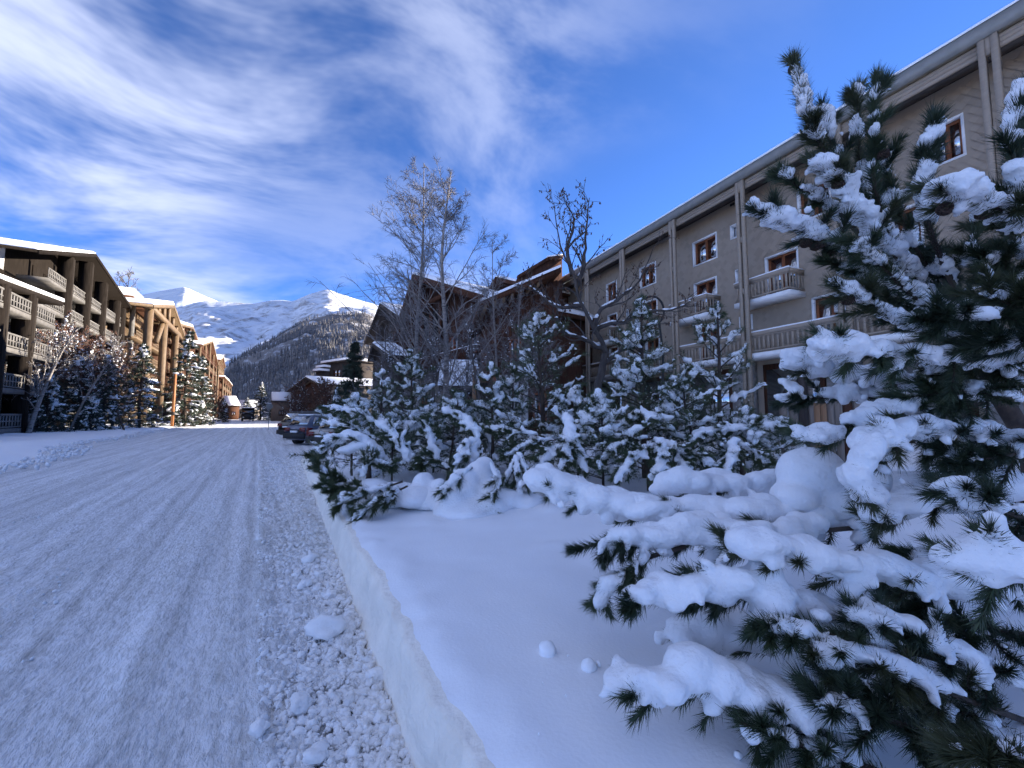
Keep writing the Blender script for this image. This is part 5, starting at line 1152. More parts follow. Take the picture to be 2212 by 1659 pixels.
n_, m_ = Xs.shape[:2]; i_ = np.arange(n_ - 1)[:, None] * m_; j_ = np.arange(m_ - 1)[None]
sn.add(Xs.reshape(-1, 3), np.stack([i_ + j_, i_ + m_ + j_, i_ + m_ + j_ + 1, i_ + j_ + 1], -1).reshape(-1, 4)); sn.build('roof_snow', SNOW, roof, smooth=False)
for k, (za, zb_) in enumerate(((0.52, 0.66), (0.665, 0.81), (0.815, 0.98))):
    fT.part('fascia_board', TAUPE2, tau, (A0 - 0.3, A1 + 0.2, z_top - zb_, z_top - za, 0.02, 0.09 + 0.012 * (k % 2)))
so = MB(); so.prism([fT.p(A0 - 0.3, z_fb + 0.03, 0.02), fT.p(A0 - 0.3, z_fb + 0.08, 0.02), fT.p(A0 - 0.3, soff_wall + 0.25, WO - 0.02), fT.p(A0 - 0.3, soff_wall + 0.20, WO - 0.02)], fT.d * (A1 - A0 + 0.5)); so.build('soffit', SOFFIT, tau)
# double posts with spacers
posts = [fT.a(2150, 0.1, 230), fT.a(1605, 0.1, 500), fT.a(1455, 0.1, 500), fT.a(1346, 0.1, 540), fT.a(1270, 0.1, 600), fT.a(1206, 0.1, 620)]
posts = posts[:1] + [(posts[0] + posts[1]) / 2] + posts[1:] + [posts[0] - 4.6, posts[0] - 9.2]
for a in posts:
    pst = fT.part('post', TAUPE2, tau, (a - 0.23, a - 0.07, 0.3, z_top - 0.53, 0.12, 0.30), (a + 0.07, a + 0.23, 0.3, z_top - 0.53, 0.12, 0.30), (a - 0.07, a + 0.07, z_top - 1.12, z_top - 0.53, 0.14, 0.28))
    for k in range(1, 5): fT.part('spacer', TAUPE2, pst, (a - 0.07, a + 0.07, z_top - 1.1 - k * ST, z_top - 0.8 - k * ST, 0.15, 0.27))
# small balconies on the second floor
for h in (w2[0], w2[1], w2[2], w2[3]):
    balcony(fT, tau, h[0] - 0.35, h[1] + 1.05, H2[0] - 0.05, H2[0] + 1.05, WO + 0.03, -0.05, sides=(True, False))
# long terrace
balcony(fT, tau, -18.0, A1 - 0.5, z_terr, z_terr + 1.08, WO + 0.03, 0.05, sides=(True, False), step=0.24, bw=0.06, slab_t=0.26)
# ground floor: stone piers and dark shop fronts
for a in np.arange(-14, 20, 4.9):
    fT.part('stone_pier', STONE, tau, (a - 0.6, a + 0.6, 0.2, z_terr - 0.27, WO + 0.04, WO + 0.5))
    fT.part('shop_front', BROWN, tau, (a + 0.9, a + 3.9, 0.3, z_terr - 0.5, WO + 0.03, WO + 0.12))
    fT.part('shop_window', GLASS, tau, (a + 1.1, a + 3.7, 0.9, z_terr - 0.8, WO + 0.13, WO + 0.16))
for k, a in enumerate(np.arange(-11, 19, 4.9)):
    m = MB(); m.lathe(fT.p(a - 1.5, z_terr - 0.55, WO + 0.3), [(0.001, -0.08), (0.06, -0.06), (0.08, 0), (0.05, 0.07), (0.001, 0.09)], 10)
    m.build('lamp_globe', WHITE, tau, smooth=True)

# ------------------------------------------------------------------ gabled chalets
def gable(fr, root, near, apex, far, depth, wallmat, zb=0.0, oh=1.4, side=0.9, rt=0.35, st=0.4, roofmat=DARKW, out=0.0, snow=True, wall=True, board=None, ridge_out=None):
    """near/apex/far: (a, z) roof line points on the front plane"""
    (an, zn), (ap, zp), (af, zf) = near, apex, far
    if wall:
        m = MB(); m.prism([fr.p(an, zb, out), fr.p(an, zn - rt, out), fr.p(ap, zp - rt, out), fr.p(af, zf - rt, out), fr.p(af, zb, out)], -fr.n * depth); m.build('wall', wallmat, root)
    for (ae, ze) in ((an, zn), (af, zf)):
        v = np.array([ae - ap, ze - zp]); Ln = np.hypot(*v); v = v / Ln; e = np.array([ae, ze]) + v * side
        nrm = np.array([-v[1], v[0]]); nrm = nrm if nrm[1] > 0 else -nrm
        def q(pt, off, o): return fr.p(pt[0] + nrm[0] * off, pt[1] + nrm[1] * off, out + o)
        m = MB(); m.prism([q((ap, zp), 0, oh), q(e, 0, oh), q(e, -rt, oh), q((ap, zp), -rt, oh)], -fr.n * (depth + oh + 0.6)); r = m.build('roof', roofmat, root)
        m = MB(); m.prism([q((ap, zp), 0.01, oh + 0.03), q(e, 0.01, oh + 0.03), q(e, -rt - 0.12, oh + 0.03), q((ap, zp), -rt - 0.12, oh + 0.03)], fr.n * 0.09); m.build('barge_board', board or roofmat, r)
        if snow:
            sn = MB(); k = 14; rg = np.random.default_rng(int(abs(ae * 37)) % 999)
            rows = []
            for o_ in (oh + 0.05, oh - 0.15, -depth * 0.5, -depth - 0.5):
                rr_ = []
                for i in range(k + 1):
                    t = i / k; pt = np.array([ap, zp]) * (1 - t) + (e + v * 0.06) * t
                    th = st * (0.8 + rg.uniform(-0.12, 0.15)) * (0.35 if o_ > oh else 1.0) * (0.45 if i == k else 1.0)
                    rr_.append((q(pt, 0.012, o_), q(pt, 0.012 + th, o_)))
                rows.append(rr_)
            V = []
            for rr_ in rows:
                for lo_, hi_ in rr_: V += [hi_]
            base_ = len(V)
            for lo_, hi_ in rows[0]: V += [lo_]
            n1, k1 = 4, k + 1; F = []
            for i in range(n1 - 1):
                for j in range(k): F.append([i * k1 + j, i * k1 + j + 1, (i + 1) * k1 + j + 1, (i + 1) * k1 + j])
            for j in range(k): F.append([j, base_ + j, base_ + j + 1, j + 1])
            b2 = len(V)
            for i in range(n1): V.append(rows[i][-1][0])
            for i in range(n1 - 1): F.append([i * k1 + k, b2 + i, b2 + i + 1, (i + 1) * k1 + k])
            sn.add(V, F); sn.build('snow', SNOW, r, smooth=False)
def boards(fr, root, a0, a1, ztop, zb, out, mat, w_=0.32, rng=None, limit=None):
    """upright wall boards, each its own piece; ztop(a) gives the height"""
    rng = rng or np.random.default_rng(3); a = a0
    while a < a1:
        b = min(a + w_ * rng.uniform(0.85, 1.2), a1); zt = min(ztop(a), ztop(b)); pr = rng.uniform(0.015, 0.05)
        if zt - zb > 0.3: fr.part('board', mat, root, (a + 0.012, b - 0.012, zb, zt, out - 0.02, out + pr))
        a = b
def mkframe(x, y, Y, az):
    P0 = at(x, y, Y); P0[2] = 0; d = np.array([math.sin(R(az)), math.cos(R(az)), 0]); n = np.array([-d[1], d[0], 0])
    if np.dot(n, -P0) < 0: n = -n
    return Frame(P0, d, n)

# R3 main gabled chalet
f3 = mkframe(893, 592, 42, -36)
ch = empty('chalet', f3.p(-2, 0, -2)); tag(ch, 'large dark-red gabled chalet behind the two tallest birches', 'chalet')
ap = f3.px(893, 592); nr = f3.px(1056, 641); fa = f3.px(845, 745)
gable(f3, ch, nr, ap, fa, 16, REDBOARD, zb=0, oh=2.0, side=0.8, rt=0.4, st=0.35, roofmat=BROWN, out=-2.0)
top3 = lambda a: (np.interp(a, [nr[0], ap[0], fa[0]], [nr[1], ap[1], fa[1]]) - 0.9)
boards(f3, ch, nr[0] + 0.2, fa[0] - 0.2, top3, 6.6, -1.97, REDBOARD, 0.62)
balcony(f3, ch, nr[0] + 3, fa[0] - 2, 6.2, 7.3, -1.95, -0.6, sides=(True, True), mat=BROWN, slabmat=DARKW, step=0.35, bw=0.09)
f3.part('loggia_shade', NEARBLACK, ch, (ap[0] - 4.2, ap[0] + 2.6, 9.4, 12.4, -1.9, -1.84))  # flat near-black sheet on the wall, painting the shaded depth of a loggia
for da in (-4.3, -2.2, 0.0, 2.7): f3.part('loggia_post', BROWN, ch, (ap[0] + da - 0.16, ap[0] + da + 0.16, 6.3, top3(ap[0] + da) + 0.3, -1.2, -0.9))
m = MB(); m.bar(f3.p(ap[0] - 6.5, top3(ap[0] - 6.5) - 0.1, -0.5), f3.p(ap[0] + 4.5, top3(ap[0] - 6.5) - 0.1, -0.5), 0.16, 0.2); m.build('tie_beam', BROWN, ch)
m = MB(); m.bar(f3.p(ap[0], ap[1] - 1.1, -0.5), f3.p(ap[0], top3(ap[0] - 6.5), -0.5), 0.16, 0.16); m.build('king_post', BROWN, ch)
f3.part('lower_wall', STONE, ch, (nr[0] + 0.1, fa[0] - 0.1, 0, 5.9, -1.98, -1.8))
for k in range(4): window(f3, ch, nr[0] + 4 + k * 4.2, nr[0] + 5.6 + k * 4.2, 7.0, 9.0, -1.9, casing=BROWN, sash=ORANGEB, mull=1, depth=0.05, proud=0.1)
for k in range(3): window(f3, ch, nr[0] + 4 + k * 5, nr[0] + 5.8 + k * 5, 2.8, 4.8, -1.78, casing=BROWN, sash=ORANGEB, mull=1, depth=0.05, proud=0.1)
# stone chimney-breast pillar
f3.part('stone_pillar', STONE, ch, (ap[0] + 3.2, ap[0] + 4.6, 0, 8.2, -1.7, 0.3))
# small gable on the roof behind
f3b = mkframe(1072, 605, 40, -36); a_ = f3b.px(1072, 598); b_ = f3b.px(1122, 610); c_ = f3b.px(1054, 628)
dm = empty('chalet', f3b.p(0, 0, -4)); tag(dm, 'small brown gable peeping over the roofs between chalet and taupe house', 'chalet')
gable(f3b, dm, b_, a_, c_, 9, BROWN, zb=0, oh=0.8, side=0.4, rt=0.25, st=0.25, roofmat=BROWN, out=-0.8)

# R2 brown boarded wing
f2 = Frame(at(1040, HZ, 25.5) * [1, 1, 0], (0.985, 0.17, 0), (0.17, -0.985, 0))
br2 = empty('chalet', f2.p(3, 0, -1)); tag(br2, 'dark brown boarded wing with a snow-edged roof slope next to the taupe house', 'chalet')
lo = f2.px(1036, 652, 1.0); hi = f2.px(1212, 577, 1.0)
m = MB(); v = np.array([hi[0] - lo[0], hi[1] - lo[1]]); v /= np.hypot(*v)
a_l = f2.a(1062, 0); a_r = f2.a(1206, 0)
zl = lambda a: lo[1] + (a - lo[0]) * (hi[1] - lo[1]) / (hi[0] - lo[0])
m.prism([f2.p(a_l, 0, 0), f2.p(a_l, zl(a_l) - 0.5, 0), f2.p(a_r, zl(a_r) - 0.5, 0), f2.p(a_r, 0, 0)], -f2.n * 13); m.build('wall', BROWN, br2)
m = MB(); m.prism([f2.p(lo[0], lo[1], 1.0), f2.p(hi[0], hi[1], 1.0), f2.p(hi[0], hi[1] - 0.32, 1.0), f2.p(lo[0], lo[1] - 0.32, 1.0)], -f2.n * 14); r2 = m.build('roof', BROWN, br2)
m = MB(); Xs = []
rg = np.random.default_rng(2)
for a in np.linspace(lo[0], hi[0], 26): Xs.append([f2.p(a, zl(a) + 0.005, 1.03), f2.p(a, zl(a) + 0.14 + rg.uniform(-0.04, 0.05), 0.98), f2.p(a, zl(a) + 0.3, 0.5), f2.p(a, zl(a) + 0.3, -13)])
Xs = np.array(Xs); i_ = np.arange(25)[:, None] * 4; j_ = np.arange(3)[None]; m.add(Xs.reshape(-1, 3), np.stack([i_ + j_, i_ + 4 + j_, i_ + 5 + j_, i_ + j_ + 1], -1).reshape(-1, 4)); m.build('snow', SNOW, r2)
for k in range(7):
    a = lo[0] + 0.3 + k * 0.55; m = MB(); m.prism([f2.p(a, zl(a) - 0.33, 0.95), f2.p(a + 0.16, zl(a + 0.16) - 0.33, 0.95), f2.p(a + 0.16, zl(a + .16) - 0.6, 0.95), f2.p(a, zl(a) - 0.6, 0.95)], -f2.n * 3); m.build('rafter', TIMBER, br2)
boards(f2, br2, a_l, a_r, lambda a: zl(a) - 0.55, 4.2, 0.0, BROWN, 0.30, np.random.default_rng(6))
f2.part('lower_wall', RENDER, br2, (f2.a(1078), f2.a(1140), 0, 4.1, 0.0, 0.12))
f2.part('drain_pipe', DARKW, br2, (f2.a(1085) - 0.05, f2.a(1085) + 0.05, 0, 5.0, 0.13, 0.22))
f2.part('red_panel', ORANGEB, br2, (f2.a(1062), f2.a(1076), 2.9, 4.2, 0.02, 0.08))
window(f2, br2, f2.a(1150), f2.a(1180), 1.2, 3.0, 0.02, casing=BROWN, mull=1, depth=0.04, proud=0.08)
window(f2, br2, f2.a(1100), f2.a(1125), 5.2, 6.4, 0.05, casing=BROWN, mull=1, depth=0.04, proud=0.08)
# upper brown roof side behind
f2b = Frame(at(1110, HZ, 36) * [1, 1, 0], (0.985, 0.17, 0), (0.17, -0.985, 0))
ub = empty('chalet', f2b.p(2, 0, -2)); tag(ub, 'brown shingled roof flank rising above the snow-edged wing', 'chalet')
pa, pb, pc = f2b.px(1118, 600), f2b.px(1182, 561), f2b.px(1214, 557)
m = MB(); m.prism([f2b.p(pa[0], 0), f2b.p(*pa), f2b.p(*pb), f2b.p(*pc), f2b.p(pc[0], 0)], -f2b.n * 8); m.build('wall', REDBOARD, ub)
m = MB(); m.bar(f2b.p(*pa, 0.1), f2b.p(*pb, 0.1), 0.3, 0.12); m.bar(f2b.p(*pb, 0.1), f2b.p(*pc, 0.1), 0.3, 0.12); m.build('roof', BROWN, ub)
m = MB(); m.bar(f2b.p(pb[0], pb[1] + 0.2, -1), f2b.p(pc[0], pc[1] + 0.2, -1), 1.2, 0.1); m.build('snow', SNOW, ub)

# R4 narrow dark chalet
f4 = mkframe(822, 655, 54, -36)
c4 = empty('chalet', f4.p(0, 0, -2)); tag(c4, 'narrow dark weathered chalet gable left of the big red chalet', 'chalet')
ap4 = f4.px(822, 655); fa4 = f4.px(789, 738); nr4 = (2 * ap4[0] - fa4[0] - 3, fa4[1])
gable(f4, c4, nr4, ap4, fa4, 10, DARKW, zb=0, oh=1.2, side=0.3, rt=0.3, st=0.25, roofmat=DARKW, out=-1.2)
boards(f4, c4, nr4[0] + 0.2, fa4[0] - 0.2, lambda a: np.interp(a, [nr4[0], ap4[0], fa4[0]], [nr4[1], ap4[1], fa4[1]]) - 0.7, 6.0, -1.18, DARKW, 0.6, np.random.default_rng(9))
f4.part('lower_wall', STONE, c4, (nr4[0], fa4[0] - 0.3, 0, 5.6, -1.2, -0.9))
window(f4, c4, ap4[0] - 1.6, ap4[0] - 0.3, 7.4, 9.0, -1.1, casing=DARKW, sash=BROWN, depth=0.05, proud=0.08)
# its little porch roof
f4b = mkframe(806, 742, 38, -36); p1, p2, p3 = f4b.px(806, 741), f4b.px(836, 764), f4b.px(797, 775)
c4b = empty('porch', f4b.p(0, 0, -1)); tag(c4b, 'small snow-covered porch roof below the dark weathered gable', 'porch')
gable(f4b, c4b, p2, p1, p3, 1.2, DARKW, zb=0, oh=0.4, side=0.2, rt=0.2, st=0.25, roofmat=DARKW, out=-0.4)

# entrance canopy with the sign
f5 = Frame(at(985, HZ, 20) * [1, 1, 0], (0.99, 0.12, 0), (0.12, -0.99, 0))
cn = empty('entrance_canopy', f5.p(0, 0, -1)); tag(cn, 'snow-covered lean-to canopy over the dark chalet entrance', 'canopy')
ca0, cz0 = f5.px(948, 833); ca1, cz1 = f5.px(1034, 836); _, czt = f5.px(985, 784, -3.0)
m = MB(); m.prism([f5.p(ca0, cz0 - 0.02, 0.0), f5.p(ca0, cz0 - 0.26, 0.0), f5.p(ca0, czt - 0.3, -3.2), f5.p(ca0, czt - 0.04, -3.2)], f5.d * (ca1 - ca0)); m.build('roof', DARKW, cn)
rg = np.random.default_rng(77); Xs = []
for a in np.linspace(ca0 - 0.05, ca1 + 0.05, 30): Xs.append([f5.p(a, cz0 - 0.0, 0.06), f5.p(a, cz0 + 0.16 + rg.uniform(-0.03, 0.03), 0.04), f5.p(a, cz0 + 0.26, -0.3), f5.p(a, czt + 0.22, -3.2)])
Xs = np.array(Xs); i_ = np.arange(29)[:, None] * 4; j_ = np.arange(3)[None]; m = MB(); m.add(Xs.reshape(-1, 3), np.stack([i_ + j_, i_ + 4 + j_, i_ + 5 + j_, i_ + j_ + 1], -1).reshape(-1, 4)); m.build('snow', SNOW, cn, smooth=True)
f5.part('rear_wall', DARKW, cn, (ca0, ca1 + 1.5, 0.2, cz0 + 0.4, -3.2, -3.0))
for k in range(3): f5.part('beam', BROWN, cn, (ca0 + 0.1, ca1 - 0.1, cz0 - 0.62 - k * 0.42, cz0 - 0.36 - k * 0.42, -1.4 - k * 0.6, -1.2 - k * 0.6))
f5.part('stone_base', STONE, cn, (f5.a(1000), f5.a(1018), 0.3, 1.55, -0.9, -0.3))
for a in (ca0 + 0.2, ca1 - 0.15): f5.part('canopy_post', TIMBER, cn, (a - 0.1, a + 0.1, 0.2, cz0 - 0.27, -0.5, -0.3))
sgb = empty('shop_sign', f5.p(f5.a(1065), 1.9, 0.4)); tag(sgb, 'dark board with white letters OOX beside the entrance canopy', 'sign')
a0_, z1_ = f5.px(1048, 862, 0.4); a1_, z0_ = f5.px(1085, 882, 0.4)
f5.part('board', NEARBLACK, sgb, (a0_, a1_, z0_, z1_, 0.36, 0.42))
tx = bpy.data.curves.new('letters', 'FONT'); tx.body = 'OOX'; tx.size = 0.36; tx.extrude = 0.01; tx.align_x = 'LEFT'; tx.align_y = 'CENTER'
to = bpy.data.objects.new('lettering', tx); link(to); _me = bpy.data.meshes.new_from_object(to.evaluated_get(bpy.context.evaluated_depsgraph_get())); bpy.data.objects.remove(to); to = mk('lettering', _me, WHITE)
to.location = [float(v) for v in f5.p(f5.a(1051, 0.4), (z0_ + z1_) / 2, 0.44)]; to.rotation_euler = (math.pi / 2, 0, math.atan2(f5.d[1], f5.d[0])); attach(to, sgb)

# R5 stepped roofs, R6 low gable, R7 small house, R8 street-end house
f6 = mkframe(661, 815, 90, -36); c6 = empty('chalet', f6.p(0, 0, -2)); tag(c6, 'low gabled house with a long left roof slope behind the parked cars', 'chalet')
ap6 = f6.px(660, 814); l6 = f6.px(603, 858); r6 = f6.px(690, 829)
gable(f6, c6, r6, ap6, l6, 14, GREYW, zb=0, oh=1.5, side=0.2, rt=0.35, st=0.35, roofmat=DARKW, out=-1.5)
boards(f6, c6, min(r6[0], l6[0]) + 0.3, max(r6[0], l6[0]) - 0.3, lambda a: np.interp(a, sorted([r6[0], ap6[0], l6[0]]), [r6[1], ap6[1], l6[1]]) - 0.8, 0.3, -1.48, BROWN, 1.0, np.random.default_rng(4))
c5 = empty('chalet', at(715, HZ, 108) * [1, 1, 0]); tag(c5, 'brown chalet with three stepped snow-capped roofs above the low gabled house', 'chalet')
f7 = mkframe(715, 800, 108, -52)
for x0, x1, yt, dd in ((676, 690, 797, 2.0), (682, 700, 790, 1.0), (693, 752, 780, 0.0)):
    aL, zT = f7.px(x0, yt, dd); aR, _ = f7.px(x1, yt, dd); aL, aR = min(aL, aR), max(aL, aR)
    wl = f7.part('wall', DARKW, c5, (aL + 0.4, aR - 0.2, 0, zT - 0.9, dd - 8, dd - 0.8))
    rf_ = f7.part('roof', DARKW, c5, (aL, aR, zT - 0.9, zT - 0.6, dd - 9, dd))
    f7.part('snow', SNOW, rf_, (aL - 0.02, aR + 0.02, zT - 0.59, zT, dd - 9, dd + 0.03))
    window(f7, c5, aL + (aR - aL) * 0.35, aL + (aR - aL) * 0.6, zT - 4.6, zT - 2.8, dd - 0.75, casing=DARKW, sash=BROWN, depth=0.05, proud=0.1)
balcony(f7, c5, f7.a(700), f7.a(745) if f7.a(745) > f7.a(700) else f7.a(700) + 5, 3.6, 4.6, -0.75, 0.4, mat=BROWN, slabmat=DARKW, step=0.5, bw=0.12) if f7.a(745) > f7.a(700) else balcony(f7, c5, f7.a(745), f7.a(700), 3.6, 4.6, -0.75, 0.4, mat=BROWN, slabmat=DARKW, step=0.5, bw=0.12)
def small_house(lab, x0, x1, yridge, yeave, Y, mat, az=58):
    fr = mkframe((x0 + x1) / 2, HZ, Y, az); a0, a1 = sorted((fr.a(x0), fr.a(x1))); _, ze = fr.px((x0 + x1) / 2, yeave); _, zr = fr.px((x0 + x1) / 2, yridge, -3)
    rt_ = empty('house', fr.p((a0 + a1) / 2, 0, -3)); tag(rt_, lab, 'house')
    fr.part('wall', mat, rt_, (a0 + 0.12, a1 - 0.12, 0, ze, -6.5, -0.3))
    m = MB(); m.prism([fr.p(a0, ze - 0.05, 0), fr.p(a0, ze - 0.25, 0), fr.p(a0, zr - 0.3, -3.2), fr.p(a0, ze - 0.25, -7), fr.p(a0, ze - 0.05, -7), fr.p(a0, zr, -3.2)], fr.d * (a1 - a0)); r = m.build('roof', DARKW, rt_)
    m = MB(); m.prism([fr.p(a0 - 0.05, ze - 0.04, 0.05), fr.p(a0 - 0.05, zr + 0.02, -3.2), fr.p(a0 - 0.05, ze - 0.04, -7.05), fr.p(a0 - 0.05, ze + 0.3, -7), fr.p(a0 - 0.05, zr + 0.4, -3.2), fr.p(a0 - 0.05, ze + 0.3, 0.0)], fr.d * (a1 - a0 + 0.1)); m.build('snow', SNOW, r)
    window(fr, rt_, (a0 + a1) / 2 - 0.5, (a0 + a1) / 2 + 0.5, 1.4, 2.6, -0.25, casing=DARKW, sash=BROWN, depth=0.04, proud=0.08)
small_house('tiny house with a snowy roof left of the low gabled house', 590, 632, 850, 866, 104, GREYW)
small_house('brown house at the far left end of the street', 497, 523, 858, 876, 135, BROWN, az=30)
small_house('low house with a wide white roof closing the street', 512, 560, 866, 884, 165, GREYW, az=70)

# ------------------------------------------------------------------ left side of the street
fL = Frame(rp(0, -18.7), RD, RN)
L1 = empty('apartment_chalet', fL.p(60, 0, -3)); tag(L1, 'huge dark timber apartment chalet with stacked white balconies at the left edge', 'building')
apL = fL.px(205, 548, 1.2); faL = fL.px(281, 660, 1.2); nl_ = fL.px(40, 529, 1.2)
nrL = fL.px(85, 539, 1.2)
gable(fL, L1, nrL, apL, faL, 20, UMBER, zb=0, oh=1.2, side=0.4, rt=0.28, st=0.32, roofmat=UMBER, out=0.0, board=UMBER, wall=False)
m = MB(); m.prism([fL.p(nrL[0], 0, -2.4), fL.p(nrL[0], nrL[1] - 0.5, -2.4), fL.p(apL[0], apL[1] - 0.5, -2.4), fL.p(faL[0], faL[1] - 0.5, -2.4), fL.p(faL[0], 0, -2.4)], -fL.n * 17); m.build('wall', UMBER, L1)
zrowA = fL.px(134 * 1.0, 612, 0.4)
def Lz(zx, zy, out=0.4): return fL.px(zx * 0.13333, 501.4 + zy * 0.13333, out)
aA0, zA = Lz(740, 720); aA1, _ = Lz(1840, 1230); aEnd = faL[0] - 0.6
zAr = Lz(1000, 672)[1]; stL = 2.85
aN = nrL[0] + 0.8
rowsL = [(zA - k * stL, aA0 if k == 0 else aN, aEnd) for k in range(6)]
postL = [Lz(1105, 500)[0], Lz(1425, 560)[0], Lz(1672, 800)[0], Lz(1890, 1060)[0], aEnd]
topL = lambda a: np.interp(a, [nrL[0], apL[0], faL[0]], [nrL[1], apL[1], faL[1]]) - 0.6
def lattice(fr, root, a0, a1, zs, zr, out, slab=WHITE, rail=WHITE, depth=2.2, step=0.42):
    b = fr.part('balcony', slab, root, (a0, a1, zs - 0.35, zs, out - depth, out))
    m = MB(); fr.box(m, a0, a1, zr - 0.14, zr, out - 0.09, out - 0.02); fr.box(m, a0, a1, zs + 0.06, zs + 0.16, out - 0.09, out - 0.02); fr.box(m, a0, a1, (zs + zr) / 2 - 0.05, (zs + zr) / 2 + 0.03, out - 0.08, out - 0.03)
    a = a0 + 0.1
    while a < a1: fr.box(m, a - 0.09, a + 0.09, zs + 0.16, zr - 0.14, out - 0.075, out - 0.035); a += step
    m.build('railing', rail, b)
for k, (zs, a0, a1) in enumerate(rowsL):
    zt = topL(a1) - zs
    e1 = a1
    while topL(e1) < zs + 1.2 and e1 > a0: e1 -= 0.5
    cuts = [a0] + [p for p in postL if a0 < p < e1] + [e1]
    for c0_, c1_ in zip(cuts[:-1], cuts[1:]): lattice(fL, L1, c0_ + 0.35, c1_ - 0.35, zs, zs + 1.05, 0.5, slab=CONC, rail=CONC)
    for j in range(len(cuts) - 1):
        c0_, c1_ = cuts[j], cuts[j + 1]
        if min(topL(c0_), topL(c1_)) < zs + 2.4 or c1_ - c0_ < 2.5: continue
        fL.part('panel', RENDER if (j + k) % 3 == 0 else UMBER, L1, (c0_ + 0.5, (c0_ + c1_) / 2, zs, zs + 2.4, -2.38, -2.3))
        window(fL, L1, (c0_ + c1_) / 2 + 0.2, c1_ - 0.5, zs + 0.1, zs + 2.1, -2.33, casing=UMBER, sash=UMBER, depth=0.03, proud=0.08)
for a in postL:
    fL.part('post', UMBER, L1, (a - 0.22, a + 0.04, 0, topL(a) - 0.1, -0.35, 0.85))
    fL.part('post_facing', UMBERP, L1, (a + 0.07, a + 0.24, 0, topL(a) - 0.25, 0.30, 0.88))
# white-boarded top balcony cheek
fL.part('cheek', RENDER, L1, (nrL[0] + 0.6, aA0 - 0.2, zA + 0.1, zA + 2.5, -2.38, -2.3))
# lower wing in front
fW = Frame(rp(0, -15.2), RD, RN)
LW = empty('apartment_wing', fW.p(45, 0, -1)); tag(LW, 'lower balcony wing with a snowy sloping roof in front of the huge left chalet', 'building')
w0 = fW.px(-260, 505); w1_ = fW.px(0, 592); w2_ = fW.px(137, 652)
m = MB(); m.prism([fW.p(*w0), fW.p(*w2_), fW.p(w2_[0], w2_[1] - 0.4), fW.p(w0[0], w0[1] - 0.4)], -fW.n * 3.4); rw = m.build('roof', UMBER, LW)
m = MB(); m.prism([fW.p(w0[0], w0[1] + 0.01, 0.05), fW.p(w2_[0] + 0.1, w2_[1] + 0.01, 0.05), fW.p(w2_[0] + 0.1, w2_[1] + 0.3, 0.02), fW.p(w0[0], w0[1] + 0.35, 0.02)], -fW.n * 3.4); m.build('snow', SNOW, rw)
fW.part('wall', UMBER, LW, (w0[0], w2_[0] - 1.0, 0, min(w0[1], w2_[1]) - 0.6, -3.4, -2.4))
zwl = lambda a: np.interp(a, [w0[0], w2_[0]], [w0[1], w2_[1]])
_, zr1 = fW.px(20 * 0.1333, 501.4 + 1150 * .1333); pw = [fW.a(65, 0, 700), fW.a(3, 0, 700), fW.a(-120, 0, 700)]
for k in range(4):
    zs = zr1 - k * 2.85; lattice(fW, LW, w0[0] + 0.3, w2_[0] - 1.6, zs, zs + 1.05, 0.1, slab=CONC, rail=CONC)
    for j in range(4): window(fW, LW, w2_[0] - 5.5 - j * 5, w2_[0] - 3.6 - j * 5, zs + 0.1, zs + 2.0, -2.38, casing=UMBER, sash=UMBER, depth=0.03, proud=0.08)
for a in pw: fW.part('post', UMBER, LW, (a - 0.24, a + 0.04, 0, zwl(a) - 0.3, -0.9, 0.2)); fW.part('post_facing', UMBERP, LW, (a + 0.08, a + 0.3, 0, zwl(a) - 0.5, -0.18, 0.22))
fW.part('base_wall', STONE, LW, (w0[0], w2_[0] - 1.2, 0, zr1 - 3 * 2.85 - 0.4, -2.3, 0.0))

# L2 golden timber porch gable
fG = Frame(rp(0, -15.0), RD, RN)
L2 = empty('timber_building', fG.p(110, 0, -3)); tag(L2, 'golden timber building with an open trussed gable, lit by the sun', 'building')
def cr4(x, y): return (350 + x * 0.25326) * D, (830 + y * 0.25326) * D
apG = fG.px(*cr4(630, 250)); nG = fG.px(*cr4(400, 288)); fG2 = fG.px(*cr4(752, 578))
hb = (nG[0], fG2[0]); zchord = (nG[1] + fG2[1]) / 2
half = max(apG[0] - nG[0], fG2[0] - apG[0]); nG = (apG[0] - half, zchord); fGp = (apG[0] + half, zchord)
gable(fG, L2, nG, apG, fGp, 14, TIMBER, zb=0, oh=0.6, side=0.8, rt=0.5, st=0.7, roofmat=TIMBER, out=-0.6, wall=False, board=TIMBER)
m = MB(); m.prism([fG.p(nG[0], 0, -5), fG.p(nG[0], nG[1] - 0.6, -5), fG.p(apG[0], apG[1] - 0.6, -5), fG.p(fGp[0], fGp[1] - 0.6, -5), fG.p(fGp[0], 0, -5)], -fG.n * 10); m.build('wall', TIMBER, L2)
def beam(fr, root, name, a0, z0, a1, z1, out, hw=0.35, hh=0.35, mat=TIMBER):
    m = MB(); m.bar(fr.p(a0, z0, out), fr.p(a1, z1, out), hw, hh); return m.build(name, mat, root)
beam(fG, L2, 'tie_beam', nG[0] - 0.5, zchord - 0.3, fGp[0] + 0.5, zchord - 0.3, -0.7, 0.4, 0.45)
for t in (-0.55, -0.28, 0.0, 0.28, 0.55): a = apG[0] + half * t; beam(fG, L2, 'king_post', a, zchord, a, np.interp(abs(t), [0, 1], [apG[1], zchord]) - 0.5, -0.7, 0.22, 0.22)
pg = [fG.a(cr4(512, 600)[0], -0.7, 720), fG.a(cr4(655, 650)[0], -0.7, 720)]
for a in [nG[0] + 0.8] + pg: fG.part('post', TIMBER, L2, (a - 0.5, a + 0.5, 0, zchord - 0.75, -1.2, -0.2))
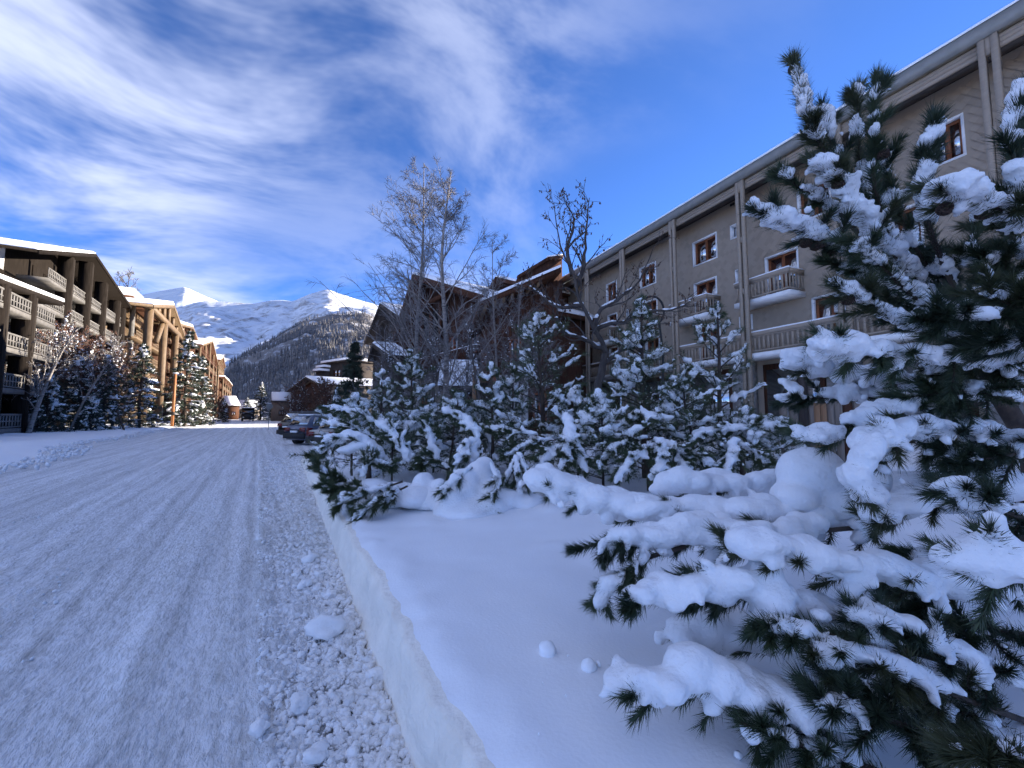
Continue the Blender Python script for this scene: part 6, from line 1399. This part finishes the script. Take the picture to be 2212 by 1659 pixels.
beam(fG, L2, 'brace', pg[0] - 0.5, zchord - 0.8, pg[0] - 0.5 - 4.5, zchord - 5, -0.9, 0.35, 0.35)
for k in range(6):
    zs = zchord - 5.2 - k * 3.2
    lattice(fG, L2, nG[0] + 1.5, pg[0] - 0.9, zs, zs + 1.1, -2.2, slab=TIMBER, rail=TIMBER, depth=2.8, step=0.6); lattice(fG, L2, pg[0] + 0.9, fGp[0] - 0.6, zs + 0.0, zs + 1.1, -2.2, slab=TIMBER, rail=TIMBER, depth=2.8, step=0.6)
    for a in (nG[0] + 2, pg[0] + 1.6): window(fG, L2, a, a + 1.8, zs + 0.1, zs + 2.2, -4.95, casing=BROWN, sash=BROWN, depth=0.03, proud=0.08)
# body to the left of the porch
fG3 = Frame(rp(0, -19.0), RD, RN); b0_, zb0 = fG3.px(*cr4(95, 225)); b1_, zb1 = fG3.px(*cr4(440, 255)); zbb = (zb0 + zb1) / 2 - 1.5
L2b = empty('timber_building', fG3.p((b0_ + b1_) / 2, 0, -4)); tag(L2b, 'orange-brown wing with snow-thick roof between dark chalet and golden gable', 'building')
fG3.part('wall', TIMBER, L2b, (b0_ + 0.5, b1_, 0, zbb, -10, -1.0)); rr = fG3.part('roof', BROWN, L2b, (b0_, b1_ + 4, zbb, zbb + 0.5, -11, 0.6)); fG3.part('snow', SNOW, rr, (b0_ - 0.1, b1_ + 4.1, zbb + 0.51, zbb + 1.7, -11, 0.75))
for k in range(7):
    zs = zbb - 3.4 - k * 3.0
    if zs < 0.5: break
    lattice(fG3, L2b, b0_ + 1, b1_ - 0.5, zs, zs + 1.05, 0.3, slab=TIMBER, rail=TIMBER, depth=1.4, step=0.6)
    for j in range(3): a = b0_ + 2 + j * (b1_ - b0_ - 3) / 3; window(fG3, L2b, a, a + 1.7, zs + 0.1, zs + 2.1, -0.95, casing=BROWN, sash=BROWN, depth=0.03, proud=0.08)
for a in (b0_ + 0.4, (b0_ + b1_) / 2): fG3.part('post', CONC, L2b, (a - 0.4, a + 0.4, 0, zbb, 0.35, 0.9))

def row_chalet(lab, lat, ap_, far_, mat, Lw=None, depth=14, n_rows=6):
    fr = Frame(rp(0, lat), RD, RN); A_ = fr.px(*ap_); F_ = fr.px(*far_); half_ = F_[0] - A_[0]
    rt_ = empty('chalet', fr.p(A_[0], 0, -3)); tag(rt_, lab, 'chalet', 'chalets receding along the left side of the street')
    N_ = (A_[0] - (Lw or half_), F_[1] if not Lw else A_[1] - (A_[1] - F_[1]) * Lw / half_)
    gable(fr, rt_, N_, A_, F_, depth, mat, zb=0, oh=1.6, side=0.6, rt=0.45, st=0.7, roofmat=BROWN, out=-1.6, board=TIMBER)
    tp = lambda a: np.interp(a, [N_[0], A_[0], F_[0]], [N_[1], A_[1], F_[1]]) - 0.7
    for a in np.linspace(N_[0] + 0.8, F_[0] - 0.8, 5): fr.part('post', TIMBER, rt_, (a - 0.3, a + 0.3, 0, tp(a), -0.9, -0.3))
    for k in range(n_rows):
        zs = F_[1] - 1.5 - k * 3.1
        if zs < 1: break
        lattice(fr, rt_, N_[0] + 1.2, F_[0] - 1.2, zs, zs + 1.05, -0.35, slab=mat, rail=TIMBER if k % 2 else BROWN, depth=1.2, step=0.8)
        for a in np.linspace(N_[0] + 2, F_[0] - 3.5, 4): window(fr, rt_, a, a + 1.6, zs + 0.1, zs + 2.2, -1.55, casing=BROWN, sash=TIMBER, depth=0.03, proud=0.08)
row_chalet('red-brown boarded chalet just right of the golden timber gable', -15.5, cr4(850, 503), cr4(958, 775), REDBOARD)
row_chalet('chalet with a bright snowy near roof slope, third along the left row', -13.5, cr4(1078, 664), cr4(1145, 935), REDBOARD)
row_chalet('far chalet with a small white roof, fourth along the left row', -13.0, cr4(1203, 848), cr4(1225, 960), BROWN)
row_chalet('lowest and farthest chalet of the left row, rounded snow on its roof', -11.5, cr4(1270, 1128), cr4(1308, 1180), BROWN, n_rows=4)

# ================================================================== CARS AND SMALL THINGS
def paint(name, col, rough=0.35, metal=0.4): return material(name, col, tuple(c * 0.8 for c in col), 2.0, rough, spec=0.5, metal=metal)
TYRE = material('tyre_rubber', (0.02, 0.02, 0.021), (0.035, 0.034, 0.034), 20, 0.85); RIM = material('alloy', (0.35, 0.35, 0.36), None, rough=0.35, metal=0.8)
TAIL = material('red_lamp', (0.13, 0.01, 0.01), None, rough=0.2, spec=0.6); HEAD = material('clear_lamp', (0.6, 0.6, 0.58), None, rough=0.15, spec=0.8); BLACKP = material('black_plastic', (0.02, 0.02, 0.021), None, rough=0.6)
CARGLASS = material('car_glass', (0.01, 0.012, 0.015), None, rough=0.04, spec=1.0); glassify(CARGLASS, 0.22); PLATE = WHITE
def car(lab, pos, az, col, L_=4.5, W_=1.82, H_=1.65, kind='suv', snow_roof=0.0, name='parked_car', front_lights=True):
    """x forward, y left in car space; pos = centre on the ground, az = heading of the nose"""
    fx = np.array([math.sin(R(az)), math.cos(R(az)), 0]); fy = np.array([-fx[1], fx[0], 0]); pos = np.asarray(pos, float)
    def q(x, y, z_): return pos + fx * x + fy * y + UP * z_
    root = empty(name, pos); tag(root, lab, 'car', 'cars parked on the right side of the street')
    belt = H_ * 0.60; h = L_ / 2
    st = [(-h, 0.42, belt - 0.12, 0.80), (-h + 0.10, 0.30, belt + 0.02, 0.94), (-h + 0.5, 0.24, belt + 0.05, 0.99), (-h * 0.35, 0.22, belt + 0.03, 1.0), (0.15 * L_, 0.22, belt - 0.0, 1.0), (0.27 * L_, 0.22, belt - 0.05, 0.99), (h - 0.35, 0.26, belt - 0.16, 0.96), (h - 0.08, 0.34, belt - 0.30, 0.86), (h, 0.44, belt - 0.42, 0.72)]
    V, F = [], []; hw = W_ / 2
    for x, zb_, zt_, ws in st:
        w2 = hw * ws
        for y, z_ in ((w2 * 0.86, zb_), (w2 * 0.985, zb_ + 0.12), (w2, (zb_ + zt_) / 2), (w2 * 0.975, zt_ - 0.12), (w2 * 0.90, zt_), (-w2 * 0.90, zt_), (-w2 * 0.975, zt_ - 0.12), (-w2, (zb_ + zt_) / 2), (-w2 * 0.985, zb_ + 0.12), (-w2 * 0.86, zb_)): V.append(q(x, y, z_))
    k = 10; n = len(st)
    for i in range(n - 1):
        for j in range(k): F.append([i * k + j, i * k + (j + 1) % k, (i + 1) * k + (j + 1) % k, (i + 1) * k + j])
    m = MB(); m.add(V, F); m.F.setdefault(k, []).append(np.array([list(range(k)), [(n - 1) * k + j for j in range(k)][::-1]]))
    P_ = paint('car_paint_' + name + str(int(az * 10 + pos[1] * 7)), col); body = m.build('body', P_, root, smooth=True)
    # greenhouse
    rear = -h + (0.16 if kind == 'suv' else 0.55); g = [(rear, belt - 0.0, 0.90, 0), (rear + 0.42, H_ - 0.05, 0.74, 1), (-0.1, H_, 0.76, 1), (0.10 * L_, H_ - 0.05, 0.74, 1), (0.27 * L_, belt - 0.06, 0.88, 0)]
    V = []
    for x, z_, ws, t in g: V += [q(x, hw * ws, z_), q(x, -hw * ws, z_)]
    Vb = [q(x, s * hw * 0.90, belt - 0.06) for x, *_ in g for s in (1, -1)]
    m = MB(); F = [[2 * i, 2 * i + 2, 2 * i + 3, 2 * i + 1] for i in range(4)] + [[10 + 2 * i, 10 + 2 * i + 2, 2 * i + 2, 2 * i] for i in range(4)] + [[2 * i + 1, 2 * i + 3, 10 + 2 * i + 3, 10 + 2 * i + 1] for i in range(4)]
    m.add(V + Vb, F); m.build('roof', P_, root, smooth=False)
    def pane(nm, pts, mat=CARGLASS, off=0.012, par=root):
        P = np.array([q(*p) for p in pts]); nn = unit(np.cross(P[1] - P[0], P[2] - P[0])); c_ = P.mean(0); cc = q(0, 0, H_ * 0.7)
        if np.dot(nn, c_ - cc) < 0: nn = -nn
        mm = MB(); mm.prism(P + nn * off * 0.2, nn * off); return mm.build(nm, mat, par)
    zb2 = belt + 0.06; zt2 = H_ - 0.12
    def yat(z_): return hw * (0.90 + (0.745 - 0.90) * (z_ - belt) / (H_ - belt)) 
    for s in (1, -1):
        xs = [rear + 0.34, rear + 0.95, -0.05 + 0.0, 0.20 * L_]
        pane('side_window', [(rear + 0.30, s * yat(zb2), zb2), (rear + 0.92, s * yat(zb2), zb2), (rear + 0.92, s * yat(zt2), zt2), (rear + 0.50, s * yat(zt2), zt2)])
        pane('side_window', [(rear + 1.0, s * yat(zb2), zb2), (-0.02, s * yat(zb2), zb2), (-0.02, s * yat(zt2), zt2), (rear + 1.0, s * yat(zt2), zt2)])
        pane('side_window', [(0.06, s * yat(zb2), zb2), (0.225 * L_, s * yat(zb2), zb2), (0.11 * L_, s * yat(zt2), zt2), (0.06, s * yat(zt2), zt2)])
        # lamps
        pane('tail_light', [(-h + 0.06, s * hw * 0.90, belt - 0.02), (-h + 0.06, s * hw * 0.42, belt - 0.04), (-h + 0.02, s * hw * 0.42, belt - 0.20), (-h + 0.02, s * hw * 0.88, belt - 0.24)], TAIL, 0.03)
        pane('tail_light', [(-h + 0.08, s * hw * 0.945, belt - 0.02), (-h + 0.42, s * hw * 0.985, belt - 0.05), (-h + 0.30, s * hw * 0.985, belt - 0.22), (-h + 0.05, s * hw * 0.93, belt - 0.24)], TAIL, 0.03)
        pane('headlight', [(h - 0.12, s * hw * 0.86, belt - 0.34), (h - 0.06, s * hw * 0.45, belt - 0.38), (h - 0.02, s * hw * 0.45, belt - 0.52), (h - 0.06, s * hw * 0.80, belt - 0.52)], HEAD, 0.03)
        if kind == 'suv':
            mm = MB(); mm.tube([q(rear + 0.5, s * hw * 0.68, H_ + 0.0), q(rear + 0.6, s * hw * 0.68, H_ + 0.05), q(0.06 * L_, s * hw * 0.68, H_ + 0.05), q(0.09 * L_, s * hw * 0.68, H_ - 0.02)], 0.018, 6); mm.build('roof_rail', RIM, root, smooth=True)
        mm = MB(); mm.box(q(0.20 * L_, s * (hw + 0.09), belt + 0.08), 0.07, 0.11, 0.07, fx, fy, UP); mm.build('mirror', P_, root)
        for x in (-L_ * 0.30, L_ * 0.31):
            r = 0.345; c_ = q(x, s * (hw - 0.13), r)
            ar = MB(); ar.lathe(q(x, s * (hw - 0.02), r + 0.01), [(0.30, 0.0), (0.405, 0.005), (0.405, 0.012), (0.30, 0.014)], 22, fy * s, fx); ar.build('wheel_arch', BLACKP, root)
            wm = MB(); wm.lathe(c_, [(0.20, -0.10), (r, -0.09), (r, 0.10), (r - 0.03, 0.135), (0.225, 0.14), (0.22, 0.10)], 26, fy * s, fx); wl = wm.build('wheel', TYRE, root, smooth=True)
            rm = MB(); rm.lathe(c_, [(0.235, 0.10), (0.235, 0.138), (0.205, 0.138), (0.20, 0.09)], 22, fy * s, fx); rm.lathe(c_, [(0.001, 0.135), (0.05, 0.135), (0.06, 0.10)], 10, fy * s, fx)
            for t in range(7):
                a = 2 * math.pi * t / 7; d_ = fx * math.cos(a) + UP * math.sin(a); e_ = -fx * math.sin(a) + UP * math.cos(a)
                rm.box(c_ + fy * s * 0.115 + d_ * 0.13, 0.022, 0.085, 0.012, e_, d_, fy * s)
            rm.build('rim', RIM, wl)
            dk = MB(); dk.lathe(c_, [(0.001, 0.085), (0.21, 0.085)], 18, fy * s, fx); dk.build('brake_disc', BLACKP, wl)
    pane('rear_window', [(rear + 0.06, hw * 0.78, zb2 + 0.04), (rear + 0.06, -hw * 0.78, zb2 + 0.04), (rear + 0.37, -hw * 0.66, zt2 + 0.02), (rear + 0.37, hw * 0.66, zt2 + 0.02)])
    pane('windscreen', [(0.26 * L_, hw * 0.80, belt + 0.0), (0.26 * L_, -hw * 0.80, belt + 0.0), (0.11 * L_, -hw * 0.68, H_ - 0.09), (0.11 * L_, hw * 0.68, H_ - 0.09)])
    m = MB(); m.box(q(-h - 0.0, 0, 0.50), 0.06, hw * 0.90, 0.14, fx, fy, UP); m.build('bumper', BLACKP, root)
    m = MB(); m.box(q(h - 0.03, 0, 0.46), 0.06, hw * 0.80, 0.14, fx, fy, UP); m.build('bumper', BLACKP, root)
    m = MB(); m.box(q(-h - 0.005, 0, belt - 0.24), 0.045, 0.26, 0.055, fx, fy, UP); m.build('number_plate', PLATE, root)
    if snow_roof:
        rg = np.random.default_rng(int(pos[1] * 10)); n_ = 40; C = np.array([q(rg.uniform(rear + 0.5, 0.09 * L_), rg.uniform(-hw * 0.65, hw * 0.65), H_ - 0.0) for _ in range(n_)]); snow_object('snow', C, np.repeat([[0.30, 0.30, snow_roof]], n_, 0), root, 0.04, SNOW, smooth=4, lump=0.01, lscale=4, sub=2)
    return root
def cp(s, l_): return rp(s, l_, 0.0)
car('silver-brown hatchback with a red tail lamp, nearest of the parked cars', cp(21.6, 4.1), 22, (0.40, 0.37, 0.34), 4.3, 1.80, 1.50, 'hatch')
car('blue-grey estate with alloy wheels parked beyond the silver-brown hatchback', cp(26.2, 3.6), 26, (0.13, 0.15, 0.21), 4.6, 1.84, 1.62, 'suv', 0.05)
car('dark brown off-road car, farthest of the three parked together', cp(32.0, 3.6), 28, (0.085, 0.075, 0.06), 4.8, 1.92, 1.80, 'suv')
car('dark car half hidden behind the bushes, right of the hatchback', cp(22.8, 9.0), 22, (0.05, 0.055, 0.07), 4.4, 1.8, 1.55, 'hatch', 0.08)
# car buried under snow on the island
bpos = rp(45.5, 5.6, 0.25)
bc = car('car buried under a thick dome of snow, only its dark window showing', bpos, 40, (0.03, 0.032, 0.035), 4.3, 1.8, 1.35, 'hatch', 0.0)
rg = np.random.default_rng(3); Cb = np.array([bpos + RD * rg.uniform(-1.9, 1.9) + RN * rg.uniform(-1.0, 1.0) + UP * (1.05 + rg.uniform(-0.1, 0.25)) for _ in range(40)])
snow_object('snow', Cb, np.repeat([[0.55, 0.55, 0.30]], 40, 0), bc, 0.07, SNOW, smooth=4, lump=0.03, lscale=2)

# dark lorry coming up the street
tp_ = rp(118, -2.2); fx = -RD; fy = RN
lorry = empty('lorry', tp_); tag(lorry, 'dark lorry facing the viewer at the far end of the street', 'lorry')
DK = material('dark_lorry_paint', (0.025, 0.027, 0.026), None, rough=0.4)
def lb(name, mat, x, y, z_, hx, hy, hz, par=None): m = MB(); m.box(tp_ + fx * x + fy * y + UP * z_, hx, hy, hz, fx, fy, UP); return m.build(name, mat, par or lorry)
lb('cab', DK, 0, 0, 1.55, 0.9, 1.25, 1.15); lb('bonnet', DK, 1.2, 0, 1.05, 0.45, 1.05, 0.5); lb('load_box', DK, -3.2, 0, 1.9, 2.2, 1.3, 1.3)
lb('windscreen', CARGLASS, 0.905, 0, 2.15, 0.02, 1.05, 0.38); lb('bumper', BLACKP, 1.7, 0, 0.55, 0.08, 1.2, 0.15); lb('snow', SNOW, -1.8, 0, 3.23, 3.4, 1.28, 0.06)
for s in (-1, 1):
    m = MB(); m.lathe(tp_ + fx * 1.66 + fy * s * 0.85 + UP * 0.95, [(0.001, 0.05), (0.13, 0.04), (0.16, 0)], 14, fx, fy); m.build('headlight', HEAD, lorry, smooth=True)
    for x in (0.9, -3.6): m = MB(); m.lathe(tp_ + fx * x + fy * s * 1.08 + UP * 0.5, [(0.15, -0.14), (0.5, -0.14), (0.5, 0.14), (0.2, 0.15)], 18, fy, fx); m.build('wheel', TYRE, lorry, smooth=True)
    lb('mirror', BLACKP, 0.7, s * 1.45, 2.1, 0.05, 0.12, 0.25)

# orange larch pole
b0 = stand(373, 52, 0.15); zt = at(379, 808, 52)[2]
pl = empty('timber_pole', b0); tag(pl, 'tall slanting orange timber pole before the snowy spruces', 'pole')
m = MB(); m.tube([b0, (b0 + at(379, 808, 52)) / 2, at(379, 808, 52)], [0.17, 0.165, 0.15], 10); m.build('shaft', POLEW, pl, smooth=True)
m = MB(); m.box(at(379, 806, 52), 0.2, 0.2, 0.06); m.build('snow', SNOW, pl); m = MB(); m.tube([at(373.8, 895, 52) - UP * 0.12, at(374, 890, 52)], 0.20, 10); m.build('band', DARKW, pl)
# timber post by the entrance
b0 = stand(1023, 13.5, 0.5); pl = empty('timber_post', b0); tag(pl, 'yellowish round timber post in front of the entrance canopy', 'post')
m = MB(); m.tube([b0 - UP * 0.2, at(1025, 790, 13.5)], [0.065, 0.06], 10); m.build('shaft', TANW, pl, smooth=True); m = MB(); m.box(at(1025, 789, 13.5), 0.07, 0.07, 0.025); m.build('snow', SNOW, pl)
# round road sign
b0 = rp(52, 0.95, 0.2); sg = empty('road_sign', b0); tag(sg, 'round road sign on a thin pole at the tip of the snow island', 'sign')
m = MB(); m.tube([b0 - UP * 0.2, b0 + UP * 2.6], 0.035, 8); m.build('pole', GUTTER, sg, smooth=True)
m = MB(); m.lathe(b0 + UP * 2.3 + RD * -0.05, [(0.001, 0.03), (0.33, 0.03), (0.34, 0.0), (0.33, -0.02), (0.001, -0.02)], 24, -RD, RN); m.build('disc', GUTTER, sg)
m = MB(); m.box(b0 + UP * 2.66 - RD * 0.04, 0.2, 0.05, 0.03, RN, RD, UP); m.build('snow', SNOW, sg)
# slanting dark stake and bin on the left verge
b0 = ground(270, 930, 0.2); m = MB(); m.tube([b0 - UP * 0.2, b0 + np.array([-0.9, 0, 1.9])], [0.07, 0.06], 8); m.tube([b0 + np.array([-0.3, 0, 0.6]), b0 + np.array([-0.3, 0.3, 0.0])], 0.04, 6)
tag(m.build('wooden_stake', DARKW, None), 'short dark leaning stake at the right foot of the bluish spruce', 'stake')
b0 = ground(449, 909, 0.1); bn = empty('waste_bin', b0); tag(bn, 'small dark waste bin on the snow below the left chalets', 'bin')
m = MB(); m.lathe(b0, [(0.001, 0), (0.32, 0), (0.36, 0.9), (0.33, 0.95), (0.001, 0.96)], 14); m.build('body', DK, bn); m = MB(); m.lathe(b0, [(0.001, 1.16), (0.2, 1.14), (0.34, 1.05), (0.35, 0.97)], 14); m.build('snow', SNOW, bn, smooth=True)

# plank fence and gate post behind the pines
fF = Frame(at(1712, HZ, 8.3) * [1, 1, 0], (0.93, -0.37, 0), (-0.37, -0.93, 0))
fe = empty('plank_fence', fF.p(0, 0.5, 0)); tag(fe, 'weathered plank fence with an orange board between pine row and big pine', 'fence')
for x0, x1, y0, y1, mat in ((1683, 1699, 860, 1010, GREYW), (1700, 1719, 822, 1020, GREYW), (1720, 1741, 815, 1020, DARKW), (1742, 1754, 818, 990, GREYW), (1755, 1770, 870, 985, TANW), (1771, 1784, 872, 985, TANW), (1785, 1800, 868, 985, GREYW), (1801, 1818, 866, 985, GREYW), (1819, 1840, 866, 985, REDBOARD), (1841, 1862, 866, 985, GREYW), (1863, 1884, 868, 985, GREYW), (1885, 1905, 866, 985, REDBOARD)):
    a0, zt = fF.px(x0, y0); a1, _ = fF.px(x1, y0); a0, a1 = sorted((a0, a1)); fF.part('plank', mat, fe, (a0 + 0.004, a1 - 0.004, 0.35, zt, -0.05 + 0.02 * ((x0 // 7) % 3), 0.03 + 0.02 * ((x0 // 5) % 3)))
a0, z1 = fF.px(1690, 978); a1, _ = fF.px(1900, 978); fF.part('rail', GREYW, fe, (a0, a1, z1 - 0.06, z1 + 0.06, -0.12, -0.06))
m = MB(); m.tube([fF.p(fF.a(1700), fF.px(1710, 818)[1] + 0.02), fF.p(fF.a(1742), fF.px(1710, 816)[1] + 0.02)], 0.05, 8); m.build('snow', SNOW, fe, smooth=True)
# wire mesh fence with a wooden rail
fw_ = empty('wire_fence', fF.p(-1, 0.5, 0)); tag(fw_, 'low wire mesh fence with snowy wooden rail, left of the planks', 'fence')
aL, zL = fF.px(1560, 952, 0.0); aR, _ = fF.px(1688, 952, 0.0)
fF.part('rail', GREYW, fw_, (aL, aR - 0.05, zL - 0.06, zL + 0.05, -0.03, 0.03)); m = MB(); m.tube([fF.p(aL, zL + 0.07), fF.p(aR - 0.05, zL + 0.07)], 0.045, 8); m.build('snow', SNOW, fw_, smooth=True)
m = MB()
for i in range(22): a = aL + (aR - aL) * i / 21; m.tube([fF.p(a, 0.4, 0.02), fF.p(a, zL - 0.05, 0.02)], 0.005, 4)
for z_ in np.arange(0.5, zL, 0.12): m.tube([fF.p(aL, z_, 0.026), fF.p(aR, z_, 0.026)], 0.004, 4)
m.build('wire_mesh', GUTTER, fw_)
fF.part('post', GREYW, fw_, (aL - 0.05, aL + 0.05, 0.3, zL + 0.15, -0.05, 0.05))
# bent street lamp in front of the taupe house
b0 = stand(1432, 13, 0.5); lp = empty('street_lamp', b0); tag(lp, 'dark lamp post with a curled hook arm before the taupe facade', 'street lamp')
cx_, cy_ = 1408, 672
arc = [at(1432, 760, 13)] + [at(cx_ + 26 * math.cos(t), cy_ - 32 * math.sin(t), 13) for t in np.linspace(-0.9, 2.4, 14)]
m = MB(); m.tube([b0 - UP * 0.2, at(1432, 850, 13), at(1432, 800, 13)] + arc, 0.035, 8); m.build('post', BLACKP, lp, smooth=True)
e_ = arc[-1]; m = MB(); m.lathe(e_ - UP * 0.28, [(0.001, 0.28), (0.05, 0.26), (0.16, 0.10), (0.17, 0.0), (0.001, 0.02)], 14); m.build('lamp_shade', BLACKP, lp, smooth=True)
m = MB(); m.lathe(e_ - UP * 0.02, [(0.001, 0.07), (0.07, 0.04), (0.12, -0.06)], 12); m.build('snow', SNOW, lp, smooth=True)

bake_snow()
